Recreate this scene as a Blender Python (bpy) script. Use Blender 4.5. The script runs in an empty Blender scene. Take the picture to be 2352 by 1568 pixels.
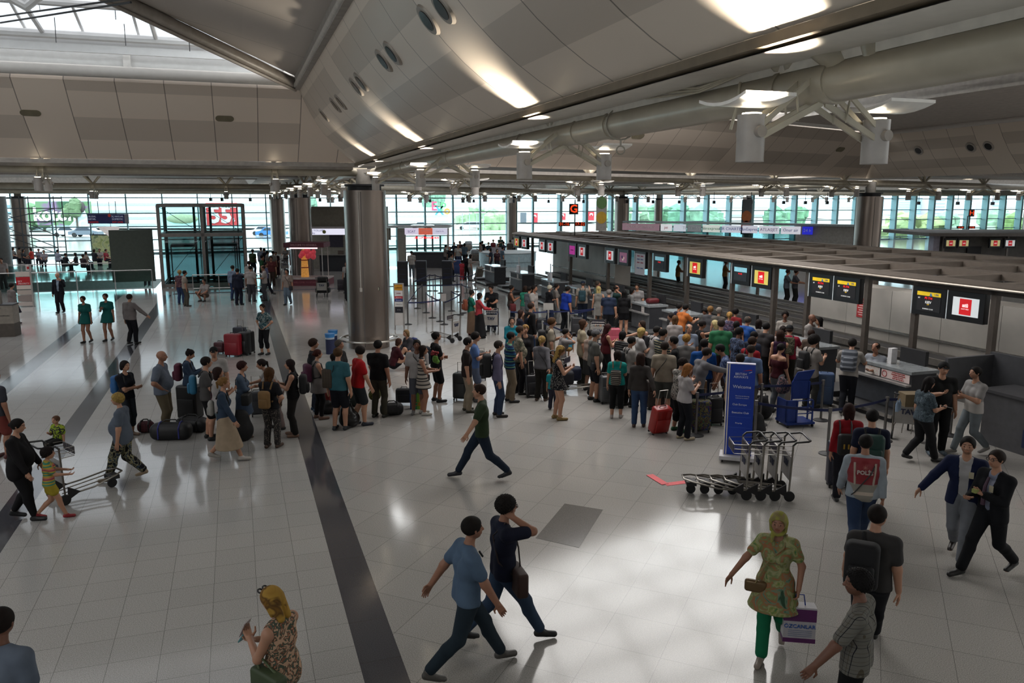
import bpy, bmesh, math, random
import numpy as np
from mathutils import Vector, Matrix
R=math.radians; PI=math.pi
random.seed(4); rng=np.random.default_rng(7)
SC=bpy.context.scene; COL=SC.collection
F=1829.0; PIT=R(10.0); H=5.0; A=R(19.0)
CA,SA=math.cos(A),math.sin(A)
def hall(a,b,z=0.0): return Vector((a*CA-b*SA, a*SA+b*CA, z))
def ray(px,py):
    x=(px-1176)/F; y=-(py-784)/F
    return Vector((x, math.cos(PIT)+y*math.sin(PIT), -math.sin(PIT)+y*math.cos(PIT)))
def at(px,py,z=0.0):
    r=ray(px,py); t=(z-H)/r.z; return Vector((r.x*t,r.y*t,z))
def dep(px,py,Y):
    r=ray(px,py); t=Y/r.y; return Vector((r.x*t,Y,H+r.z*t))
def lin(c): return c/12.92 if c<=.04045 else ((c+.055)/1.055)**2.4
DIM=1.0
def rgb(c):
    if isinstance(c,str):
        c=c.lstrip('#'); c=''.join(q*2 for q in c) if len(c)==3 else c; c=[int(c[i:i+2],16)/255 for i in (0,2,4)]
    return tuple(lin(v)*DIM for v in c)+(1.0,)
# ---------------------------------------------------------------- materials
_M={}
def nodes(name):
    m=bpy.data.materials.new(name); m.use_nodes=True
    nt=m.node_tree; nt.nodes.clear()
    o=nt.nodes.new('ShaderNodeOutputMaterial'); p=nt.nodes.new('ShaderNodeBsdfPrincipled')
    nt.links.new(p.outputs[0],o.inputs[0]); return m,nt,p,o
def mat(c,rough=.6,metal=0.0,var=.12,scale=6.0,bump=0.0,spec=.4,emit=0.0):
    key=('s',str(c),rough,metal,var,scale,bump,spec,emit)
    if key in _M: return _M[key]
    m,nt,p,o=nodes('surface_'+str(len(_M)))
    n=nt.nodes.new; l=nt.links.new
    tc=n('ShaderNodeTexCoord'); nz=n('ShaderNodeTexNoise'); nz.inputs['Scale'].default_value=scale; nz.inputs['Detail'].default_value=3
    l(tc.outputs['Object'],nz.inputs['Vector'])
    rp=n('ShaderNodeMapRange'); rp.inputs['From Min'].default_value=.3; rp.inputs['From Max'].default_value=.7
    rp.inputs['To Min'].default_value=1-var; rp.inputs['To Max'].default_value=1+var
    l(nz.outputs[0],rp.inputs[0])
    mx=n('ShaderNodeVectorMath'); mx.operation='SCALE'; mx.inputs[0].default_value=rgb(c)[:3]
    l(rp.outputs[0],mx.inputs['Scale']); l(mx.outputs[0],p.inputs['Base Color'])
    p.inputs['Roughness'].default_value=rough; p.inputs['Metallic'].default_value=metal
    p.inputs['Specular IOR Level'].default_value=spec
    if bump:
        b=n('ShaderNodeBump'); b.inputs['Strength'].default_value=bump; b.inputs['Distance'].default_value=.01
        l(nz.outputs[0],b.inputs['Height']); l(b.outputs[0],p.inputs['Normal'])
    if emit:
        p.inputs['Emission Color'].default_value=rgb(c); p.inputs['Emission Strength'].default_value=emit
    _M[key]=m; return m
def glass(tint='#d8eef0',refl=.5,mix=None,rough=0.02):
    key=('g',tint,refl,rough)
    if key in _M: return _M[key]
    m,nt,p,o=nodes('clear_glass_'+str(len(_M))); nt.nodes.remove(p)
    n=nt.nodes.new; l=nt.links.new
    t=n('ShaderNodeBsdfTransparent'); t.inputs[0].default_value=rgb(tint)
    g=n('ShaderNodeBsdfGlossy'); g.inputs['Roughness'].default_value=rough
    f=n('ShaderNodeFresnel'); f.inputs[0].default_value=1.45
    k=n('ShaderNodeMath'); k.operation='MULTIPLY'; k.inputs[1].default_value=refl
    l(f.outputs[0],k.inputs[0]); mx=n('ShaderNodeMixShader'); l(k.outputs[0],mx.inputs[0]); l(t.outputs[0],mx.inputs[1]); l(g.outputs[0],mx.inputs[2]); l(mx.outputs[0],o.inputs[0])
    _M[key]=m; return m
def pattern(kind,c1,c2,c3=None,scale=1.0,rough=.8):
    """woven / printed cloth patterns in object space"""
    key=('p',kind,c1,c2,c3,scale)
    if key in _M: return _M[key]
    m,nt,p,o=nodes('cloth_'+kind+str(len(_M))); n=nt.nodes.new; l=nt.links.new
    tc=n('ShaderNodeTexCoord'); src=tc.outputs['Object']
    def ramp(inp,stops,interp='CONSTANT'):
        r=n('ShaderNodeValToRGB'); r.color_ramp.interpolation=interp
        e=r.color_ramp.elements
        while len(e)<len(stops): e.new(.5)
        for q,(pos,col) in zip(e,stops): q.position=pos; q.color=rgb(col)
        l(inp,r.inputs[0]); return r.outputs[0]
    if kind=='stripe':
        s=n('ShaderNodeSeparateXYZ'); l(src,s.inputs[0])
        k=n('ShaderNodeMath'); k.operation='MULTIPLY'; k.inputs[1].default_value=scale; l(s.outputs[2],k.inputs[0])
        fr=n('ShaderNodeMath'); fr.operation='FRACT'; l(k.outputs[0],fr.inputs[0])
        st=[(0,c1),(.6,c2)] if not c3 else [(0,c1),(.34,c2),(.55,c3),(.78,c1)]
        if isinstance(c3,(list,tuple)): st=[(i/len(c3),c) for i,c in enumerate(c3)]
        out=ramp(fr.outputs[0],st)
    elif kind=='plaid':
        s=n('ShaderNodeSeparateXYZ'); l(src,s.inputs[0]); outs=[]
        for ax,w in ((0,.8),(2,.85)):
            k=n('ShaderNodeMath'); k.operation='MULTIPLY_ADD'; k.inputs[1].default_value=scale; k.inputs[2].default_value=.31*ax; l(s.outputs[ax],k.inputs[0])
            if ax==0:
                q=n('ShaderNodeMath'); q.operation='MULTIPLY'; q.inputs[1].default_value=scale*.8; l(s.outputs[1],q.inputs[0])
                ad=n('ShaderNodeMath'); l(k.outputs[0],ad.inputs[0]); l(q.outputs[0],ad.inputs[1]); k=ad
            fr=n('ShaderNodeMath'); fr.operation='FRACT'; l(k.outputs[0],fr.inputs[0])
            outs.append(ramp(fr.outputs[0],[(0,c1),(.42,c2),(.5,c1),(w,c3 or c2),(w+.07,c1)]))
        mx=n('ShaderNodeMix'); mx.data_type='RGBA'; mx.blend_type='MULTIPLY'; mx.inputs[0].default_value=.85
        l(outs[0],mx.inputs[6]); l(outs[1],mx.inputs[7]); out=mx.outputs[2]
    elif kind=='dots':
        v=n('ShaderNodeTexVoronoi'); v.inputs['Scale'].default_value=scale; v.inputs['Randomness'].default_value=.45; l(src,v.inputs['Vector'])
        out=ramp(v.outputs['Distance'],[(0,c2),(.3,c1)])
    elif kind=='print':
        v=n('ShaderNodeTexNoise'); v.inputs['Scale'].default_value=scale; v.inputs['Detail'].default_value=2; v.inputs['Distortion'].default_value=.7; l(src,v.inputs['Vector'])
        out=ramp(v.outputs[0],[(0,c1),(.47,c2),(.56,c3 or c2),(.63,c1)],'LINEAR' if scale<9 else 'CONSTANT')
    elif kind=='multi':
        v=n('ShaderNodeTexNoise'); v.inputs['Scale'].default_value=scale; v.inputs['Detail'].default_value=3; v.inputs['Distortion'].default_value=1.2; l(src,v.inputs['Vector'])
        cs=c3; out=ramp(v.outputs[0],[(.28+.44*i/(len(cs)-1),c) for i,c in enumerate(cs)],'LINEAR')
    l(out,p.inputs['Base Color']); p.inputs['Roughness'].default_value=rough; p.inputs['Specular IOR Level'].default_value=.2
    _M[key]=m; return m
def M(c,**k):
    return c if isinstance(c,bpy.types.Material) else mat(c,**k)
# ---------------------------------------------------------------- mesh builder
class MB:
    def __init__(s): s.v=[]; s.f=[]; s.m=[]; s.sm=[]; s.X=Matrix.Identity(4)
    def add(s,vs,fs,mi=0,sm=False):
        o=len(s.v); s.v+= [tuple(s.X@Vector(v)) for v in vs]
        s.f+=[tuple(o+i for i in f) for f in fs]; s.m+=[mi]*len(fs); s.sm+=[sm]*len(fs); return s
    def box(s,x0,x1,y0,y1,z0,z1,mi=0):
        return s.add([(x0,y0,z0),(x1,y0,z0),(x1,y1,z0),(x0,y1,z0),(x0,y0,z1),(x1,y0,z1),(x1,y1,z1),(x0,y1,z1)],
              [(0,3,2,1),(4,5,6,7),(0,1,5,4),(1,2,6,5),(2,3,7,6),(3,0,4,7)],mi)
    def cbox(s,c,d,mi=0): return s.box(c[0]-d[0]/2,c[0]+d[0]/2,c[1]-d[1]/2,c[1]+d[1]/2,c[2]-d[2]/2,c[2]+d[2]/2,mi)
    def rbox(s,c,d,r,mi=0,n=3):
        """box with rounded vertical and top/bottom edges"""
        prof=[]; hz=d[2]/2
        rings=[]
        for k in range(n+1): t=PI/2*k/n; rings.append((-hz+r-r*math.cos(t), r-r*math.sin(t)))
        for k in range(n+1): t=PI/2*k/n; rings.append((hz-r+r*math.sin(t), r-r*math.cos(t)))
        vs=[]; q=n+1; N=4*q
        for z,ins in rings:
            hx=d[0]/2-ins; hy=d[1]/2-ins; rr=max(r-ins*.6,.002); rr=min(rr,hx,hy)
            for ci,(sx,sy) in enumerate(((1,1),(-1,1),(-1,-1),(1,-1))):
                for k in range(q):
                    t=PI/2*(ci+k/n); vs.append((c[0]+sx*(hx-rr)+rr*math.cos(t),c[1]+sy*(hy-rr)+rr*math.sin(t),c[2]+z))
        fs=[(j*N+i,j*N+(i+1)%N,(j+1)*N+(i+1)%N,(j+1)*N+i) for j in range(len(rings)-1) for i in range(N)]
        fs.append(tuple(range(N-1,-1,-1))); fs.append(tuple((len(rings)-1)*N+i for i in range(N)))
        return s.add(vs,fs,mi,True)
    def tube(s,pts,r,n=8,mi=0,cap=True,closed=False):
        pts=[Vector(p) for p in pts]; rs=r if isinstance(r,(list,tuple)) else [r]*len(pts)
        vs=[]; prev=None; L=len(pts)
        for i,p in enumerate(pts):
            if closed: d=(pts[(i+1)%L]-pts[i-1])
            else: d=(pts[min(i+1,L-1)]-pts[max(i-1,0)])
            d.normalize()
            if prev is None:
                up=Vector((0,0,1)) if abs(d.z)<.9 else Vector((1,0,0)); u=d.cross(up).normalized()
            else: u=(prev-d*prev.dot(d)).normalized()
            prev=u; w=d.cross(u)
            for k in range(n):
                t=2*PI*k/n; vs.append(p+(u*math.cos(t)+w*math.sin(t))*rs[i])
        m=L if closed else L-1
        fs=[(i*n+k,i*n+(k+1)%n,((i+1)%L)*n+(k+1)%n,((i+1)%L)*n+k) for i in range(m) for k in range(n)]
        if cap and not closed: fs+=[tuple(range(n-1,-1,-1)),tuple((L-1)*n+k for k in range(n))]
        return s.add(vs,fs,mi,True)
    def cyl(s,c,r,z0,z1,n=24,mi=0,r2=None):
        r2=r if r2 is None else r2
        vs=[(c[0]+rr*math.cos(2*PI*k/n),c[1]+rr*math.sin(2*PI*k/n),z) for z,rr in ((z0,r),(z1,r2)) for k in range(n)]
        fs=[(k,(k+1)%n,n+(k+1)%n,n+k) for k in range(n)]
        s.add(vs,fs,mi,True); o=[tuple(range(n-1,-1,-1)),tuple(n+k for k in range(n))]
        return s.add(vs,o,mi,False)
    def disc(s,c,d,r,th=.02,n=20,mi=0):
        c=Vector(c); d=Vector(d).normalized(); return s.tube([c-d*th/2,c+d*th/2],r,n,mi)
    def lathe(s,prof,n=20,mi=0,c=(0,0,0)):
        vs=[(c[0]+r*math.cos(2*PI*k/n),c[1]+r*math.sin(2*PI*k/n),c[2]+z) for r,z in prof for k in range(n)]
        fs=[(j*n+k,j*n+(k+1)%n,(j+1)*n+(k+1)%n,(j+1)*n+k) for j in range(len(prof)-1) for k in range(n)]
        return s.add(vs,fs,mi,True)
    def quad(s,a,b,c,d,mi=0,th=0.0):
        a,b,c,d=map(Vector,(a,b,c,d))
        if not th: return s.add([a,b,c,d],[(0,1,2,3)],mi)
        nn=(b-a).cross(d-a).normalized()*th
        return s.add([a,b,c,d,a-nn,b-nn,c-nn,d-nn],[(0,1,2,3),(7,6,5,4),(0,4,5,1),(1,5,6,2),(2,6,7,3),(3,7,4,0)],mi)
    def poly(s,pts,th,mi=0):
        """prism: planar polygon pts, thickness along -normal"""
        P=[Vector(p) for p in pts]; n=len(P); nn=Vector((0,0,0))
        for i in range(n): nn+= (P[i]-P[0]).cross(P[(i+1)%n]-P[0])
        nn=nn.normalized()*th
        return s.add(P+[p-nn for p in P],[tuple(range(n)),tuple(range(2*n-1,n-1,-1))]+[(i,n+i,n+(i+1)%n,(i+1)%n) for i in range(n)],mi)
    def ball(s,c,r,n=12,mi=0,sc=(1,1,1)):
        m=n//2; vs=[(c[0],c[1],c[2]-r*sc[2])]
        for j in range(1,m):
            t=PI*j/m
            for k in range(n): vs.append((c[0]+r*sc[0]*math.sin(t)*math.cos(2*PI*k/n),c[1]+r*sc[1]*math.sin(t)*math.sin(2*PI*k/n),c[2]-r*sc[2]*math.cos(t)))
        vs.append((c[0],c[1],c[2]+r*sc[2])); e=len(vs)-1
        fs=[(0,1+(k+1)%n,1+k) for k in range(n)]
        for j in range(m-2): fs+=[(1+j*n+k,1+j*n+(k+1)%n,1+(j+1)*n+(k+1)%n,1+(j+1)*n+k) for k in range(n)]
        fs+=[(e,1+(m-2)*n+k,1+(m-2)*n+(k+1)%n) for k in range(n)]
        return s.add(vs,fs,mi,True)
    def obj(s,name,m,parent=None,**kw):
        me=bpy.data.meshes.new(name); me.from_pydata([tuple(v) for v in s.v],[],s.f); 
        ms=m if isinstance(m,(list,tuple)) else [m]
        for q in ms: me.materials.append(M(q))
        if s.f:
            me.polygons.foreach_set('material_index',s.m); me.polygons.foreach_set('use_smooth',s.sm)
        me.update(); me.validate(clean_customdata=False)
        bm=bmesh.new(); bm.from_mesh(me); bmesh.ops.remove_doubles(bm,verts=bm.verts,dist=1e-5); bm.to_mesh(me); bm.free()
        try: me.set_sharp_from_angle(angle=R(38))
        except Exception: pass
        return link(name,me,parent,**kw)
def link(name,me,parent=None,label=None,cat=None,group=None,kind=None,loc=None,rz=0):
    o=bpy.data.objects.new(name,me); COL.objects.link(o)
    if parent: o.parent=parent
    if loc is not None: o.location=loc
    if rz: o.rotation_euler=(0,0,rz)
    tag(o,label,cat,group,kind); return o
def tag(o,label=None,cat=None,group=None,kind=None):
    if label: o['label']=label
    if cat: o['category']=cat
    if group: o['group']=group
    if kind: o['kind']=kind
    return o
def thing(name,label,cat,loc=(0,0,0),rz=0.0,group=None):
    o=bpy.data.objects.new(name,None); o.empty_display_size=.2; COL.objects.link(o)
    o.location=loc; o.rotation_euler=(0,0,rz); return tag(o,label,cat,group)
def copy_tree(o,parent=None):
    c=o.copy(); COL.objects.link(c)
    if parent: c.parent=parent
    for ch in list(o.children): copy_tree(ch,c)
    return c
_fonts={}
def text(body,size,M4,m,name,parent=None,align='CENTER',ext=.004,bold=0.0,**kw):
    cu=bpy.data.curves.new(name,'FONT'); cu.body=body; cu.size=size; cu.align_x=align; cu.align_y='CENTER'; cu.extrude=ext; cu.offset=bold
    cu.resolution_u=2
    t=bpy.data.objects.new('tmp',cu); COL.objects.link(t); bpy.context.view_layer.update()
    me=bpy.data.meshes.new_from_object(t.evaluated_get(bpy.context.evaluated_depsgraph_get()))
    bpy.data.objects.remove(t); bpy.data.curves.remove(cu)
    me.name=name; me.transform(M4); me.materials.clear(); me.materials.append(M(m)); return link(name,me,parent,**kw)
def frame(o,x,y):
    """matrix: text plane origin o, text-x direction x, text-y direction y"""
    x=Vector(x).normalized(); y=Vector(y).normalized(); z=x.cross(y); m=Matrix((x,y,z)).transposed().to_4x4(); m.translation=Vector(o); return m
HROT=A
HM=Matrix.Rotation(A,4,'Z')
def merge(objs,name,parent=None,**kw):
    """join several meshes (letters of one line of writing) into one mesh object"""
    bm=bmesh.new(); mats=[]
    for o in objs:
        k=len(mats); mats+=list(o.data.materials); n0=len(bm.faces); bm.from_mesh(o.data); bm.faces.ensure_lookup_table()
        for f in bm.faces[n0:]: f.material_index=k
    me=bpy.data.meshes.new(name); bm.to_mesh(me); bm.free()
    for q in mats: me.materials.append(q)
    for o in objs: bpy.data.objects.remove(o)
    return link(name,me,parent,**kw)
# ================================================================= camera, world
cam=bpy.data.cameras.new('camera'); cam.sensor_width=36; cam.sensor_fit='HORIZONTAL'; cam.lens=36*F/2352; cam.clip_start=.1; cam.clip_end=3000
co=bpy.data.objects.new('camera',cam); COL.objects.link(co); co.location=(0,0,H); co.rotation_euler=(PI/2-PIT,0,0); SC.camera=co
SC.view_settings.view_transform='Standard'; SC.view_settings.look='None'; SC.view_settings.gamma=1; SC.view_settings.exposure=0.12
SC.cycles.max_bounces=7; SC.cycles.diffuse_bounces=3; SC.cycles.glossy_bounces=3; SC.cycles.transparent_max_bounces=12; SC.cycles.caustics_reflective=False; SC.cycles.caustics_refractive=False
SC.cycles.sample_clamp_indirect=4
w=bpy.data.worlds.new('sky'); SC.world=w; w.use_nodes=True; nt=w.node_tree; nt.nodes.clear()
wo=nt.nodes.new('ShaderNodeOutputWorld'); bg=nt.nodes.new('ShaderNodeBackground'); tc=nt.nodes.new('ShaderNodeTexCoord'); sx=nt.nodes.new('ShaderNodeSeparateXYZ'); cr=nt.nodes.new('ShaderNodeValToRGB')
nt.links.new(tc.outputs['Generated'],sx.inputs[0]); nt.links.new(sx.outputs[2],cr.inputs[0])
e=cr.color_ramp.elements; e[0].position=0; e[0].color=(.84,.95,1,1); e[1].position=.5; e[1].color=(1,.97,.94,1)
nt.links.new(cr.outputs[0],bg.inputs[0]); bg.inputs[1].default_value=6.0; nt.links.new(bg.outputs[0],wo.inputs[0])
# ================================================================= floor
def floor_mat(kind):
    m,nt,p,o=nodes('floor_'+kind); n=nt.nodes.new; l=nt.links.new
    tc=n('ShaderNodeTexCoord'); src=tc.outputs['Object']
    base={'aligned':'#979592','diagonal':'#94918d','strip':'#3f3f43'}[kind]
    T={'aligned':.53,'diagonal':.745,'strip':.9}[kind]
    mp=n('ShaderNodeMapping'); l(src,mp.inputs[0])
    if kind=='diagonal': mp.inputs['Rotation'].default_value=(0,0,R(43)); mp.inputs['Location'].default_value=(.30,.12,0)
    # speckle
    a=n('ShaderNodeTexNoise'); a.inputs['Scale'].default_value=95; a.inputs['Detail'].default_value=2; l(mp.outputs[0],a.inputs['Vector'])
    sp=n('ShaderNodeMapRange'); sp.inputs[1].default_value=.35; sp.inputs[2].default_value=.65; sp.inputs[3].default_value=.72; sp.inputs[4].default_value=1.26; l(a.outputs[0],sp.inputs[0])
    s=n('ShaderNodeSeparateXYZ'); l(mp.outputs[0],s.inputs[0])
    lines=[]; ids=[]
    for ax in (0,1):
        d=n('ShaderNodeMath'); d.operation='DIVIDE'; d.inputs[1].default_value=T; l(s.outputs[ax],d.inputs[0])
        fr=n('ShaderNodeMath'); fr.operation='FRACT'; l(d.outputs[0],fr.inputs[0])
        pp=n('ShaderNodeMath'); pp.operation='PINGPONG'; pp.inputs[1].default_value=.5; l(fr.outputs[0],pp.inputs[0])
        g=n('ShaderNodeMath'); g.operation='GREATER_THAN'; g.inputs[1].default_value=.003/T*1.0; l(pp.outputs[0],g.inputs[0]); lines.append(g)
        fl=n('ShaderNodeMath'); fl.operation='FLOOR'; l(d.outputs[0],fl.inputs[0]); ids.append(fl)
    mn=n('ShaderNodeMath'); mn.operation='MINIMUM'; l(lines[0].outputs[0],mn.inputs[0]); l(lines[1].outputs[0],mn.inputs[1])
    cb=n('ShaderNodeCombineXYZ'); l(ids[0].outputs[0],cb.inputs[0]); l(ids[1].outputs[0],cb.inputs[1])
    wn=n('ShaderNodeTexWhiteNoise'); l(cb.outputs[0],wn.inputs[0])
    tv=n('ShaderNodeMapRange'); tv.inputs[3].default_value=.965; tv.inputs[4].default_value=1.03; l(wn.outputs[0],tv.inputs[0])
    gm=n('ShaderNodeMapRange'); gm.inputs[3].default_value=.42; gm.inputs[4].default_value=1.0; l(mn.outputs[0],gm.inputs[0])
    k1=n('ShaderNodeMath'); k1.operation='MULTIPLY'; l(sp.outputs[0],k1.inputs[0]); l(tv.outputs[0],k1.inputs[1])
    k2=n('ShaderNodeMath'); k2.operation='MULTIPLY'; l(k1.outputs[0],k2.inputs[0]); l(gm.outputs[0],k2.inputs[1])
    c=n('ShaderNodeVectorMath'); c.operation='SCALE'; c.inputs[0].default_value=rgb(base)[:3]; l(k2.outputs[0],c.inputs['Scale']); l(c.outputs[0],p.inputs['Base Color'])
    big=n('ShaderNodeTexNoise'); big.inputs['Scale'].default_value=1.3; l(mp.outputs[0],big.inputs['Vector'])
    rr=n('ShaderNodeMapRange'); rr.inputs[1].default_value=.3; rr.inputs[2].default_value=.7; rr.inputs[3].default_value=.10; rr.inputs[4].default_value=.115; l(big.outputs[0],rr.inputs[0]); l(rr.outputs[0],p.inputs['Roughness'])
    p.inputs['Specular IOR Level'].default_value=.5; return m
b0=-6; VB0,VB1=50.3,56.5; vx1=-4.6
FL=[floor_mat('aligned'),floor_mat('diagonal'),floor_mat('strip')]
mb=MB()
def fq(a0,a1,bb0,bb1,mi): mb.add([(a0,bb0,0),(a1,bb0,0),(a1,bb1,0),(a0,bb1,0)],[(0,1,2,3)],mi)
edges=[(-60,-6.42,0),(-6.42,-5.93,2),(-5.93,-3.9,0),(-3.9,-3.47,2),(-3.47,1.02,0),(1.02,1.48,2),(1.48,150,1)]
for a0,a1,mi in edges:
    if a1<=vx1: fq(a0,a1,b0,VB0,mi); fq(a0,a1,VB1,125,0)
    elif a0<vx1: fq(a0,vx1,b0,VB0,mi); fq(a0,vx1,VB1,125,0); fq(vx1,a1,b0,125,mi)
    elif a0>=1.4: fq(a0,a1,b0,125,mi)
    else: fq(a0,a1,b0,46.5,mi); fq(a0,a1,46.5,125,0)
mb.obj('floor',FL,kind='structure',rz=A)
# dark cross strip and replaced tile laid in the floor
mb=MB(); mb.box(-3.4,16,46.6,47.2,-.05,.002); mb.obj('trim_1','#45464b',kind='structure',rz=A)
mb=MB(); mb.poly([at(1230,1235,.003),at(1330,1257,.003),at(1385,1170,.003),at(1297,1156,.003)],.004); mb.obj('trim_2',mat('#5d5b58',rough=.12,scale=60,var=.25),kind='structure')
mb=MB(); c0=at(1528,1112,.006); 
for q in ((1492,1090),(1576,1106)):
    e=at(*q,.006); d=(e-c0).normalized(); s=Vector((-d.y,d.x,0))*.07; mb.quad(c0-s,e-s,e+s,c0+s,th=.006) if q[0]>1500 else mb.quad(c0+s,e+s,e-s,c0-s,th=.006)
mb.obj('floor_arrow','#c8474d',label='red chevron arrow taped on the grey floor',cat='floor marking')
# stairwell void on the left
mb=MB(); mb.box(-60,vx1,VB1,VB1+.3,-4,-.02); mb.box(-60,vx1,VB0-.3,VB0,-4,-.02); mb.box(-60,vx1,VB0,VB1,-4.2,-4); mb.obj('wall_void','#5d6462',kind='structure',rz=A)
# ================================================================= columns
steel=mat('#80766f',rough=.30,metal=.85,var=.10,scale=.7)
def column(n,a,b,r,top,guard,label):
    t=thing('column',label,'column',hall(a,b),A)
    m=MB(); m.cyl((0,0),r,0,top,48); m.obj('cladding',steel,t)
    m=MB()
    for q in (R(250),R(320),R(60),R(150)): m.box(r*math.cos(q)-.012,r*math.cos(q)+.012,r*math.sin(q)-.012,r*math.sin(q)+.012,.1,top-.05)
    m.obj('seam','#4a4745',t)
    m=MB(); m.cyl((0,0),r*.8,top,top+.14,32); m.cyl((0,0),r*.95,top+.14,top+.2,32,); m.obj('collar','#17171a',t)
    m=MB(); m.cyl((0,0),.28,top+.2,6.05,16); m.obj('bearing','#8d8780',t)
    if guard:
        m=MB(); m.tube([((r+.3)*math.cos(2*PI*k/40),(r+.3)*math.sin(2*PI*k/40),.30) for k in range(40)],.035,8,closed=True)
        for k in range(6): q=R(60*k+20); m.tube([(r*math.cos(q),r*math.sin(q),.2),((r+.3)*math.cos(q),(r+.3)*math.sin(q),.27)],.02,6)
        m.obj('guard_rail',mat('#b9b5ae',rough=.25,metal=.9),t)
    return t
C1=column(1,4.2,27.5,.7,5.35,True,'nearest tall brushed steel column with a bumper ring, middle of the hall')
m=MB(); q=R(243); m.box(.71*math.cos(q)-.014,.71*math.cos(q)+.014,.715*math.sin(q)-.014,.715*math.sin(q)+.014,2.1,5.3); m.box(.71*math.cos(q)-.04,.71*math.cos(q)+.04,.715*math.sin(q)-.05,.715*math.sin(q)+.02,2.0,2.12); m.obj('cable_duct','#9b9791',C1)
column(2,3.9,52.3,.7,5.2,False,'steel column behind the balloon display booth')
column(3,3.9,80.5,.7,5.2,False,'distant steel column left of the balloon booth column')
column(4,33.4,36,.7,5.25,False,'wide steel column right of the check-in canopy')
column(5,35.9,71.2,.7,5.25,False,'steel column behind the orange letter G sign')
column(6,28.2,81.8,.55,5.3,False,'far steel column at left end of the check-in canopy')
column(7,-17.4,79,.6,5.2,False,'steel column among the scaffolding at the left windows')
column(8,56.7,80.1,.5,5.2,False,'thin distant steel column left of the wide right-hand column')
column(9,80,63,.7,5.1,False,'steel column at the far right windows')
column(10,45.6,81.3,.45,5.1,False,'slim grey column by the windows behind the check-in canopy')
# ================================================================= window wall
GB=84.0; GT=5.35
mull=mat('#6f8f95',rough=.4,metal=.3,var=.05)
glz=glass('#cfe6ec',.35)
def facade(n,a0,a1,step,mw,md):
    m=MB(); k=a0
    while k<=a1+.01: m.box(k-mw/2,k+mw/2,GB-md,GB,0,GT+.4); k+=step
    for z in (.35,1.35,2.6,3.85,GT-.05): m.box(a0,a1,GB-.12,GB-.02,z-.05,z+.05)
    m.box(a0,a1,GB-.14,GB,0,.15); m.obj('window_%d'%n,mull,kind='structure',rz=A)
    m=MB(); m.quad((a0,GB,0),(a1,GB,0),(a1,GB,GT+.4),(a0,GB,GT+.4)); m.obj('window_%d'%(n+5),glz,kind='structure',rz=A)
facade(1,-60,13,3.15,.11,.3); facade(2,13,34.4,3.05,.17,.35); facade(3,34.4,150,3.15,.30,.9)
m=MB(); m.box(-60,150,GB-.2,GB+.3,GT+.35,GT+2.5); m.obj('wall_back','#8a857e',kind='structure',rz=A)
m=MB(); m.box(-60,150,-8.3,-8,0,12); m.obj('wall_front','#8a857f',kind='structure',rz=A)
m=MB(); m.box(150,150.3,-8,84,0,12); m.obj('wall_right','#8a857f',kind='structure',rz=A)
m=MB(); m.box(-60.3,-60,-8,84,0,12); m.obj('wall_left','#8a857f',kind='structure',rz=A)
m=MB(); m.box(-34.2,-34,-6,27,5.9,13); m.obj('wall_skylight_left','#a09a92',kind='structure',rz=A)
m=MB(); m.box(-60,-34,-8,28,6.4,6.6); m.obj('ceiling_left_bay','#8f8881',kind='structure',rz=A)
m=MB(); m.box(-34,6,-8.2,-6,8.4,13); m.box(-34,33,-8,-5.8,6.4,8.6); m.obj('wall_behind','#8f8881',kind='structure',rz=A)
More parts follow.
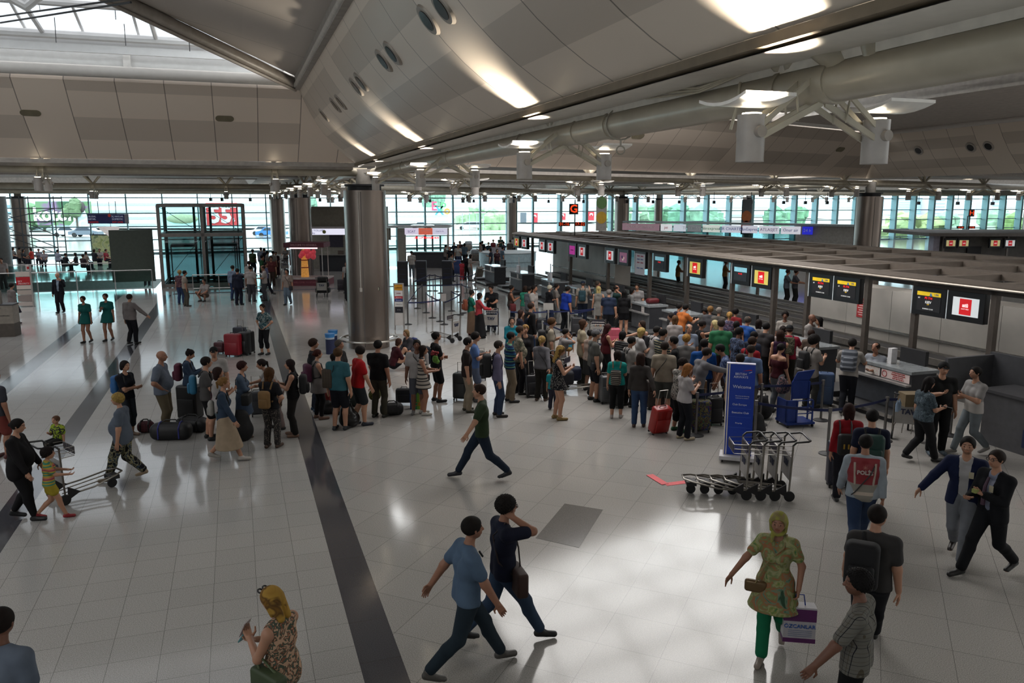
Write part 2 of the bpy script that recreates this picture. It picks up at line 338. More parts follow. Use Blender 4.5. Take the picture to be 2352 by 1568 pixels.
# ================================================================= roof
panel=None
def roof_mat(name,c,sx,sy,rough=.42,contrast=.10,spec=.5,ox=0.0):
    m,nt,p,o=nodes(name); n=nt.nodes.new; l=nt.links.new
    uv=n('ShaderNodeUVMap'); s=n('ShaderNodeSeparateXYZ'); l(uv.outputs[0],s.inputs[0]); ids=[]; ln=[]
    for ax,st in ((0,sx),(1,sy)):
        d=n('ShaderNodeMath'); d.operation='DIVIDE'; d.inputs[1].default_value=st; l(s.outputs[ax],d.inputs[0])
        fr=n('ShaderNodeMath'); fr.operation='FRACT'; l(d.outputs[0],fr.inputs[0])
        pp=n('ShaderNodeMath'); pp.operation='PINGPONG'; pp.inputs[1].default_value=.5; l(fr.outputs[0],pp.inputs[0])
        g=n('ShaderNodeMath'); g.operation='GREATER_THAN'; g.inputs[1].default_value=.012/st if ax==0 else .0; l(pp.outputs[0],g.inputs[0]); ln.append(g)
        fl=n('ShaderNodeMath'); fl.operation='FLOOR'; l(d.outputs[0],fl.inputs[0]); ids.append(fl)
    # alternating perforated / plain panels
    md=n('ShaderNodeMath'); md.operation='MODULO'; md.inputs[1].default_value=2; l(ids[1].outputs[0],md.inputs[0])
    ab=n('ShaderNodeMath'); ab.operation='ABSOLUTE'; l(md.outputs[0],ab.inputs[0])
    md2=n('ShaderNodeMath'); md2.operation='PINGPONG'; md2.inputs[1].default_value=3; l(ids[0].outputs[0],md2.inputs[0])
    ls=n('ShaderNodeMath'); ls.operation='GREATER_THAN'; ls.inputs[1].default_value=.5+ox; l(md2.outputs[0],ls.inputs[0])
    an=n('ShaderNodeMath'); an.operation='MULTIPLY'; l(ab.outputs[0],an.inputs[0]); l(ls.outputs[0],an.inputs[1])
    mr=n('ShaderNodeMapRange'); mr.inputs[3].default_value=1.0; mr.inputs[4].default_value=1-contrast*2.2; l(an.outputs[0],mr.inputs[0])
    gm=n('ShaderNodeMapRange'); gm.inputs[3].default_value=.35; gm.inputs[4].default_value=1.0; l(ln[0].outputs[0],gm.inputs[0])
    k=n('ShaderNodeMath'); k.operation='MULTIPLY'; l(mr.outputs[0],k.inputs[0]); l(gm.outputs[0],k.inputs[1])
    c_=n('ShaderNodeVectorMath'); c_.operation='SCALE'; c_.inputs[0].default_value=rgb(c)[:3]; l(k.outputs[0],c_.inputs['Scale']); l(c_.outputs[0],p.inputs['Base Color'])
    p.inputs['Roughness'].default_value=rough; p.inputs['Specular IOR Level'].default_value=spec; p.inputs['Metallic'].default_value=.25
    return m
def sheet(name,p0,p1,p2,p3,m,nu=1,nv=1,sag=0.0,th=.12,kind='structure',parent=None,**kw):
    """ruled panel p0(bottom start) p1(bottom end) p2(top end) p3(top start); uv in metres; sag bows it outward"""
    P=[Vector(p) for p in (p0,p1,p2,p3)]; nn=(P[1]-P[0]).cross(P[3]-P[0]).normalized()
    vs=[];uv=[]
    Lb=(P[1]-P[0]).length; Hh=(P[3]-P[0]).length; e=(P[1]-P[0]).normalized()
    for j in range(nv+1):
        for i in range(nu+1):
            u=i/nu;v=j/nv; q=(P[0]*(1-u)+P[1]*u)*(1-v)+(P[3]*(1-u)+P[2]*u)*v + nn*(-sag*4*v*(1-v)); vs.append(q); uv.append(((q-P[0]).dot(e),Hh*v))
    N=nu+1; fs=[(j*N+i,j*N+i+1,(j+1)*N+i+1,(j+1)*N+i) for j in range(nv) for i in range(nu)]
    o=len(vs); back=[v-nn*th for v in vs]; fb=[tuple(o+i for i in reversed(f)) for f in fs]
    rim=[i for i in range(N)]+[j*N+nu for j in range(1,nv+1)]+[nv*N+i for i in range(nu-1,-1,-1)]+[j*N for j in range(nv-1,0,-1)]
    fr=[(rim[k],o+rim[k],o+rim[(k+1)%len(rim)],rim[(k+1)%len(rim)]) for k in range(len(rim))]
    me=bpy.data.meshes.new(name); me.from_pydata([tuple(v) for v in vs+back],[],fs+fb+fr)
    ul=me.uv_layers.new(name='UVMap'); au=uv+uv
    for lp in me.loops: ul.data[lp.index].uv=au[lp.vertex_index]
    me.materials.append(m); me.polygons.foreach_set('use_smooth',[True]*len(me.polygons)); me.update()
    try: me.set_sharp_from_angle(angle=R(38))
    except Exception: pass
    return link(name,me,parent,kind=kind,**kw)
PA,PB,PZ=4.5,27.5,5.92
RA,RB,RZ=1.93,24.1,8.1      # ring of the skylight of the camera's bay
EA,EB,EZ=3.8,26.7,6.22      # lower edge of its sloped walls
from mathutils.bvhtree import BVHTree
def cast(o,px,py):
    b=BVHTree.FromPolygons([v.co for v in o.data.vertices],[tuple(p.vertices) for p in o.data.polygons]); r=ray(px,py).normalized(); h,n,i,d=b.ray_cast(Vector((0,0,H)),r)
    if n is None: return None,None
    return h,(n if n.dot(r)<0 else -n)
rl=roof_mat('roof_panels_left','#d9cabb',1.2,.95,.5,.10)
rr_=roof_mat('roof_panels_right','#d2c6b8',1.35,.85,.36,.10,.6)
rf=roof_mat('roof_panels_far','#beb0a2',1.3,.85,.5,.12)
SL_=sheet('ceiling_left_slope',hall(-34,EB,EZ),hall(EA,EB,EZ),hall(RA,RB,RZ),hall(-34,RB,RZ),rl,1,4,-.10)
SR_=sheet('ceiling_right_slope',hall(EA,EB,EZ),hall(EA,-6,EZ),hall(RA,-6,RZ),hall(RA,RB,RZ),rr_,1,8,-.22)
SF_=sheet('ceiling_far_slope',hall(EA+1.6,EB+.3,EZ),hall(33,36.0,EZ),hall(31.2,33.0,8.3),hall(7.0,25.2,8.3),rf,1,4,-.10)
SS_=sheet('ceiling_side_slope',hall(33,36.0,EZ),hall(33,-6,EZ),hall(31.2,-6,8.3),hall(31.2,33.0,8.3),rr_,1,4,-.15)
# outer faces / soffits that close the roof
def slab(name,pts,z,th,c,**k):
    m=MB(); P=[hall(a,b,z) for a,b in pts]; 
    m.poly(P,-th if k.pop('up',True) else th); return m.obj(name,c,kind='structure')
soff='#a59e97'
skyg=glass('#83868a',.3)
_n=[20]
def framed(name,a0,a1,b0,b1,z,h):
    """flat soffit with a glazed roof light: hole h=(a0,a1,b0,b1) and sloping upstands"""
    m=MB(); x0,x1,y0,y1=h; t=.2
    for q in ((a0,x0,b0,b1),(x1,a1,b0,b1),(x0,x1,b0,y0),(x0,x1,y1,b1)):
        if q[1]>q[0] and q[3]>q[2]: m.box(q[0],q[1],q[2],q[3],z,z+t)
    m.obj(name,soff,kind='structure',rz=A)
    m=MB(); i=1.2; zt=z+1.6
    for p,q,r_,u in (((x0,y0),(x1,y0),(x1-i,y0+i),(x0+i,y0+i)),((x1,y0),(x1,y1),(x1-i,y1-i),(x1-i,y0+i)),((x1,y1),(x0,y1),(x0+i,y1-i),(x1-i,y1-i)),((x0,y1),(x0,y0),(x0+i,y0+i),(x0+i,y1-i))):
        m.quad((*p,z),(*q,z),(*r_,zt),(*u,zt),th=.1)
    m.obj(name+'_upstand','#bdb6ae',kind='structure',rz=A)
    m=MB(); m.quad((x0+i,y0+i,zt),(x1-i,y0+i,zt),(x1-i,y1-i,zt),(x0+i,y1-i,zt)); m.obj('window_%d'%_n[0],skyg,kind='structure',rz=A); _n[0]+=1
framed('ceiling_behind_left',-60,EA+1,EB+.75,50,6.5,(-32,1.5,31,48))
slab('ceiling_behind_far_edge',[(5.4,EB+1.2),(33.2,36.6),(33.2,38),(5.4,38)],6.5,.2,soff)
framed('ceiling_behind_far',5.0,33.2,38,60,6.5,(8,31,40,57))
framed('ceiling_back_left',-60,5,50,GB+1,6.4,(-50,1.5,54,76))
framed('ceiling_back_middle',5,34,60,GB+1,6.4,(8,31,63,79))
framed('ceiling_back_right',34,150,61,GB+1,6.4,(38,85,64,79))
framed('ceiling_right_back',34,150,36.5,61,6.45,(40,85,41,57))
framed('ceiling_right_side',33.3,90,-6,36.5,6.6,(40,85,0,31))
slab('ceiling_over_far',[(31.2,10),(31.2,33),(22.0,30.1),(22.0,10)],8.45,.15,soff)
slab('ceiling_over_canopy',[(5.6,-6),(22.2,-6),(22.2,30),(13,15),(6.2,15)],9.2,.15,soff)
m=MB(); m.box(6.05,6.2,-6,24.5,EZ+.3,9.3); m.box(22.0,22.2,9,30.5,8.35,9.5); m.obj('wall_bay_side',soff,kind='structure',rz=A)
m=MB()
for k in range(7): m.tube([hall(6.3,16+2.2*k,9.3+.1*k),hall(31,20+2.2*k,9.3+.1*k)],.1,8)
for k in range(9): m.tube([hall(8+2.8*k,16,9.5),hall(9.4+2.8*k,24,9.9),hall(8+2.8*k,32,10.2)],.07,6)
m.obj('roof_truss',mat('#c9c5c0',rough=.4),kind='structure')
# band under the right-hand slope, recess and lower edge trims
wht=mat('#cfc8be',rough=.45,var=.05)
# fascia: shadow gap, white band curving down towards the pipe
m=MB(); m.box(EA-.02,EA+.10,-6,EB,EZ-.09,EZ-.01); m.obj('trim_3','#6d6150',kind='structure',rz=A)
def band(name,a0,z0,a1,z1,b_0,b_1,c,n=5,th=.06):
    vs=[];N=n+1
    for i in range(N):
        t=i/n; vs.append((a0+(a1-a0)*math.sin(t*PI/2), z0+(z1-z0)*(1-math.cos(t*PI/2))))
    m=MB(); P=[(a,b_0,z) for a,z in vs]+[(a,b_1,z) for a,z in vs]
    m.add(P+[(a+.02,b,z+th) for a,b,z in P],[(i,i+1,N+i+1,N+i) for i in range(n)]+[(2*N+N+i,2*N+N+i+1,2*N+i+1,2*N+i) for i in range(n)],0,True)
    return m.obj(name,c,kind='structure',rz=A)
band('ceiling_band_white',EA+.04,EZ-.12,EA+.62,EZ-.12+.02,-6,EB-.4,wht)
m=MB(); m.box(EA+.60,EA+.66,-6,EB-.3,EZ-.17,EZ+.0); m.obj('trim_4',mat('#d8d2c8',rough=.3),kind='structure',rz=A)
# second soffit between band and pipe with open gaps
m=MB()
gaps=[(-6.0,5.9),(9.9,11.4),(16.2,17.7),(21.8,23.2)]
k=-6.0
for g0,g1 in gaps+[(EB,EB)]:
    if g0>k+.01: m.box(EA+.66,PA+1.4,k,g0,EZ+.22,EZ+.30)
    k=g1
m.obj('ceiling_recess',mat('#a69f97',rough=.6),kind='structure',rz=A)
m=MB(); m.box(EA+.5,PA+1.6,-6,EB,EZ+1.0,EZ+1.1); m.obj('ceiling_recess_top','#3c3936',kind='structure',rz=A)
# bottom edge trims on the left and far slopes
m=MB(); m.box(-34,EA+.1,EB,EB+.5,EZ-.13,EZ-.02); m.box(-34,EA,EB+.5,EB+.8,EZ-.2,EZ-.1); m.obj('trim_5','#a39c95',kind='structure',rz=A)
m=MB(); d=(hall(33,36)-hall(5.4,27)).normalized(); s=Vector((-d.y,d.x,0)); p=hall(5.4,27,EZ-.12); q=hall(33.2,36,EZ-.12); m.quad(p,p+s*.9,q+s*.9,q,th=-.12); m.obj('trim_6','#9d968f',kind='structure')
# top ring: white pipe, ledge and clerestory wall
ringc=mat('#bdb9b4',rough=.35,var=.04)
m=MB(); m.tube([hall(-34,RB-.15,RZ+.22),hall(RA-.15,RB-.15,RZ+.22)],.15,14); m.obj('trim_7',ringc,kind='structure')
m=MB(); m.tube([hall(RA-.1,RB-.1,RZ+.08),hall(RA-.1,-6,RZ+.08)],.07,10); m.obj('trim_8',mat('#aaa59e',rough=.35),kind='structure')
m=MB(); m.box(-34,RA,RB+.25,RB+.33,RZ,RZ+.85); 
m.obj('wall_clerestory',mat('#c9c9c8',rough=.6,var=.04),kind='structure',rz=A)
m=MB()
for k in range(9): a=RA-.3-4.1*k; m.box(a-.09,a+.09,RB+.1,RB+.25,RZ+.1,RZ+.85)
m.obj('trim_9','#d3d1ce',kind='structure',rz=A)
m=MB(); m.tube([hall(7,25.0,8.45),hall(31.2,32.8,8.45)],.13,10); m.tube([hall(31.1,32.8,8.4),hall(31.1,-6,8.4)],.14,10); m.obj('trim_10',ringc,kind='structure')
# hip beam + opaque face over the right-hand slope
hp0=hall(RA-.1,RB-.1,RZ+.15); 
def hip(t): return hp0+(hall(-1,-1,0)*1.0*t)+Vector((0,0,.27*t))
m=MB(); m.tube([hip(0),hip(9)],.15,12); m.tube([hip(0)+Vector((0,0,-.18)),hip(9)+Vector((0,0,-.18))],.05,6); m.obj('trim_11',mat('#8f877f',rough=.4),kind='structure')
sheet('ceiling_upper_right',hp0+Vector((.1,0,.15)),hall(RA-.1,-6,RZ+.3),hall(RA-9,-6,RZ+.3+2.43),hip(9)+Vector((0,0,.1)),roof_mat('roof_panels_upper','#b0a8a0',3.2,2.2,.5,.02),1,1,0)
m=MB(); m.box(RA-.12,RA+.02,-6,RB,RZ-.02,RZ+.5); m.obj('wall_ring_upstand','#8f8982',kind='structure',rz=A)
# glazed roof: glass, purlins and trusses
tr=mat('#d8d8d8',rough=.35,var=.03)
def roofz(b): return RZ+1.0+(RB+.3-b)*.27
def a_hip(b): return RA-.1-(RB-.1-b)
for i,b in enumerate((23.6,22.0,20.2,18.2,16.0,13.6,11.0,8.2,5.2,2.0,-1.5)):
    m=MB(); z=roofz(b)-.2; m.tube([hall(-34,b,z),hall(a_hip(b)+.5,b,z)],.085 if i%2 else .11,8)
    if i%2==0: m.quad(hall(-34,b+.25,z-.35),hall(a_hip(b)-.6,b+.25,z-.35),hall(a_hip(b)-.6,b+.25,z-.0),hall(-34,b+.25,z-.0),th=.1)
    m.obj('roof_purlin',tr,kind='structure')
m=MB()
for i in range(13):
    a=RA-3.6-2.6*i
    for b in (22.0,18.2,13.6,8.2,2.0):
        if a>a_hip(b): continue
        z=roofz(b)-.35; m.tube([hall(a,b,z),hall(a-1.0,b-1.1,z+.45)],.09,8); m.tube([hall(a,b,z),hall(a+1.0,b-1.1,z+.45)],.09,8); m.tube([hall(a,b+.0,z),hall(a,b+1.6,z-.25)],.06,8)
m.obj('roof_bracing',tr,kind='structure')
m=MB()
for i in range(26):
    a=-32+1.3*i; b1=RB+.3; bs=min(RB+.3,max(-6,RB-.1-(RA-.1-a))) if a>RA-30 else -6
    m.box(a-.03,a+.03,-6,b1,0,.06)
for v in range(len(m.v)): x,y,z=m.v[v]; m.v[v]=(x,y,z+roofz(y)) 
m.obj('roof_rafter',tr,kind='structure',rz=A)
m=MB(); m.quad((-34,-6,roofz(-6)+.1),(RA,-6,roofz(-6)+.1),(RA,RB+.3,roofz(RB+.3)+.1),(-34,RB+.3,roofz(RB+.3)+.1)); m.obj('window_11',glass('#83868a',.3),kind='structure',rz=A)
m=MB(); m.tube([hall(-34,18,RZ+.8),hall(a_hip(16)+1,24,RZ+.75)],.012,5)
p=dep(0,38,17); q=dep(300,-4,13); m.tube([p,q],.018,5); m.tube([p+Vector((0,0,-.12)),q+Vector((0,0,-.06))],.018,5); m.tube([dep(-10,30,17),p],.018,5)
for x,y0,y1 in ((88,-5,25),(125,40,98),(262,-5,45),(285,55,105),(432,60,118)): m.tube([dep(x,y0,20.5),dep(x+4,y1,20.5)],.01,4)
m.obj('roof_cable','#3a3d40',kind='structure')
# downlights and oval speakers set in the slopes
def slope_pt(a0,z0,a1,z1,t): return a0+(a1-a0)*t, z0+(z1-z0)*t
nR=(hall(EA,0,EZ)-hall(RA,0,RZ)).normalized(); nrm=Vector((0,0,0)); 
dR=hall(RA-EA,0,RZ-EZ).normalized(); nrm=dR.cross(hall(0,1,0)).normalized()
if nrm.dot(hall(-1,0,0))<0: nrm=-nrm
for i,(px,py) in enumerate(((983,45),(1017,18),(881,139),(901,122),(818,199),(829,188),(770,241),(782,234),(744,264))):
    c,nm_=cast(SR_,px,py)
    if c is None: continue
    big=.21 if i not in (3,1) else .21
    T=thing('downlight','round recessed downlight in the sloping ceiling, %s'%['nearest pair, lower one','nearest pair, upper one','second pair, lower one','second pair, upper one','third pair, left one','third pair, right one','fourth pair, left one','fourth pair, right one','single farthest one'][i],'ceiling light',c)
    m=MB(); m.tube([nm_*-.02,nm_*.025],[big+.02,big-.01],28); m.obj('bezel',mat('#8f867c',rough=.4,metal=.3),T)
    m=MB(); m.tube([nm_*.02,nm_*.034],big*.66,24); m.obj('aperture',mat('#101012',rough=.15),T)
for px,py,lab in ((2110,345,'left one of three'),(2230,338,'middle one of three'),(2271,335,'right one of three')):
    c,nm_=cast(SS_,px,py)
    if c is None: continue
    T=thing('downlight','round recessed downlight in the far right slope, '+lab,'ceiling light',c)
    m=MB(); m.tube([nm_*-.02,nm_*.04],.26,20); m.obj('bezel',mat('#a9a29a',rough=.4,metal=.3),T); m=MB(); m.tube([nm_*.03,nm_*.055],.17,20); m.obj('aperture',mat('#101012',rough=.15),T)
for px,py,o_,lab in ((70,259,SL_,'left ceiling slope, left one'),(516,272,SL_,'left ceiling slope, right one'),(1465,312,SF_,'far ceiling slope, left one'),(1930,343,SF_,'far ceiling slope, right one')):
    c,nm_=cast(o_,px,py)
    if c is None: continue
    m=MB(); u_=nm_.cross(Vector((0,0,1))).normalized(); v_=u_.cross(nm_); pts=[]; k_=1 if o_ is SL_ else 1.3
    for q in range(24): t_=2*PI*q/24; pts.append(u_*(.11*k_*math.cos(t_)+(.14 if math.cos(t_)>0 else -.14)*k_)+v_*.11*k_*math.sin(t_)+nm_*.02)
    m.poly(pts,.03) if (pts[1]-pts[0]).cross(pts[2]-pts[1]).dot(nm_)>0 else m.poly(pts[::-1],.03)
    m.obj('ceiling_speaker',mat('#6a6250',rough=.8),loc=c,label='oval brown speaker grille in the '+lab,cat='speaker')
# ================================================================= pipe beams, struts, lamps
pipec=mat('#a09888',rough=.33,var=.10,scale=3,metal=.1)
def beam(name,label,p,q,r=.155,rings=()):
    t=thing(name,label,'roof beam',p); d=(q-p); m=MB(); m.tube([(0,0,0),d],r,24); m.obj('pipe',pipec,t)
    if rings:
        m=MB()
        for s in rings: c=d.normalized()*s; m.tube([c-d.normalized()*.03,c+d.normalized()*.03],r+.015,24)
        m.obj('flange',pipec,t)
    return t
bm1=beam('pipe_beam','thick cream pipe beam sweeping from top right down to the near column',hall(PA,-4,PZ),hall(PA,27.5,PZ),.16,(9.3,9.9,13.2,14.2,16.4,21,26))
beam('pipe_beam','cream pipe beam along the foot of the left ceiling slope',hall(-34,27.5,5.95),hall(4.3,27.5,5.95),.14)
beam('pipe_beam','cream pipe beam running to the right behind the near column',hall(4.6,27.6,5.95),hall(33,35.9,5.95),.16)
beam('pipe_beam','far cream pipe beam leading back along the left columns',hall(4.1,28,5.95),hall(4.0,80,5.9),.15)
beam('pipe_beam','left pipe beam over the lift tower',hall(-50,52,5.85),hall(4,52,5.85),.17)
beam('pipe_beam','middle distant pipe beam from second column to the right',hall(4,52,5.85),hall(36,71,5.85),.2)
beam('pipe_beam','distant pipe beam just above the left windows',hall(-50,78,5.8),hall(4,78,5.8),.2)
beam('pipe_beam','distant pipe beam above the middle windows',hall(4,79,5.8),hall(28.2,80.5,5.8),.2)
beam('pipe_beam','pipe beam running right from the wide right-hand column',hall(33.6,36,5.95),hall(80,52,5.95),.2)
beam('pipe_beam','pipe beam above the right windows',hall(36,71,5.85),hall(90,83,5.85),.22)
beam('pipe_beam','receding pipe beam over the check-in canopy end',hall(33.6,36,5.95),hall(36,71,5.85),.18)
cream=mat('#aba392',rough=.38,var=.05)
lampm=mat('#9c9691',rough=.4)
glow=mat('#fff4dc',emit=9.0)
def fan(p,ax,name='strut_cluster',label='',n=4,s=1.0,r=.055):
    t=thing(name,label,'roof strut',p); ax=Vector(ax).normalized(); si=Vector((-ax.y,ax.x,0))
    for k,(u,v,h) in enumerate(((.45,.35,.72),(-.45,.35,.72),(.6,-.3,.8),(-.6,-.3,.8))[:n]):
        m=MB(); m.tube([(0,0,.1),(ax*u+si*v)*s+Vector((0,0,h*s))],[r,r*1.25],10); m.obj('strut',cream,t)
    return t
def lamp(p,side,ax,label,sc=1.0,light=0.0,reflector=True):
    """uplighter hanging beside a pipe: bracket plates, drum and curved reflector"""
    t=thing('uplighter',label,'light fixture',p); ax=Vector(ax).normalized(); si=Vector((-ax.y,ax.x,0))*side
    D=si*.78*sc+Vector((0,0,-.52*sc))
    m=MB()
    for q in (-.10,.10):
        o=ax*q*sc; w=Vector((0,0,.035*sc))
        for a_,b_ in ((Vector((0,0,.08))*sc+si*.12*sc,D+Vector((0,0,.07))*sc),(Vector((0,0,-.2))*sc+si*.02,D-Vector((0,0,.05))*sc),(si*.34*sc+Vector((0,0,-.1))*sc,si*.3*sc+Vector((0,0,-.36))*sc)):
            m.quad(o+a_-w,o+b_-w,o+b_+w,o+a_+w,th=.02)
    m.obj('bracket',cream,t)
    m=MB(); c=D+si*.03; m.cyl((c.x,c.y),.145*sc,c.z-.30*sc,c.z+.18*sc,24); m.obj('drum',lampm,t)
    for q in (-.16,.16): m=MB(); m.disc(c+ax*q*sc,ax,.06*sc,.05,14); m.obj('pivot',mat('#8f8780',rough=.4),t)
    m=MB(); m.cyl((c.x,c.y),.10*sc,c.z+.185*sc,c.z+.2*sc,20); m.obj('lamp_lens',glow,t)
    if reflector:
        m=MB(); N=7; o=c+si*.08*sc+Vector((0,0,.34*sc)); vs=[]
        for i in range(N):
            a_=-.42+.84*i/(N-1); z=.4*a_*a_
            for j in (-.30,.30): vs.append(o+ax*a_*sc+si*j*sc+Vector((0,0,(z-.08)*sc)))
        vs2=[v+Vector((0,0,.025)) for v in vs]; n2=len(vs)
        fs=[(2*i,2*i+2,2*i+3,2*i+1) for i in range(N-1)]; fs2=[tuple(n2+k for k in reversed(f)) for f in fs]
        rm=[2*i for i in range(N)]+[2*i+1 for i in range(N-1,-1,-1)]; fr=[(rm[k],n2+rm[k],n2+rm[(k+1)%len(rm)],rm[(k+1)%len(rm)]) for k in range(len(rm))]
        m.add(vs+vs2,fs+fs2+fr,0,False); m.obj('reflector',mat('#dcd8d2',rough=.3),t)
    if light:
        ld=bpy.data.lights.new('uplight','SPOT'); ld.energy=light; ld.color=(1,.9,.74); ld.spot_size=R(92); ld.spot_blend=.8; ld.shadow_soft_size=.05
        lo=bpy.data.objects.new('uplight',ld); COL.objects.link(lo); lo.parent=t; lo.location=c+Vector((0,0,.22*sc))
        d=(si*-.05*side*side+Vector((0,0,1))); 
        lo.location=D+si*.03-ax*.46*sc+Vector((0,0,.12))
        tgt=(si*.42+Vector((0,0,1))); lo.rotation_euler=tgt.to_track_quat('-Z','Y').to_euler()
    return t
axb=hall(0,1,0)
names=['nearest','second','third','fourth']
for i,b in enumerate((5.5,10.75,17.4,23.3)):
    p=hall(PA,b,PZ)
    fan(p+hall(0,.35,0),axb,label=names[i]+' cluster of tubular struts above the big pipe beam',s=1.0,r=.062)
    lamp(p,1,axb,names[i]+' uplighter on the left side of the big pipe beam',.75,light=(600,700,560,380)[i])
    lamp(p,-1,axb,names[i]+' uplighter on the right side of the big pipe beam',.75)
# big diagonal tubes near the top right
t=thing('strut_cluster','three fat tubes joining the pipe beam at top right','roof strut',hall(PA,4.4,PZ))
for p_,q_ in ((hall(0,.75,.08),hall(-.35,1.6,.80)),(hall(0,.45,.1),hall(-.1,.65,.95)),(hall(.05,.2,.08),hall(.5,-.5,.95))):
    m=MB(); m.tube([p_,q_],.115,16); m.obj('strut',pipec,t)
# cables along the pipe
m=MB()
for k in range(3):
    o=.04*k; m.tube([hall(PA-.1,8.2-o,PZ+.2+o),hall(PA-.17,7.0,PZ+.12+o*.5),hall(PA-.14,6.1,PZ+.22),hall(PA-.3,5.5-o,PZ+.38+o),hall(PA-.55,5.2,PZ+.52)],.012,6)
m.tube([hall(PA-.12,6.4,PZ+.13),hall(PA-.2,6.3,PZ-.05),hall(PA-.3,6.25,PZ-.3)],.014,6)
m.obj('cable',mat('#b5ad9a',rough=.5),label='bundle of grey cables running over the big pipe beam',cat='cable')
m=MB(); p=hall(PA,9.0,PZ); m.tube([p+Vector((math.cos(k*PI/10),0,math.sin(k*PI/10)))*.185 for k in range(20)],.012,6,closed=True); m.tube([p+Vector((0,0,-.18)),p+Vector((0,0,-.26))],.012,6); m.tube([p+Vector((.05*math.cos(k*PI/6),0,-.31+.05*math.sin(k*PI/6))) for k in range(12)],.01,6,closed=True)
m.obj('hanging_hook',mat('#8f887c',rough=.4),label='ring hook strapped round the big pipe beam',cat='hook')
# lamps on distant beams
def row(p,q,n,sc,light,lab,start=.04,end=.96,refl=True):
    d=q-p; ax=d.normalized()
    for i in range(n):
        c=p+d*(start+(end-start)*i/max(n-1,1)); ordn=['first','second','third','fourth','fifth','sixth','seventh','eighth'][i]
        fan(c,ax,label='%s strut cluster from the left on the %s'%(ordn,lab),s=sc,r=.06)
        lamp(c,1,ax,'%s rear uplighter from the left on the %s'%(ordn,lab),sc,light,refl); lamp(c,-1,ax,'%s front uplighter from the left on the %s'%(ordn,lab),sc,0,refl)
row(hall(-12,27.5,5.95),hall(2,27.5,5.95),3,.8,0,'left pipe beam',0.0,.95,False)
row(hall(4.6,27.6,5.95),hall(33,35.9,5.95),5,.9,60,'beam right of the near column',.12,.93)
row(hall(4.05,31,5.95),hall(4.0,50,5.9),4,.9,120,'beam between first and second column')
row(hall(4.05,55,5.95),hall(4.0,80,5.9),4,.9,160,'beam between second and third column')
row(hall(-22,52,5.85),hall(2,52,5.85),4,.9,0,'beam over the lift tower',0.0,.9,False)
row(hall(4,52,5.85),hall(36,71,5.85),6,1.1,220,'middle distant beam',.1,.93)
row(hall(33.6,36,5.95),hall(80,52,5.95),5,1.1,330,'beam right of the wide column',.12,.8)
row(hall(36,71,5.85),hall(80,81,5.85),6,1.2,200,'beam above the right windows',.05,.8)
row(hall(8,79,5.8),hall(28,80.5,5.8),5,1.2,160,'beam above the middle windows')
# cctv / spot heads on the far window head
t=0
for i,px in enumerate((484,510,575,735,988,1063,1088,1180,1260,1340,1440,1500,1560,1640,1725,1800,1850,1900,2110,2200,2280)):
    c=dep(px,457+ (px-484)*.005,78); T=thing('ceiling_spotlight','black spotlight hanging before the far windows, number %s from the left'%['one','two','three','four','five','six','seven','eight','nine','ten','eleven','twelve','thirteen','fourteen','fifteen','sixteen','seventeen','eighteen','nineteen','twenty','twenty-one'][i],'spotlight',c,group='spotlights hanging before the far windows')
    m=MB(); m.tube([(0,0,0),(0,0,.9)],.03,6); m.cbox((0,0,-.05),(.22,.3,.3)); m.obj('spotlight_head','#1c1f22',T)
# ================================================================= check-in island
CF,CB_,CZ=16.6,25.4,3.0
brz=mat('#6b625a',rough=.5,metal=.3,var=.08); dark=mat('#232326',rough=.4); alum=mat('#a09b95',rough=.3,metal=.8); chrome=mat('#bdbab6',rough=.25,metal=.9)
T=thing('check_in_canopy','long open brown metal canopy over the check-in island','canopy',hall(CF,0),A)
B0,B1=9.0,47.6
m=MB(); m.box(0,.10,B0,B1,CZ-.16,CZ-.02); m.obj('front_beam','#3d3835',T)
m=MB(); m.poly([(-.16,B0,CZ-.02),(-.16,B1,CZ-.02),(.30,B1,CZ+.05),(.30,B0,CZ+.05)],.07); m.obj('fascia',mat('#5d554e',rough=.6,metal=.2),T)
m=MB(); m.box(.42,.60,B0,B1,CZ-.08,CZ+.07); m.obj('long_beam',mat('#7d736a',rough=.5,metal=.2),T)
m=MB(); m.tube([(-.18,B0,CZ+.0),(-.18,B1,CZ+.0)],.035,8); m.obj('edge_tube',mat('#a39a90',rough=.3,metal=.6),T)
for k in range(20):
    b=10.2+1.95*k; m=MB(); m.box(.7,CB_-CF,b-.16,b+.16,CZ-.12,CZ+.06); m.obj('cross_beam',brz,T)
for a in (2.9,5.9,CB_-CF-.15):
    m=MB(); m.box(a-.15,a+.3,B0,B1,CZ-.1,CZ+.1); m.obj('long_beam',brz,T)
m=MB(); m.poly([(.7,B1-13,CZ-.02),(CB_-CF,B1-13,CZ-.02),(CB_-CF,B1,CZ-.02),(.7,B1,CZ-.02)],.05); m.obj('roof_panel','#4e4741',T)
posts=[(1228,540),(1320,550),(1400,560),(1497,571),(1580,581),(1680,593),(1779,604),(1855,613),(1985,629),(2094,642),(2272,663)]
PBs=[]
for px,py in posts:
    p=at(px,py,3.0); b=-p.x*SA+p.y*CA; PBs.append(b)
    m=MB(); m.box(0,.14,b-.07,b+.07,0,CZ-.02); m.obj('post',mat('#57504b',rough=.45,metal=.5),T)
for k in range(0,11,2):
    m=MB(); b=PBs[k]; m.box(4.2,4.32,b-.06,b+.06,0,CZ-.1); m.box(CB_-CF-.3,CB_-CF-.18,b-.06,b+.06,0,CZ-.1); m.v and m.obj('post',brz,T) if k<0 else None
    for a in (4.2,CB_-CF-.3): m=MB(); m.box(a,a+.12,b-.06,b+.06,0,CZ-.1); m.obj('post',brz,T)
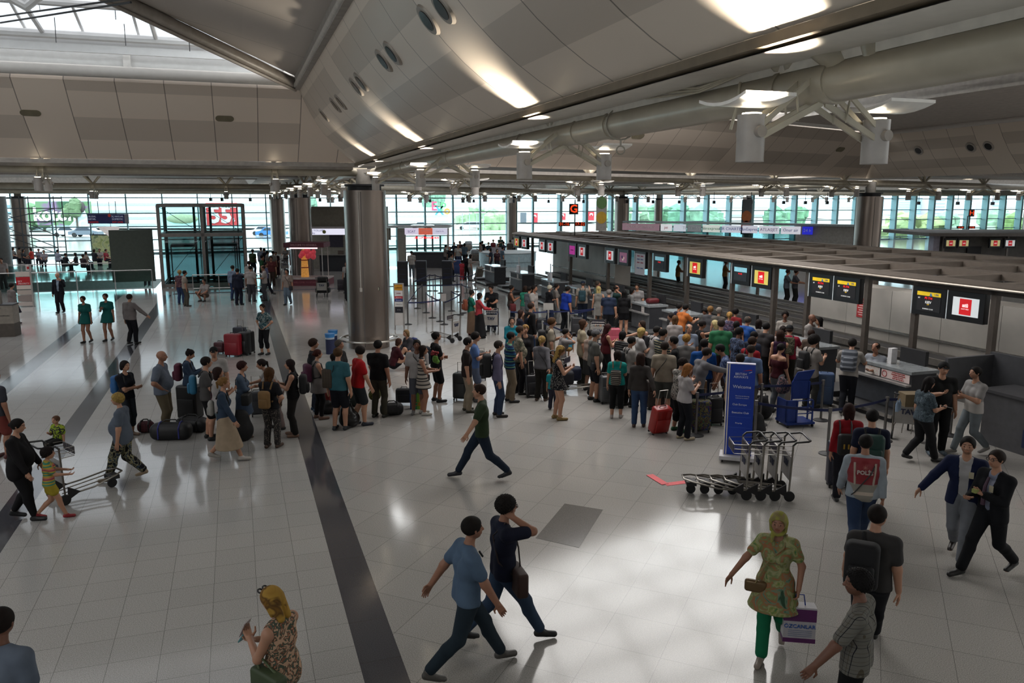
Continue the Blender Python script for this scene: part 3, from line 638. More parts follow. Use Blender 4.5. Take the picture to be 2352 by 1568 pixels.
# walls inside the island
stl=mat('#b3aea7',rough=.45,metal=.2,var=.16,scale=.8,bump=.05)
def steelwall(a,b0,b1,h,label,n):
    T=thing('metal_partition',label,'partition',hall(a,b0),A)
    w=(b1-b0)/n
    for k in range(n): m=MB(); m.box(0,.9,k*w+.006,(k+1)*w-.006,.3,h); m.obj('panel',stl,T)
    m=MB(); m.box(-.06,-.005,0,b1-b0,1.02,1.09); m.obj('rail',chrome,T)
    return T
SW=steelwall(18.9,6,22.9,2.3,'scuffed grey metal wall behind the nearer check-in desks',9)
SW2=steelwall(18.6,37.5,46.2,2.75,'grey metal wall behind the farthest check-in desks',6)
def paper(parent,loc,w,h,col,lines,name='notice',lc='#ffffff',d=(0,1,0),txt=None,ts=.05):
    """sheet facing -x of the hall frame: width along y"""
    m=MB(); m.box(loc[0]-.008,loc[0],loc[1]-w/2,loc[1]+w/2,loc[2]-h/2,loc[2]+h/2); o=m.obj(name,mat(col,var=.03),parent)
    for k in range(lines): 
        z=loc[2]+h*(.36-.72*k/max(lines-1,1)); q=w*(.40 if k%2 else .30); m=MB(); m.box(loc[0]-.011,loc[0]-.009,loc[1]-q,loc[1]+q,z-h*.022,z+h*.022); m.obj('printed_line',mat(lc,var=.02),o)
    if txt: text(txt,ts,frame((loc[0]-.012,loc[1],loc[2]),(0,-1,0),(0,0,1)),lc,'printed_text',o)
    return o
paper(SW,(-.01,14.3,1.62),.5,.62,'#b23b3e',7,lc='#e8c9c4'); paper(SW2,(-.01,5.9,1.75),.55,.55,'#8c2f35',5,lc='#c98f8d')
# screens under the canopy front
def screen(b,kind,label,w=.92,h=.70,grp='screens under the canopy'):
    T=thing('flight_screen',label,'screen',hall(CF-.02,b,CZ-.52),A); m=MB(); m.box(-.02,.14,-w/2,w/2,-h/2,h/2); m.obj('housing',mat('#131316',rough=.35),T)
    m=MB(); m.box(-.03,-.02,w/2+.01,w/2+.04,-h/2,h/2); m.obj('side_strip',mat('#b9c3c9',rough=.4),T)
    sw,sh=w*.36,h*.31
    if kind=='kiev':
        m=MB(); m.box(-.028,-.021,-sw,sw,-sh*1.1,sh*1.1); m.obj('panel',mat('#17181c',emit=.1),T)
        m=MB(); m.box(-.034,-.029,-sw,sw,sh*.65,sh*1.1); m.obj('banner',mat('#d9b722',emit=.35),T)
        m=MB(); m.poly([(-.036,sw*.05-.04,sh*.66),(-.036,-.02-.04,sh*1.05),(-.036,-.12,sh*.66)],.001); m.obj('tail_fin',mat('#3d6f9c',emit=.3),T)
        f=lambda s,size,y,z,c,e: text(s,size,frame((-.036,y,z),(0,-1,0),(0,0,1)),mat(c,emit=e),'lettering',T)
        f('UIA',.075,-sw*.66,sh*.87,'#2b4d78',.3); f('PS 714',.085,0,sh*.38,'#d8232a',.9); f('KIEV',.095,0,-.02,'#d8d8d8',.5); f('KBP',.04,0,-.075,'#c7a533',.4); f('BUSINESS CLASS' if 'business' in label else 'ECONOMY CLASS',.045,0,-sh*.85,'#bdbdbd',.4); f('IST',.05,sw*.8,sh*.35,'#c9c9c9',.4)
    elif kind=='board':
        m=MB(); m.box(-.028,-.021,-sw*1.25,sw*1.25,-h*.9,sh*1.2); m.obj('panel',mat('#a9abb3',var=.05),T)
        for k in range(2):
            for z,c in ((.16,'#8c3b52'),(.02,'#4a5b86'),(-.12,'#80424f'),(-.36,'#5c6690')): m=MB(); m.box(-.032,-.029,-.3+.32*k,-.06+.32*k,z-.02,z+.03); m.obj('printed_line',mat(c,var=.02),T)
    elif kind=='blue':
        m=MB(); m.box(-.028,-.021,-sw,sw,-sh,sh*1.1); m.obj('panel',mat('#20262c',emit=.15),T); m=MB(); m.box(-.034,-.029,-sw,sw,sh*.4,sh*1.1); m.obj('banner',mat('#7fb7c6',emit=.4),T)
        text('PC 272',.07,frame((-.036,0,.02),(0,-1,0),(0,0,1)),mat('#d8232a',emit=.8),'lettering',T)
    else:
        bgc={'red':'#c9cfd2','yellow':'#c9b95e','pink':'#c93aa6','photo':'#9c6b86'}[kind]; em={'red':.45,'yellow':.3,'pink':.35,'photo':.25}[kind]
        m=MB(); m.box(-.028,-.021,-sw,sw,-sh,sh); m.obj('panel',mat(bgc,emit=em,var=.02),T)
        if kind in('red','yellow'):
            m=MB(); m.box(-.033,-.029,-sw*.45,sw*.45,-sh*.86,sh*.86); m.obj('logo_square',mat('#c3141c',emit=.45,var=.02),T)
            text('atü',.13,frame((-.036,0,.035),(0,-1,0),(0,0,1)),mat('#f2dada',emit=.6),'lettering',T,bold=.004)
            text('DUTY FREE',.042,frame((-.036,0,-.055),(0,-1,0),(0,0,1)),mat('#e9c9c9',emit=.5),'lettering',T)
        elif kind=='photo':
            for y,z,r,c in ((.1,.02,.07,'#473a63'),(-.08,-.02,.06,'#d2b9b0'),(.02,-.1,.05,'#e6ddd0')): m=MB(); m.box(-.032,-.029,y-r,y+r,z-r*.8,z+r*.8); m.obj('picture_patch',mat(c,emit=.2),T)
        else: text('BOARDING',.07,frame((-.036,0,0),(0,-1,0),(0,0,1)),mat('#7b1d66',emit=.2),'lettering',T)
    return T
def bpx(px,py,z=3.0):
    y=535+(px-1190)*(672-535)/(2352-1190); p=at(px,y,3.0); return -p.x*SA+p.y*CA
scr=[(2216,'red','hanging screen with red duty free square on white, nearest of the row'),(2132,'kiev','hanging screen with yellow banner for a Kiev business class flight, second nearest'),(1945,'kiev','hanging screen with yellow banner for an economy Kiev flight, right of the red notice'),(1887,'kiev','hanging screen with yellow banner above the red notice, left of its twin'),
(1752,'yellow','hanging yellow screen with red duty free square, right of the grey Kiev screen'),(1705,'blue','dark hanging screen with pale banner and red flight code, left of a yellow screen'),(1602,'yellow','hanging yellow screen with red square above the counter gap'),(1522,'blue','dark hanging screen with light blue banner right of the poster board'),
(1478,'board','tall pale notice board with two columns of print hanging in the row'),(1440,'photo','hanging screen showing a mauve photo, left of the notice board'),(1410,'red','hanging white screen with red square beside the mauve photo screen'),(1347,'red','hanging white screen with red square right of the magenta screen'),(1325,'pink','magenta hanging screen with dark lettering'),
(1276,'red','hanging white screen with red square, right one of the second farthest pair'),(1257,'red','hanging white screen with red square, left one of the second farthest pair'),(1217,'red','hanging white screen with red square, farthest pair of the row'),(1200,'yellow','yellow hanging screen with red square, farthest of the row')]
for px,k,lab in scr: screen(bpx(px,0),k,lab,w=1.02 if px>1500 else .98,h=.72)
# conveyors
belt=mat('#3b3a3b',rough=.6)
for a,z,b0_,b1_,lab in ((17.35,.50,7,46.5,'long baggage conveyor nearest the check-in desks'),(18.05,.75,7,45,'second baggage conveyor with steel rails behind the desks'),(20.2,.6,24,45,'third baggage conveyor seen in the open middle of the island'),(21.4,.62,24,45,'fourth baggage conveyor in the middle of the island'),(22.6,.6,24,45,'fifth baggage conveyor towards the back of the island')):
    T=thing('baggage_conveyor',lab,'conveyor',hall(a,b0_),A); L=b1_-b0_; w=.28 if a<18 else .4
    m=MB(); m.box(-w,w,0,L,z-.06,z); m.obj('belt',belt,T)
    for s in (-1,1): m=MB(); m.box(s*w-.03,s*w+.03,0,L,z-.12,z+.06); m.obj('side_rail',alum,T)
    m=MB()
    m.box(-w*.9,w*.9,.2,L-.2,0,z-.12); m.obj('plinth','#4c4a48',T)
# check-in desks
notice=pattern('multi','#ddd','#ccc',('#c8c4c2','#c9b9bb','#b7c4c6','#cbbda9','#a9858d','#c8c4c2'),scale=30)
def desk(b0,b1,label,big=False,red=False,board=False,a=14.45):
    T=thing('check_in_desk',label,'check-in desk',hall(a,b0),A); L=b1-b0
    m=MB(); m.box(0,.72,0,L,.16,1.08); m.obj('cabinet',mat('#2e2f33',rough=.5),T)
    m=MB(); m.box(-.04,.78,-.02,L+.02,1.08,1.15); m.obj('desk_top',mat('#8e9396',rough=.18,metal=.3),T)
    m=MB(); m.box(-.16,0,0,L,.80,.845); m.obj('ledge',mat('#aaa8a6',rough=.3,metal=.6),T)
    m=MB(); m.box(-.01,0,.0,L,.2,.8); m.obj('front_panel',mat('#3c3f45',rough=.5) if big else mat('#5d5f62',rough=.5),T)
    m=MB(); m.box(-.5,.7,0,L,0,.16); m.obj('plinth','#28282a',T)
    m=MB(); m.box(-.55,-.5,0,L+1.0,.1,.18); m.obj('kick_rail',chrome,T)
    m=MB(); m.box(-.5,1.6,L+.02,L+.85,.05,.3); m.obj('weighing_belt',mat('#3a3a3b',rough=.5),T)
    m=MB(); m.box(-.012,-.0,-.02,0,.2,1.08); 
    if not big: paper(T,(-.012,L*.35,.95),.22,.24,'#bdb9b5',3,lc='#8c6f74')
    if big:
        m=MB(); m.box(-.02,-.005,.95,1.42,.86,1.06); m.obj('printed_notice',notice,T)
        m=MB(); m.box(-.02,-.005,.05,.90,.86,1.06); o=m.obj('warning_notice',mat('#c9b7b4',var=.03),T)
        m=MB(); m.tube([(-.024,.8+.07*math.cos(k*PI/10),.96+.07*math.sin(k*PI/10)) for k in range(20)],.008,6,closed=True); m.obj('prohibition_ring','#a3322f',o)
        for k,s in enumerate(('LÜTFEN BANTLARIN','ÜZERİNE ÇIKMAYINIZ','PLEASE DO NOT','STEP ON THE BELT')): text(s,.042,frame((-.023,.38,1.03-.046*k),(0,-1,0),(0,0,1)),'#a8403c','printed_text',o)
        m=MB(); m.box(.25,.42,.9,1.02,1.15,1.52); m.obj('leaflet_stand','#c5c4c6',T)
    if board:
        m=MB(); m.box(.15,.25,L*.5,L*.5+.4,1.15,1.5); m.box(.2,.22,L*.5+.1,L*.5+.2,1.5,1.95); m.obj('sign_stand','#c9c9cd',T)
    m=MB(); m.box(.75,.85,L*.2,L*.6,1.15,1.5); m.obj('monitor','#1b1b1e',T)
    return T
ds=[(13.85,15.75,'long dark check-in desk with a red-print warning notice, nearest full desk',True,0,0),(17.1,18.9,'dark check-in desk behind the young man with afro hair',False,0,0),(20.4,22.2,'check-in desk in front of the agent with curly hair',False,0,0),(23.6,25.2,'check-in desk where the man in orange leans',False,0,0),
(26.2,27.6,'charcoal check-in desk with a red bag lying on it',False,0,0),(29.6,31.2,'check-in desk hidden behind the queue right of the blonde in a grey dress',False,0,0),(32.8,34.2,'check-in desk in front of the man in royal blue',False,0,0),(35.7,37.4,'check-in desk with a white sign stand, third from the far end',False,0,1),(40.3,42.2,'check-in desk with a white sign stand, second from the far end',False,0,1),(45.2,47.1,'check-in desk farthest along the island',False,0,0)]
for b0_,b1_,lab,bg_,r_,bo in ds: desk(b0_,b1_,lab,bool(bg_),bool(r_),bool(bo))
# last desk at the right border with high dark screens
T=thing('check_in_desk','dark corner check-in desk with high screens at the right edge','check-in desk',hall(14.6,9.2),A)
m=MB(); m.box(0,.08,0,2.9,0,1.1); m.obj('front_panel','#47474a',T); m=MB(); m.box(-.05,.9,0,2.95,1.1,1.16); m.obj('desk_top','#3a3a3d',T)
m=MB(); m.box(.9,.98,0,3.6,.9,1.75); m.obj('screen_panel','#3a3b3f',T); m=MB(); m.box(-.4,1.0,3.5,3.58,.9,1.7); m.obj('screen_panel','#3f4044',T)
m=MB(); m.box(.35,.5,1.2,2.2,1.16,1.5); m.obj('monitor',dark,T); m=MB(); m.box(.3,.33,1.3,1.8,1.5,1.53); m.box(.3,.33,1.25,1.37,1.36,1.5); m.obj('tape',mat('#c79a2a'),T)
for k in range(3): paper(T,(-.01,.9+.42*k,.85),.3,.42,'#a33226',3,lc='#c79a2a')
m=MB(); m.box(-.6,-.1,-.1,.5,.35,.7); m.obj('plastic_bin',mat('#26304f'),thing('luggage_bin','dark blue plastic bin under the corner desk','bin',hall(14.6,10.2),A))
# information board + signs on the canopy
T=thing('hall_sign','orange letter G sign on a mast with 01-16 and 17-32','sign',hall(0,0),0); b=47; c=dep(1320,522,46.5); T.location=(c.x,c.y,CZ-.1)
zt=5.0+ (473-497)*0; 
m=MB(); m.box(-.03,.03,-.03,.03,0,2.2); m.obj('mast',dark,T)
def pz(px,py,Y=46.5): q=dep(px,py,Y); return q.x-c.x, q.z-(CZ-.1)
x0,z0=pz(1307,492); x1,z1=pz(1328,468); m=MB(); m.box(x0,x1,-.12,-.04,z0,z1); m.obj('letter_box','#161418',T); text('G',.62,frame(((x0+x1)/2,-.13,(z0+z1)/2),(1,0,0),(0,0,1)),mat('#e8431c',emit=1.1),'lettering',T,bold=.012)
for s,xa,xb in (('01-16',1283,1309),('17-32',1319,1344)):
    x0,z0=pz(xa,519); x1,z1=pz(xb,510); m=MB(); m.box(x0,x1,-.12,-.04,z0,z1); m.obj('number_box','#161418',T); text(s,.24,frame(((x0+x1)/2,-.13,(z0+z1)/2),(1,0,0),(0,0,1)),mat('#e8431c',emit=1.1),'lettering',T)
# hanging banners
for px0,px1,py0,py1,Y,nm,c1,cc in ((1370,1393,452,530,60,'tall banner with green and orange ovals hanging left of a column','#8b857f',(('#4f6b3c',.28,.14),('#b08a2c',.66,.18))),(1705,1724,458,538,70,'tall dark banner with a rainbow hanging over the canopy','#56585a',(('#b5683a',.55,.06),('#a8574a',.8,.14)))):
    p0=dep(px0,py0,Y); p1=dep(px1,py1,Y); T=thing('hanging_banner',nm,'banner',((p0.x+p1.x)/2,Y,p1.z)); w=(p1.x-p0.x)/2; h=p0.z-p1.z
    m=MB(); m.box(-w,w,0,.03,0,h); m.obj('cloth',c1,T)
    for cl,v,r in cc: m=MB(); m.disc((0,-.01,h*(1-v)),(0,1,0),w*.98,.01,24); o=m.obj('printed_oval',mat(cl),T); o.scale=(1,1,1.15)
    m=MB(); m.tube([(0,.015,h),(0,.015,h+.35)],.02,6); m.obj('hanger','#555',T)
# second island H at far right
T=thing('check_in_canopy','far check-in island at the right edge with four screens','canopy',hall(44,0),A); bq=lambda px: 0
p0=dep(2130,533,46); 
T2=T; T2.location=(p0.x,46,0); T2.rotation_euler=(0,0,R(-2))
m=MB(); m.box(0,16,-.2,6,3.02,3.2); m.obj('roof_panel','#5a5450',T); m=MB(); m.box(.9,16,.6,.8,0,3.0); m.obj('wall_panel','#4a4744',T)
m=MB(); m.box(.55,.9,.3,.9,0,3.0); m.obj('end_panel','#8d8a98',T)
for x in (1.0,4.6,5.9): m=MB(); m.box(x,x+.1,.1,.2,0,3.0); m.obj('post','#6b6661',T)
m=MB(); m.box(2.6,3.4,.5,.6,1.6,2.4); m.obj('opening','#17171a',T)
for k,(x,kc) in enumerate(((1.35,'yellow'),(2.1,'yellow'),(3.9,'yellow'),(4.75,'red'))):
    S=thing('flight_screen','small duty free screen on the far right island, number %s from the left'%['one','two','three','four'][k],'screen',(p0.x+x,45.9,2.62))
    m=MB(); m.box(-.34,.34,0,.1,-.27,.27); m.obj('housing','#151518',S); m=MB(); m.box(-.26,.26,-.01,0,-.17,.17); m.obj('panel',mat('#c5bb86' if kc=='yellow' else '#cfd3d3',emit=.4),S); m=MB(); m.box(-.11,.11,-.02,-.01,-.15,.15); m.obj('logo_square',mat('#b8222a',emit=.4),S); text('atü',.12,frame((0,-.025,0),(1,0,0),(0,0,1)),mat('#eddada',emit=.5),'lettering',S)
S=thing('hall_sign','orange letter H sign on a mast at the far right','sign',dep(2219,536,60)-Vector((0,0,.0)))
m=MB(); m.box(-.03,.03,-.03,.03,0,1.3); m.obj('mast',dark,S); m=MB(); m.box(.03,.42,-.1,0,1.25,1.78); m.obj('letter_box','#161418',S); text('H',.5,frame((.225,-.11,1.5),(1,0,0),(0,0,1)),mat('#e8431c',emit=1.1),'lettering',S)
for x,s_ in ((-.5,'01-16'),(.33,'17-32')): m=MB(); m.box(x-.26,x+.26,-.1,0,.35,.55); m.obj('number_box','#161418',S); text(s_,.16,frame((x,-.11,.45),(1,0,0),(0,0,1)),mat('#e8431c',emit=1.0),'lettering',S)
# shop fronts between the canopy and the right-hand windows
T=thing('shop_row','long row of airline ticket offices with signs behind the canopy','ticket office',(0,0,0))
P0=dep(1430,512,72); P1=dep(1960,533,60); d=(P1-P0); ax=Vector((d.x,d.y,0)).normalized(); T.location=(P0.x,P0.y,0); T.rotation_euler=(0,0,math.atan2(ax.y,ax.x)); L=(Vector((d.x,d.y,0))).length
m=MB(); m.box(0,L,0,1.5,3.1,3.25); m.obj('roof_panel','#8a9496',T); m=MB(); m.box(0,L,.4,.5,0,2.9); m.obj('shop_glass',glass('#9fb7b9',.6),T); m=MB(); m.box(L*.78,L,.2,.4,0,3.1); m.obj('wall_panel','#8f8b86',T)
x=0
for w_,c,tx,tc in ((.20,'#8a6f78','TURKISH AIRLINES','#d9c9cc'),(.06,'#d9d9dd','jet','#b9414b'),(.065,'#c5cbd6','',None),(.07,'#6d7275','TICKET SALES','#b7bbbd'),(.085,'#cfd6cf','sunexpress','#3f8f6a'),(.09,'#cdd1e0','AIR CHARTER','#5f6aa5'),(.07,'#d9d9e6','SunExpress','#6a74b8'),(.09,'#dfe0ea','ATLASJET','#a87ab0'),(.085,'#e4e4ee','Onur air','#4c5aa8'),(.045,'#2a2fd0','24 h','#cfd2ff')):
    X0=x*L*.94; X1=(x+w_)*L*.94; m=MB(); m.box(X0+.03,X1-.03,-.1,0,2.45,3.05); m.obj('fascia_sign',mat(c,emit=.5,var=.04),T)
    if tx: text(tx,.34,frame(((X0+X1)/2,-.11,2.75),(1,0,0),(0,0,1)),tc,'lettering',T)
    x+=w_+.005
# ================================================================= middle and left of the hall
# lift tower
fr_=mat('#6c6763',rough=.45,metal=.3); tg=glass('#bfe0e4',.6)
EL=(-4.15,0.5); eb=50.4; D=4.6; HZ=4.75
T=thing('lift_tower','glass and steel lift tower with two lift shafts left of the hall','lift tower',hall(EL[0],eb),A); W=EL[1]-EL[0]
for x in (0,W/2,W): 
    m=MB(); m.box(x-.09,x+.09,-.09,.09,0,HZ); m.obj('frame_post',fr_,T)
    m=MB(); m.box(x-.09,x+.09,D-.09,D+.09,0,HZ); m.obj('frame_post',fr_,T)
for z in (HZ,3.05,.12):
    for y in (0,D): m=MB(); m.box(0,W,y-.09,y+.09,z-.1,z+.1); m.obj('frame_beam',fr_,T)
    for x in (0,W): m=MB(); m.box(x-.08,x+.08,0,D,z-.08,z+.08); m.obj('frame_beam',fr_,T)
for x0,x1 in ((.09,W/2-.09),(W/2+.09,W-.09)):
    m=MB(); m.quad((x0,0,3.15),(x1,0,3.15),(x1,0,HZ-.1),(x0,0,HZ-.1)); m.obj('glass_pane',tg,T)
    m=MB(); m.quad((x0,0,.2),(x1,0,.2),(x1,0,2.95),(x0,0,2.95)); m.obj('glass_pane',glass('#7d9496',.7),T)
    m=MB(); m.quad((x0,D-.1,.2),(x1,D-.1,.2),(x1,D-.1,2.95),(x0,D-.1,2.95)); m.obj('glass_pane',glass('#6f8283',.7),T)
    xm=(x0+x1)/2
    m=MB(); m.tube([(x0,.05,HZ-.1),(x1,.05,3.15)],.015,5); m.obj('tie_rod',fr_,T)
    m=MB(); m.tube([(x1,.05,2.9),(x0,.05,.3)],.015,5); m.obj('tie_rod',fr_,T)
    m=MB(); m.box(xm-.7,xm+.7,1.2,2.6,.1,.2); m.box(xm-.7,xm+.7,1.2,2.6,2.3,2.45); m.box(xm-.72,xm-.66,1.2,1.26,.1,2.4); m.box(xm+.66,xm+.72,1.2,1.26,.1,2.4); m.obj('lift_car','#30383a',T)
for x in (W/2-.45,W/2+.45): m=MB(); m.box(x-.07,x+.07,1.0,1.12,0,HZ-.1); m.obj('guide_rail','#17191b',T)
for x in (.35,W-.35): m=MB(); m.box(x-.03,x+.03,.5,.56,0,HZ-.1); m.obj('guide_rail','#1d2022',T)
# glazed partition + dark panel left of the tower
m=MB(); m.box(0,2.3,0,.1,.35,3.35); m.obj('dark_panel','#3a4038',label='dark green-grey panel standing left of the lift tower',cat='panel',loc=hall(-6.9,51.2),rz=A)
def balustrade(a0,a1,b0,b1,label,h=1.1,step=1.9,bar2=False):
    p=hall(a0,b0); q=hall(a1,b1); L=(q-p).length; T=thing('balustrade',label,'balustrade',p,math.atan2(q.y-p.y,q.x-p.x)); n=max(1,round(L/step))
    m=MB(); m.tube([(0,0,h),(L,0,h)],.028,8); m.obj('handrail',chrome,T)
    if bar2: m=MB(); m.tube([(0,0,.2),(L,0,.2)],.022,8); m.obj('bottom_rail',chrome,T)
    for k in range(n+1): m=MB(); m.box(L*k/n-.02,L*k/n+.02,-.02,.02,0,h); m.obj('baluster','#868481',T)
    for k in range(n): m=MB(); m.quad((L*k/n+.04,0,.08),(L*(k+1)/n-.04,0,.08),(L*(k+1)/n-.04,0,h-.08),(L*k/n+.04,0,h-.08)); m.obj('glass_pane',glass('#a9c4c0',.7),T)
balustrade(-30,-4.7,VB0-.1,VB0-.1,'glass balustrade along the stair void, nearer one')
balustrade(-30,-6.9,VB1+.1,VB1+.1,'glass balustrade on the far side of the stair void')
balustrade(-2.4,1.7,47.6,47.3,'low glass railing in front of the lift tower',.95,1.4,True)
# scaffolding at the left windows
T=thing('scaffold','tall black scaffolding standing before the left windows','scaffold',dep(60,560,66)-Vector((0,0,0))); T.location.z=0
for x in (-2.6,-.2,2.6):
    for y in (0,1.2): m=MB(); m.tube([(x,y,0),(x,y,5.4)],.04,6); m.obj('upright','#23272a',T)
for z in (1.2,2.2,3.3,4.4,5.2):
    for y in (0,1.2): m=MB(); m.tube([(-2.6,y,z),(2.6,y,z)],.035,6); m.obj('ledger','#23272a',T)
for p,q in (((-2.6,0,4.4),(2.6,0,2.2)),((2.6,0,4.4),(-2.6,0,3.3)),((-2.6,0,3.3),(2.6,0,1.2)),((-2.6,1.2,2.2),(2.6,1.2,.4))): m=MB(); m.tube([p,q],.035,6); m.obj('brace','#23272a',T)
# round column with dark cladding at far left border
m=MB(); m.cyl((0,0),.9,0,5.3,24); m.obj('column',mat('#4a4a48',rough=.5),loc=dep(-12,560,52)*1 and Vector((dep(-12,560,52).x,52,0)),label='dark round column cut by the left border',cat='column')
# hanging blue direction sign and pyramid lamp
c=dep(246,502,46); S=thing('direction_sign','dark blue hanging sign with white and red lettering','sign',c)
m=MB(); m.box(-1.12,1.0,0,.14,-.28,.26); m.obj('sign_box','#1d2353',S); m=MB(); m.box(1.0,1.18,-.01,.12,-.28,.26); m.obj('end_cap','#77757c',S)
for s,x,z,cl in (('ULUSAL','-.85',.12,'#aab0c4'),('DETAIL','-.85',-.03,'#aab0c4'),('İÇ HATLAR','.6',.12,'#aab0c4'),('DOMESTIC','.6',-.03,'#aab0c4'),('TRANSFER','-.8',-.2,'#b0342f'),('EXIT LEVEL','.6',-.2,'#b0342f')): text(s,.13,frame((float(x),-.012,z),(1,0,0),(0,0,1)),mat(cl,emit=.3),'lettering',S)
m=MB(); m.disc((.15,-.01,.18),(0,1,0),.09,.02,16); m.obj('badge','#b5382c',S); m=MB(); m.tube([(-.5,.07,.26),(-.5,.07,1.0)],.02,5); m.tube([(.5,.07,.26),(.5,.07,1.0)],.02,5); m.obj('hanger','#44464a',S)
c=dep(249,521,52); m=MB(); m.poly([(-.75,0,0),(.75,0,0),(0,.9,0)],.02); m.add([(-.75,0,0),(.75,0,0),(0,.9,0),(.15,.3,-.9)],[(0,1,3),(1,2,3),(2,0,3)]); T=thing('pyramid_lamp','white inverted pyramid lamp hanging below the blue sign','lamp',c); m.obj('lamp_shade',mat('#e8dcd8',emit=.25,rough=.6),T); m=MB(); m.tube([(0,.3,0),(0,.3,1.6)],.015,5); m.obj('cord','#444',T)
# poster stand (green-yellow) + black planter behind voids
p=dep(237,575,75); m=MB(); m.box(-1.1,1.1,0,.1,-1.4,1.5); S=thing('poster_case','green and yellow lit poster case at the left windows','poster',p); m.obj('case','#20262a',S); m=MB(); m.box(-1.0,1.0,-.02,0,-1.3,1.4); m.obj('poster',pattern('multi','#aaa','#bbb',('#8fa56a','#c9cf8f','#dfe3b0','#7f9a7a','#c2b46a'),scale=1.5),S)
# display booth with balloons
p=at(715,652); T=thing('display_booth','maroon-topped glass display booth by the second column','display booth',(p.x,p.y-.2,0))
m=MB(); m.box(-1.25,1.25,-.85,.85,0,.38); m.obj('plinth','#581f2b',T); m=MB(); m.box(-1.3,1.25,-.9,.9,.38,.46); m.obj('plinth_top','#9b928f',T); m=MB(); m.box(-1.3,1.1,-.85,.85,2.28,2.55); m.obj('header','#4c1a26',T)
m=MB(); m.box(-.95,.7,-.83,-.75,2.2,2.27); m.obj('strip_light',mat('#ffd9dc',emit=1.5),T)
for x,y in ((-1.0,-.75),(.95,-.75),(.95,.75),(-1.0,.75)): m=MB(); m.box(x-.02,x+.02,y-.02,y+.02,.46,2.28); m.obj('corner_post','#b9b6b3',T)
m=MB(); m.quad((-1,-.77,.5),(.95,-.77,.5),(.95,-.77,2.25),(-1,-.77,2.25)); m.obj('glass_pane',glass('#e6e0e2',.6),T)
text('WELCOME TO ISTANBUL',.14,frame((-.1,-.86,2.42),(1,0,0),(0,0,1)),mat('#b58f93'),'lettering',T); text('WELCOME TO ISTANBUL',.14,frame((0,-.86,.2),(1,0,0),(0,0,1)),mat('#94545c'),'lettering',T)
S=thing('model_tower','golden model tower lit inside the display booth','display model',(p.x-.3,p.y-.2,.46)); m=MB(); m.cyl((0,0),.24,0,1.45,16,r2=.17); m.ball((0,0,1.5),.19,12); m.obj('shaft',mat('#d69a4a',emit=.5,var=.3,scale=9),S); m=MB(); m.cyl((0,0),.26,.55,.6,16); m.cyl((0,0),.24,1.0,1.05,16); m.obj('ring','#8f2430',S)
for k,(x,z,r) in enumerate(((-.02,2.05,.2),(-.3,1.9,.17),(.18,1.88,.17),(.33,1.72,.17),(-.42,1.75,.14),(.02,1.75,.17),(.36,1.98,.15))):
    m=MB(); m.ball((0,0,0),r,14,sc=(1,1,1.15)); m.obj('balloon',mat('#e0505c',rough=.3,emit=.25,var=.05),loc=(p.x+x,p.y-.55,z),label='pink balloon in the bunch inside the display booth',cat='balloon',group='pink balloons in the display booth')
# ticket counter with lit white sign, left of near column
p0=at(735,623); T=thing('airline_kiosk','ticket counter under a lit white sign left of the near column','ticket office',(p0.x,p0.y,0),R(2))
m=MB(); m.box(0,4.6,0,.5,0,1.15); m.obj('counter','#2b2c30',T); m=MB(); m.box(-.1,4.7,-.1,.6,1.15,1.2); m.obj('counter_top','#77726d',T)
m=MB(); m.box(-1.3,4.7,-.15,.1,2.62,3.05); m.obj('sign_box',mat('#e0dff0',emit=.8,var=.03),T); text('TÜRK HAVA YOLLARI',.2,frame((-.5,-.17,2.93),(1,0,0),(0,0,1)),'#5a5f96','lettering',T); text('Gulf Air',.2,frame((-.5,-.17,2.73),(1,0,0),(0,0,1)),'#5a5f96','lettering',T); m=MB(); m.disc((.45,-.17,2.83),(0,1,0),.13,.02,12); m.obj('emblem','#7b7a45',T)
m=MB(); m.box(-1.4,4.7,.2,2.6,3.2,4.6); m.obj('upper_wall','#6a6458',T); m=MB(); m.box(-1.4,4.7,0,2.6,3.05,3.2); m.obj('roof_panel','#77726c',T)
m=MB(); m.box(-1.2,4.7,2.5,2.6,0,3.0); m.obj('back_wall','#8d897b',T); m=MB(); m.box(.3,1.3,2.45,2.5,1.6,2.9); m.obj('poster','#3d3a44',T)
for k in range(4): m=MB(); m.box(.3+k*1.0,.7+k*1.0,.15,.4,1.2,1.4+.08*(k%2)); m.obj('counter_item',['#8f8a80','#5b5048','#2d2b2b','#9c978f'][k],T)
m=MB(); m.box(-1.2,-1.0,.3,.45,0,3.0); m.box(4.5,4.65,.3,.45,0,3.0); m.obj('pillar','#7d7973',T)
# ticket office with red LED line, right of near column
p0=at(938,615); T=thing('airline_kiosk','glass ticket office with a red LED line right of the near column','ticket office',(p0.x,p0.y,0),R(-1)); W=3.0
m=MB(); m.box(.3,W,0,.3,0,1.15); m.obj('counter','#2c2c30',T); m=MB(); m.box(-.2,W,-.1,.4,1.15,1.2); m.obj('counter_top','#7e868a',T)
m=MB(); m.box(-.2,.85,-.12,.05,2.5,3.0); m.obj('sign_box',mat('#cfc6da',emit=.7,var=.03),T); m=MB(); m.box(.85,1.9,-.12,.05,2.5,3.0); m.obj('sign_box',mat('#c9604c',emit=.6),T); m=MB(); m.box(1.9,W+.02,-.12,.05,2.5,3.0); m.obj('sign_box',mat('#c3c1d3',emit=.7),T)
text('SCAT',.24,frame((.32,-.13,2.73),(1,0,0),(0,0,1)),'#5b5a98','lettering',T); text('AIR ARABIA',.13,frame((1.38,-.13,2.8),(1,0,0),(0,0,1)),'#eac9bf','lettering',T); text('CHECK IN',.13,frame((2.45,-.13,2.75),(1,0,0),(0,0,1)),'#8a7fa8','lettering',T)
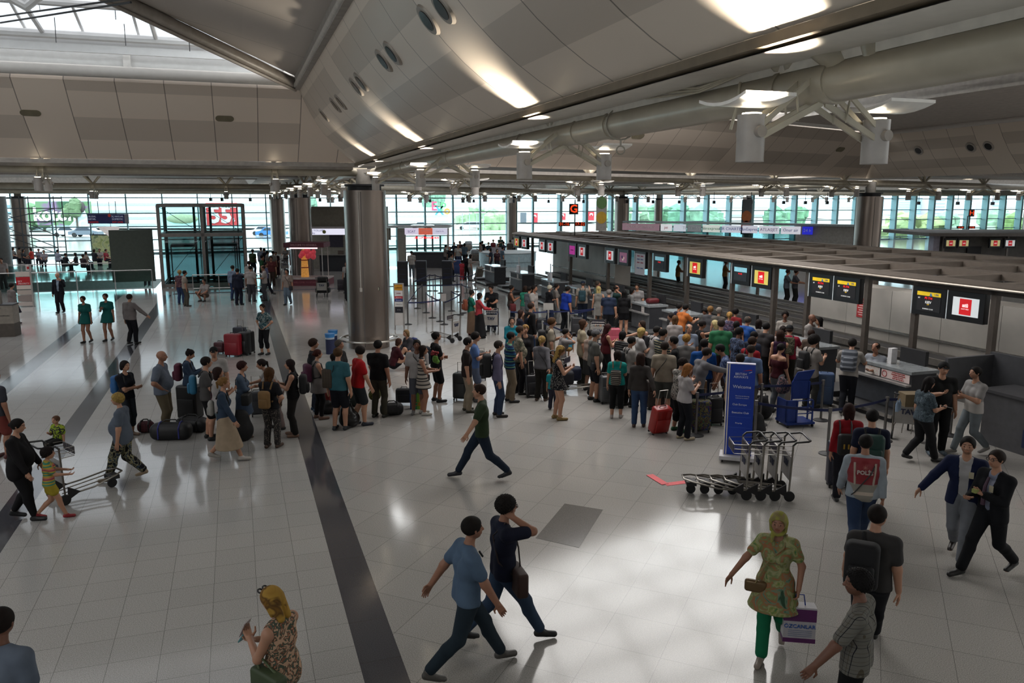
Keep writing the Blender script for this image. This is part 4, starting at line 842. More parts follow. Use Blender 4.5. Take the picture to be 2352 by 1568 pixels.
text('JET LUFTHANSA BUS',.2,frame((1.45,-.1,2.27),(1,0,0),(0,0,1)),mat('#ff1420',emit=2.2),'led_lettering',T,bold=.008)
m=MB(); m.box(-2.8,W+.15,-.15,3.4,3.02,3.1); m.obj('roof_panel','#6f6c68',T); m=MB(); m.quad((-.1,0,1.2),(W,0,1.2),(W,0,2.4),(-.1,0,2.4)); m.obj('glass_pane',glass('#c2d6d0',.6),T)
m=MB(); m.box(-2.8,-1.3,.1,.2,2.1,3.0); m.box(-.75,-.15,.0,.1,0,3.0); m.obj('wall_panel','#87837a',T); m=MB(); m.quad((-2.7,0,.1),(-.8,0,.1),(-.8,0,2.1),(-2.7,0,2.1)); m.obj('glass_pane',glass('#a9bfb9',.7),T); m=MB(); m.box(W-.02,W+.12,-.1,.05,0,3.0); m.obj('corner_post','#8b8680',T)
for k in range(4): m=MB(); m.box(.5+.6*k,.62+.6*k,.9,1.0,1.2,2.4); m.obj('mullion','#4f6468',T)
# self service kiosks
for px,py in ((925,657),(968,655),(1027,655)):
    p=at(px,py); lab={925:'leftmost black self-service kiosk among the belt barriers',968:'middle black self-service kiosk among the belt barriers',1027:'rightmost black self-service kiosk by the blue suitcase'}[px]
    T=thing('check_in_kiosk',lab,'self-service kiosk',(p.x,p.y,0)); m=MB(); m.box(-.30,.30,0,.3,0,1.42); m.obj('body',mat('#15161e',rough=.4),T); m=MB(); m.box(-.30,.30,0,.3,1.42,1.48); m.obj('top','#4d4f57',T)
    for k in range(3): m=MB(); m.box(-.2,.2,-.012,0,.4+.3*k,.42+.3*k); m.obj('slot','#2b3050',T)
# white blue welcome pylon
p=at(1668,1068); q=at(1735,1065); T=thing('welcome_sign','tall blue British Airways welcome pylon on a white base','sign',(p.x+.28,p.y+.28,0),R(-17))
m=MB(); m.box(-.33,.33,-.22,.22,.06,.13); m.obj('base_plate',mat('#b5b3b6',rough=.4),T)
for x in (-.27,.27):
    for y in (-.17,.17): m=MB(); m.disc((x,y,.03),(1,0,0),.03,.03,10); m.obj('castor','#1b1b1d',T)
m=MB(); m.box(-.22,.26,-.055,.055,.13,1.93); m.obj('panel',mat('#17389a',rough=.35,var=.03),T)
m=MB(); m.box(-.27,-.245,-.06,.06,.13,1.93); m.obj('edge_strip','#d6cfc4',T); m=MB(); m.box(-.245,-.22,-.06,.06,.13,1.92); m.obj('edge_strip','#1b3a9a',T); m=MB(); m.box(-.27,.26,-.06,.06,1.93,1.945); m.obj('cap','#b9b6c8',T)
m=MB(); m.box(-.222,-.205,-.061,-.055,.13,1.93); m.obj('edge_strip','#d6cfc4',T)
def bl(s,size,z,x=.03,c='#cfd3e2',al='CENTER'): text(s,size,frame((x,-.058,z),(1,0,0),(0,0,1)),mat(c),'lettering',T,al)
bl('BRITISH',.062,1.74,.0); bl('AIRWAYS',.062,1.68,.0); bl('Welcome',.085,1.49,.03); bl('We invite the following',.027,1.31,.04); bl('customers to check-in',.027,1.27,.04); bl('Club Europe',.052,1.14,.0); bl('Executive Club',.052,.98,.02); bl('Priority',.042,.77,.0)
m=MB(); m.poly([(.02,-.058,1.80),(.14,-.058,1.83),(.2,-.058,1.835),(.2,-.058,1.82),(.1,-.058,1.81)],.002); m.obj('emblem','#b3262f',T); m=MB(); m.poly([(.14,-.058,1.77),(.2,-.058,1.80),(.2,-.058,1.785),(.15,-.058,1.765)],.002); m.obj('emblem','#c9ccd8',T)
for z in (1.06,.89,.68): m=MB(); m.box(-.2,.22,-.058,-.055,z,z+.004); m.obj('rule_line','#3d5cb4',T)
# blue hand baggage gauge
p=at(1825,975); T=thing('baggage_gauge','dark blue metal cabin baggage gauge with sloped top','baggage gauge',(p.x,p.y,0),R(10)); bl_=mat('#172e6e',rough=.35,metal=.3)
m=MB(); m.box(-.34,.34,-.26,.26,.07,.12); m.obj('base',bl_,T); m=MB(); m.box(-.10,.30,.0,.04,.6,1.02); m.obj('back_panel',bl_,T)
m=MB(); m.poly([(-.10,.02,1.0),(.30,.02,1.0),(.42,.0,1.26),(.0,.0,1.22)],.02); m.obj('header_panel',bl_,T)
m=MB(); m.box(-.34,-.31,-.2,.22,.12,.62); m.box(-.34,-.08,-.2,-.17,.12,.62); m.obj('side_panel',bl_,T)
for x,y in ((-.33,.2),(.3,.0),(.3,-.2),(-.08,-.2),(-.1,.02)): m=MB(); m.box(x-.015,x+.015,y-.015,y+.015,.1,1.0 if y==.0 or y==.02 else .6); m.obj('frame_bar',bl_,T)
for z in (.3,.45,.6):
    m=MB(); m.box(-.08,.3,-.21,-.19,z,z+.02); m.obj('frame_bar',bl_,T)
    m=MB(); m.box(.29,.31,-.2,.02,z,z+.02); m.obj('frame_bar',bl_,T)
for x in (-.3,.3):
    for y in (-.22,.22): m=MB(); m.disc((x,y,.035),(1,0,0),.035,.03,10); m.obj('castor','#141418',T)
# column sign, power board, airline pylon
c=dep(860,664,26.75); m=MB(); m.box(-.13,.13,-.005,.015,-.06,.06); S=thing('exit_sign','small green and white pictogram sign on the near column','sign',c+Vector((.02,.1,0)),R(2)); m.obj('plate','#1d2a26',S)
for x,w_ in ((-.09,.04),(-.03,.03),(.03,.02),(.09,.05)): m=MB(); m.box(x-w_/2,x+w_/2,-.012,-.005,-.045,.045); m.obj('pictogram','#c9cdb5',S)
p=at(918,757); T=thing('airline_pylon','tall pylon listing airline panels in yellow, white, red and blue beside the near column','sign',(p.x,p.y,0),R(-4))
m=MB(); m.box(-.2,-.16,-.04,.04,0,1.82); m.obj('frame_post','#8f8b88',T); m=MB(); m.box(.16,.2,-.04,.04,0,1.82); m.obj('frame_post','#8f8b88',T); m=MB(); m.box(-.2,.2,-.04,.04,1.8,1.84); m.obj('top_bar','#8f8b88',T)
z=1.79
for h,c,tx,tc in ((.24,'#b9821f','Lufthansa','#4c3512'),(.22,'#c9c5c5','SWISS','#8c3b45'),(.1,'#a32a36','Austrian','#d6b1b3'),(.12,'#27356b','Brussels','#b5bcd6'),(.2,'#c9c7c6','Check-in','#555'),(.24,'#1d1d24','STAR','#77777f'),(.5,'#bcb8b6','',None)):
    m=MB(); m.box(-.16,.16,-.03,.03,z-h+.01,z); m.obj('name_panel',mat(c,var=.04),T)
    if tx: text(tx,.065,frame((0,-.034,z-h/2),(1,0,0),(0,0,1)),tc,'lettering',T)
    z-=h
# bins
for k,(px,py,lab) in enumerate(((759,812,'front waste bin with dark blue body and light blue liner'),(766,803,'rear waste bin with light blue liner, half hidden'))):
    p=at(px,py); T=thing('waste_bin',lab,'bin',(p.x,p.y,0)); m=MB(); m.cyl((0,0),.145,0,.52,20); m.obj('body','#1a2140',T); m=MB(); m.cyl((0,0),.15,.5,.58,20); m.obj('rim','#9aa3ad',T); m=MB(); m.cyl((0,0),.155,.56,.68,20,r2=.165); m.obj('liner',mat('#2f6fa8',rough=.4),T)
# priority pylon & desk on the left
p=at(62,704); T=thing('priority_sign','slim sign pylon with a red SKY PRIORITY panel','sign',(p.x,p.y,0),R(18))
m=MB(); m.box(-.42,.36,-.05,.05,0,.02); m.obj('base_plate','#5d5a58',T); m=MB(); m.box(.26,.32,-.05,.05,0,2.0); m.obj('frame_post','#8c8884',T)
for z0,z1,c in ((1.45,1.68,'#b5a9a0'),(1.05,1.43,'#a3121d'),(.84,1.03,'#b9aca3'),(.58,.8,'#9f938b'),(.25,.56,'#7d716c'),(.04,.23,'#a79b94')): m=MB(); m.box(-.34,.26,-.03,.03,z0,z1); m.obj('name_panel',mat(c,var=.03),T)
text('SKY',.11,frame((-.18,-.035,1.22),(1,0,0),(0,0,1)),'#d9c3c3','lettering',T); text('PRIORITY',.11,frame((-.02,-.035,1.11),(1,0,0),(0,0,1)),'#d9c3c3','lettering',T)
m=MB(); m.box(.12,.34,-.04,.0,1.72,2.0); m.obj('flag_panel','#b9b0ac',T); m=MB(); m.box(.18,.28,-.05,-.04,1.8,1.92); m.obj('emblem','#a3121d',T)
p=at(15,774); T=thing('check_in_desk','beige check-in podium cut by the left border','check-in desk',(p.x-.2,p.y+.3,0),R(12)); m=MB(); m.box(-.9,.42,-.3,.3,0,.5); m.obj('lower_panel','#4c453f',T); m=MB(); m.box(-.9,.42,-.3,.3,.5,1.18); m.obj('upper_panel','#867e75',T); m=MB(); m.box(-.95,.44,-.32,.32,1.18,1.22); m.obj('top','#3a3a3c',T)
m=MB(); m.box(-.9,.0,-.1,.0,1.22,1.72); m.obj('back_screen','#6f675f',T); text('BUSINESS',.07,frame((-.1,-.305,1.08),(1,0,0),(0,0,1)),'#5f5750','lettering',T); text('CLASS',.07,frame((-.1,-.305,.98),(1,0,0),(0,0,1)),'#5f5750','lettering',T); text('Miles&Smiles',.07,frame((.12,-.305,.8),(1,0,0),(0,0,1)),'#4a4440','lettering',T)
m=MB(); m.box(-.35,-.05,-.05,.05,1.22,1.5); m.obj('monitor','#151517',T)
# ================================================================= outside
def blk(name,label,cat,px0,px1,py0,py1,Y,c,depth=8,win=None,em=0,group=None):
    a=dep(px0,py1,Y); b=dep(px1,py0,Y); z0=0
    T=thing(name,label,cat,((a.x+b.x)/2,Y,0),0,group); w=(b.x-a.x)/2; z1=b.z
    m=MB(); m.box(-w,w,0,depth,max(a.z,0) if name!='building' else 0,z1); m.obj('wall',mat(c,var=.04,scale=.3,rough=.8),T)
    if win:
        nx,nz,wc=win; zb=max(a.z,0)
        for j in range(nz): m=MB(); z=zb+(z1-zb)*(j+.35)/nz; m.box(-w*.94,w*.94,-.1,0,z,z+(z1-zb)*.35/nz); m.obj('window_band',wc,T)
    return T,w,z1
m=MB(); m.box(-300,500,112.6,900,-.6,-.5); m.obj('ground',mat('#9a9a96',scale=.05,rough=.9),kind='structure',rz=0) if 0 else None
m=MB(); m.add([(-400,GB+.4,-.3),(600,GB+.4,-.3),(600,1500,-.3),(-400,1500,-.3)],[(0,1,2,3)]); m.obj('ground',mat('#8f918d',scale=.05,rough=.9),kind='structure',rz=A)
blk('building','white low airport hall across the road with the EXPO letters','building',895,1033,477,575,175,'#d9dad6',10,(1,3,'#aab6bd'))
for s,px,py,c in (('E',997,474,'#c2486b'),('X',1009,484,'#3f8fb0'),('P',1018,476,'#5aa06a'),('o',1027,483,'#d08a3c')): text(s,2.6,frame(dep(px,py,174.7),(1,0,0),(0,0,1)),c,'rooftop_letter',label='coloured letter %s on the white hall outside'%s,cat='letter',bold=.05)
blk('building','long white terminal building beyond the left windows','building',-40,640,462,580,150,'#cfd6d9',12,(1,4,'#9fb3ba'))
blk('building','grey building block behind the scaffolding','building',10,80,466,580,140,'#b9c9d0',6,(1,4,'#6f8a96'))
blk('building','white house with flags between the middle windows','building',1190,1370,485,560,190,'#d3d8d8',10,(1,2,'#aeb8bc'))
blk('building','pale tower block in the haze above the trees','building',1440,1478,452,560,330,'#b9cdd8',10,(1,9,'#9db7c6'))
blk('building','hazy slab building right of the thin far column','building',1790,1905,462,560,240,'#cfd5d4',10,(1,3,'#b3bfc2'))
blk('building','hazy office block behind the right banner','building',1665,1790,492,560,260,'#c3ccce',10,(1,3,'#93a5ab'))
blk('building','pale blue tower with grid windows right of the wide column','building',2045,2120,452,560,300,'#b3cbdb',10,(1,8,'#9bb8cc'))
blk('building','pinkish grey tower near the letter H sign','building',2140,2172,456,560,290,'#b7b0bd',10,(1,5,'#8e96ac'))
blk('building','tower with stepped white balconies behind the letter H sign','building',2185,2250,452,560,310,'#b4b9c6',10,(1,7,'#d2dbe2'))
blk('building','grey tower at the far right','building',2270,2300,458,560,280,'#a9adbb',10,(1,4,'#8d97aa'))
blk('building','low white wall outside the right windows','building',2060,2400,517,560,180,'#cdd6d6',6)
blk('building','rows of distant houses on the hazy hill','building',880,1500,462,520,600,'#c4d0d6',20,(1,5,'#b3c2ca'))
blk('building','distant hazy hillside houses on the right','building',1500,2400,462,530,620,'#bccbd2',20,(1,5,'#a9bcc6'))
# billboards
c0=dep(157,575,135); c1=dep(206,462,135); T=thing('billboard','large outdoor billboard with a pale dress and koton lettering','billboard',((c0.x+c1.x)/2,135,0)); w=(c1.x-c0.x)/2
m=MB(); m.box(-w*3.2,w,0,.4,1,c1.z); m.obj('panel',pattern('print','#3c5a44','#5f7f5c','#7a5f80',scale=.35),T)
zc=c1.z
m=MB(); m.poly([(-w*.75,-.1,.8),(w*.95,-.1,.8),(w*.75,-.1,zc*.45),(w*.55,-.1,zc*.72),(w*.05,-.1,zc*.72),(-w*.1,-.1,zc*.45)],.05); m.obj('dress',pattern('print','#c9dbe8','#a9c3d6','#dfe9ef',scale=.8),T)
m=MB(); m.ball((w*.15,-.2,zc*.83),w*.22,12,sc=(.8,.3,1.2)); m.obj('face','#dcc0b4',T); m=MB(); m.ball((w*.35,-.12,zc*.80),w*.3,12,sc=(.9,.3,1.4)); m.obj('hair','#3b3436',T)
text('koton',3.0,frame((-w*1.75,-.15,zc*.55),(1,0,0),(0,0,1)),mat('#eef2f2'),'lettering',T,bold=.1)
c0=dep(478,560,130); c1=dep(544,466,130); T=thing('billboard','red outdoor banner with a big white 55','billboard',((c0.x+c1.x)/2,130,0)); w=(c1.x-c0.x)/2; m=MB(); m.box(-w,w,0,.3,1,c1.z); m.obj('panel',mat('#d23a3c',var=.03),T)
hh=c1.z; text('55',3.7,frame((-.2,-.1,hh*.58),(1,0,0),(0,0,1)),'#e9e3e6','lettering',T,bold=.12); text('BU KONFOR SADECE',.52,frame((0,-.1,hh*.88),(1,0,0),(0,0,1)),'#e9e3e6','lettering',T,bold=.02); text('₺',.9,frame((w*.75,-.1,hh*.42),(1,0,0),(0,0,1)),'#e9e3e6','lettering',T)
c0=dep(362,560,128); c1=dep(470,482,128); T=thing('billboard','pale outdoor billboard with a reclining brown shape','billboard',((c0.x+c1.x)/2,128,0)); w=(c1.x-c0.x)/2; m=MB(); m.box(-w,w,0,.3,1,c1.z); m.obj('panel','#c9d8cf',T); m=MB(); m.ball((.3,-.1,c1.z*.62),w*.55,12,sc=(1.2,.2,.35)); m.obj('picture_shape','#9c9a7a',T)
# flags
for px,py0,py1,c,lab in ((1202,488,511,'#5b6069','dark grey flag outside the middle windows'),(1228,489,511,'#b5303c','red flag with white crescent, left one'),(1292,490,505,'#b5303c','red flag with white crescent behind the letter G sign'),(1358,486,506,'#b5303c','red flag with white crescent beside the oval banner')):
    a=dep(px-7,py1,170); b=dep(px+7,py0,170); T=thing('flag',lab,'flag',((a.x+b.x)/2,170,a.z)); w=(b.x-a.x)/2; h=b.z-a.z; m=MB(); m.box(-w,w,0,.1,0,h); m.obj('cloth',c,T)
    if c=='#b5303c': m=MB(); m.tube([(w*.45*math.cos(R(t)),-.06,h*.6+w*.45*math.sin(R(t))) for t in range(-30,211,20)],[.04+.14*math.sin(PI*k/12) for k in range(13)],6); m.obj('crescent','#e8dfe0',T)
# trees outside
def tree(px,py,Y,r,c,lab,h=None):
    p=dep(px,py,Y); T=thing('tree',lab,'tree',(p.x,Y,-.3)); rr=random.Random(px); m=MB()
    m.cyl((0,0),.25,0,p.z,6); m.obj('trunk','#4c443a',T); m=MB()
    for k in range(16):
        u=rr.uniform(0,6.28); q=rr.uniform(0,r*.75); s=rr.uniform(.35,.6)*r
        m.ball((q*math.cos(u),q*math.sin(u)*.6,p.z+.3+rr.uniform(-.35,.5)*r),s,7)
    me=m; 
    for i,(x,y,z) in enumerate(me.v): me.v[i]=(x+rr.uniform(-.12,.12)*r*.6,y,z+rr.uniform(-.12,.12)*r*.6)
    m.obj('crown',mat(c,var=.35,scale=.8,rough=.9),T)
for k,(px,py,Y,r,c) in enumerate(sorted(((1110,505,160,3.4,'#7f9a7a'),(1135,520,150,3,'#88a27c'),(1070,512,165,2.6,'#8fa888'),(1405,505,150,2.8,'#7c9c7e'),(1455,500,155,3.4,'#7c9a80'),(1505,498,170,4,'#5c8468'),(1560,500,165,3.2,'#55806a'),(1620,512,165,4,'#6d927c'),(1780,508,170,3.6,'#5b8068'),(1830,505,180,3.6,'#618a6c'),(2075,530,120,3.6,'#94a676'),(2100,545,115,4,'#8a9c6c'),(2060,555,112,3,'#80966a'),(2130,555,118,3,'#8ca07c'),(2170,520,160,3,'#74907a'),(2280,510,170,3.4,'#78947c'),(2325,530,140,3,'#64804e'),(175,480,135,2,'#566b4e'),(100,500,140,3,'#5b7a5a'),(700,470,400,6,'#6f8f7c'),(1000,465,420,7,'#6f8f7c')))):
    tree(px,py,Y,r,c,'green tree outside the windows, number %s counted from the left'%['one','two','three','four','five','six','seven','eight','nine','ten','eleven','twelve','thirteen','fourteen','fifteen','sixteen','seventeen','eighteen','nineteen','twenty','twenty-one'][k])
# cars and lamps outside
def car(px,py,Y,c,lab,L=4.4,rz=0):
    p=dep(px,py,Y); T=thing('car',lab,'car',(p.x,Y,-.25),rz); m=MB(); pr=[(-L/2,.35),(-L/2,.8),(-L*.32,.95),(-L*.2,1.42),(L*.18,1.45),(L*.32,.98),(L/2,.82),(L/2,.35)]
    m.poly([(x,-.85,z) for x,z in pr],-1.7); m.obj('body',mat(c,rough=.3,var=.02),T); m=MB(); m.poly([(x,-.87,z) for x,z in ((-L*.26,.98),(-L*.17,1.36),(L*.15,1.38),(L*.27,.98))],-1.74); m.obj('windows','#2b3440',T)
    for x in (-L*.3,L*.3):
        for y in (-.8,.8): m=MB(); m.disc((x,y,.33),(0,1,0),.33,.2,14); m.obj('wheel','#17181a',T)
for px,py,Y,c,lab in ((160,560,120,'#c9d3da','silver car outside the left windows, left one'),(200,562,119,'#5d6672','dark grey car outside the left windows'),(610,558,125,'#b7c3c9','pale car outside beside the lift tower'),(626,563,119,'#3b6fb0','blue car outside left of the second column'),(2070,573,118,'#c9cfd2','silver car outside right of the wide column'),(2095,574,120,'#d6dadb','white car outside under the trees at right'),(1480,516,170,'#d9dcdc','white van outside behind the shop row'),(1540,515,175,'#cfd3d6','white car outside by the thin grey column'),(970,540,150,'#d9dddd','white vehicle outside the middle windows'),(1090,535,150,'#c2c7cb','silver bus outside the middle windows')):
    car(px,py,Y,c,lab,4.4 if 'bus' not in lab and 'van' not in lab else 8)
for k,px in enumerate((1062,1078,1095,1110,1452,1468)):
    p=dep(px,488,140); T=thing('street_lamp','white street lamp outside the windows, %s from the left'%['first','second','third','fourth','fifth','sixth'][k],'street lamp',(p.x,140,-.3)); m=MB(); m.tube([(0,0,0),(0,0,p.z+.3)],.08,6); m.obj('pole','#9aa9ad',T); m=MB(); m.cyl((0,0),.45,p.z+.2,p.z+.4,10); m.obj('lamp_head','#dfe6e6',T)
# ================================================================= figures: smooth bodies from distance fields
def snet(V,lo,h):
    """surface nets: closed quad mesh of V=0"""
    nx,ny,nz=V.shape; S=V<0; ids=[];pos=[];quads=[];flip=[]
    if not S.any(): return np.zeros((0,3)),np.zeros((0,4),int)
    st=(ny*nz,nz,1)
    for ax in range(3):
        a=[slice(None)]*3; b=[slice(None)]*3; a[ax]=slice(0,-1); b[ax]=slice(1,None)
        e=np.argwhere(S[tuple(a)]!=S[tuple(b)])
        if len(e)==0: continue
        o1,o2=(ax+1)%3,(ax+2)%3
        e=e[(e[:,o1]>0)&(e[:,o2]>0)]
        f=e.copy(); f[:,ax]+=1
        v0=V[e[:,0],e[:,1],e[:,2]]; v1=V[f[:,0],f[:,1],f[:,2]]; t=v0/(v0-v1)
        p=e.astype(float); p[:,ax]+=t
        base=e@np.array(st); d1,d2=st[o1],st[o2]
        q=np.stack([base,base-d1,base-d1-d2,base-d2],1)
        for k in range(4): ids.append(q[:,k]); pos.append(p)
        q[v0>=0]=q[v0>=0][:,::-1]; quads.append(q)
    ids=np.concatenate(ids);pos=np.concatenate(pos);Q=np.concatenate(quads)
    u,inv=np.unique(ids,return_inverse=True); n=np.bincount(inv)
    P=np.stack([np.bincount(inv,pos[:,k])/n for k in range(3)],1)*h+lo
    return P,np.searchsorted(u,Q)
class Field:
    def __init__(s,lo,hi,h):
        s.h=h; s.lo=np.array(lo,float)-2*h; n=np.ceil((np.array(hi)-s.lo)/h).astype(int)+3; s.n=n
        s.ax=[(s.lo[k]+h*np.arange(n[k])).astype(np.float32) for k in range(3)]; s.D=np.full(n,1.0,np.float32)
    def sub(s,lo,hi,m):
        sl=[]
        for k in range(3):
            a=int(max(0,(lo[k]-m-s.lo[k])//s.h)); b=int(min(s.n[k],(hi[k]+m-s.lo[k])//s.h+2)); sl.append(slice(a,max(a,b)))
        return tuple(sl), s.ax[0][sl[0]][:,None,None], s.ax[1][sl[1]][None,:,None], s.ax[2][sl[2]][None,None,:]
    def blend(s,sl,d,k):
        o=s.D[sl]
        if k>0:
            h=np.clip(.5+.5*(o-d)/k,0,1); s.D[sl]=o*(1-h)+d*h-k*h*(1-h)
        else: s.D[sl]=np.minimum(o,d)
    def cap(s,a,b,r1,r2=None,k=.02,sy=1.0,off=0.0,M=None):
        """tapered capsule; sy<1 flattens along local y (depth)"""
        r2=r1 if r2 is None else r2; a=np.array(a,float);b=np.array(b,float); R_=max(r1,r2)+off
        sl,x,y,z=s.sub(np.minimum(a,b)-R_,np.maximum(a,b)+R_,k+.03)
        if any(q.stop<=q.start for q in sl): return
        ba=b-a; L=float(ba@ba)+1e-9; X=x-a[0];Y=(y-a[1]);Z=z-a[2]
        t=np.clip((X*ba[0]+Y*ba[1]+Z*ba[2])/L,0,1)
        d=np.sqrt((X-t*ba[0])**2+((Y-t*ba[1])/sy)**2+(Z-t*ba[2])**2)-(r1+(r2-r1)*t)-off
        s.blend(sl,d*(sy if sy<1 else 1) if sy!=1 else d,k)
    def ell(s,c,r,k=.02,off=0.0,cut=False):
        c=np.array(c,float); r=np.array(r,float)+off
        sl,x,y,z=s.sub(c-r,c+r,k+.03)
        if any(q.stop<=q.start for q in sl): return
        X=(x-c[0])/r[0];Y=(y-c[1])/r[1];Z=(z-c[2])/r[2]; q=np.sqrt(X*X+Y*Y+Z*Z)+1e-6; g=np.sqrt((X/r[0])**2+(Y/r[1])**2+(Z/r[2])**2)+1e-6
        d=q*(q-1)/g
        if cut: s.D[sl]=np.maximum(s.D[sl],-d)
        else: s.blend(sl,d,k)
    def plane(s,n,c):
        """keep the side where (p-c).n < 0"""
        n=np.array(n,float); c=np.array(c,float)
        s.D=np.maximum(s.D,(s.ax[0][:,None,None]-c[0])*n[0]+(s.ax[1][None,:,None]-c[1])*n[1]+(s.ax[2][None,None,:]-c[2])*n[2]).astype(np.float32)
    def mesh(s): return snet(s.D,s.lo,s.h)
def rotz(t): c,s_=math.cos(t),math.sin(t); return np.array([[c,-s_,0],[s_,c,0],[0,0,1]])
def rotx(t): c,s_=math.cos(t),math.sin(t); return np.array([[1,0,0],[0,c,-s_],[0,s_,c]])
def roty(t): c,s_=math.cos(t),math.sin(t); return np.array([[c,0,s_],[0,1,0],[-s_,0,c]])
def ik(a,t,l1,l2,pole):
    d=t-a; L=np.linalg.norm(d); mx=(l1+l2)*.998
    if L>mx: t=a+d/L*mx; d=t-a; L=mx
    x=(l1*l1-l2*l2+L*L)/(2*L); y=math.sqrt(max(l1*l1-x*x,0)); u=d/L; p=pole-u*(pole@u); p/=np.linalg.norm(p)+1e-9
    return a+u*x+p*y, t
ARMS={ # hand target relative to the shoulder in body heights (out, forward, up), elbow pole
 'hang':((.045,.02,-.315),(.3,-1,0)),'back':((.05,-.12,-.285),(.3,-1,.2)),'fwd':((.045,.13,-.275),(.3,-1,0)),
 'swing':((.06,.19,-.235),(.3,-1,-.2)),'rear':((.07,-.17,-.25),(.2,-1,.3)),
 'hip':((-.01,.045,-.235),(1,-.5,.1)),'phone':((-.06,.175,-.10),(.5,-.3,-1)),'book':((-.045,.19,-.15),(.5,-.4,-1)),
 'cross':((-.15,.12,-.145),(.6,.1,-1)),'push':((.02,.235,-.15),(.6,-.4,-1)),'ear':((-.055,.06,.085),(.7,.5,-1)),
 'lean':((.0,.23,-.10),(.8,-.2,-1)),'pull':((.10,-.15,-.265),(.4,-1,.2)),'reach':((.02,.30,-.08),(.4,-.2,-1)),
 'out':((.17,.15,-.22),(.5,-1,-.2)),'low':((.13,.16,-.25),(.5,-1,-.2)),'clasp':((-.10,.10,-.225),(.6,-.5,-.4)),'strap':((-.01,.085,-.03),(.7,.1,-1)),
 'raise':((.03,.17,.02),(.4,.2,-1)),'down':((.02,.10,-.29),(.3,-1,0)),'sit':((-.03,.2,-.2),(.5,-.5,-1)),'bag':((.055,.03,-.285),(.7,-.8,.1))}
SKIN={'l':'#b98a70','m':'#a0715a','d':'#7a5240','t':'#94644c'}
def skinmat(tone):
    key=('skin',tone)
    if key in _M: return _M[key]
    m,nt,p,o=nodes('skin_'+tone); v=nt.nodes.new('ShaderNodeVertexColor'); v.layer_name='tone'; mx=nt.nodes.new('ShaderNodeMix'); mx.data_type='RGBA'; mx.blend_type='MULTIPLY'; mx.inputs[0].default_value=1
    mx.inputs[6].default_value=rgb(SKIN[tone]); nt.links.new(v.outputs[0],mx.inputs[7]); nt.links.new(mx.outputs[2],p.inputs['Base Color']); p.inputs['Roughness'].default_value=.5; p.inputs['Specular IOR Level'].default_value=.35
    _M[key]=m; return m
def npmesh(name,parts,m,colf=None):
    V=np.concatenate([p[0] for p in parts]); o=0; Q=[]
    for p in parts: Q.append(p[1]+o); o+=len(p[0])
    Q=np.concatenate(Q).astype(np.int32)
    me=bpy.data.meshes.new(name); me.vertices.add(len(V)); me.vertices.foreach_set('co',V.astype(np.float32).ravel())
    me.loops.add(len(Q)*4); me.loops.foreach_set('vertex_index',Q.ravel()); me.polygons.add(len(Q)); me.polygons.foreach_set('loop_start',np.arange(0,len(Q)*4,4,dtype=np.int32)); me.polygons.foreach_set('loop_total',np.full(len(Q),4,np.int32)); me.polygons.foreach_set('use_smooth',np.ones(len(Q),bool))
    me.materials.append(m); me.update(calc_edges=True)
    if colf is not None:
        c=me.color_attributes.new('tone','FLOAT_COLOR','POINT'); c.data.foreach_set('color',np.concatenate([colf(V),np.ones((len(V),1))],1).astype(np.float32).ravel())
    return me
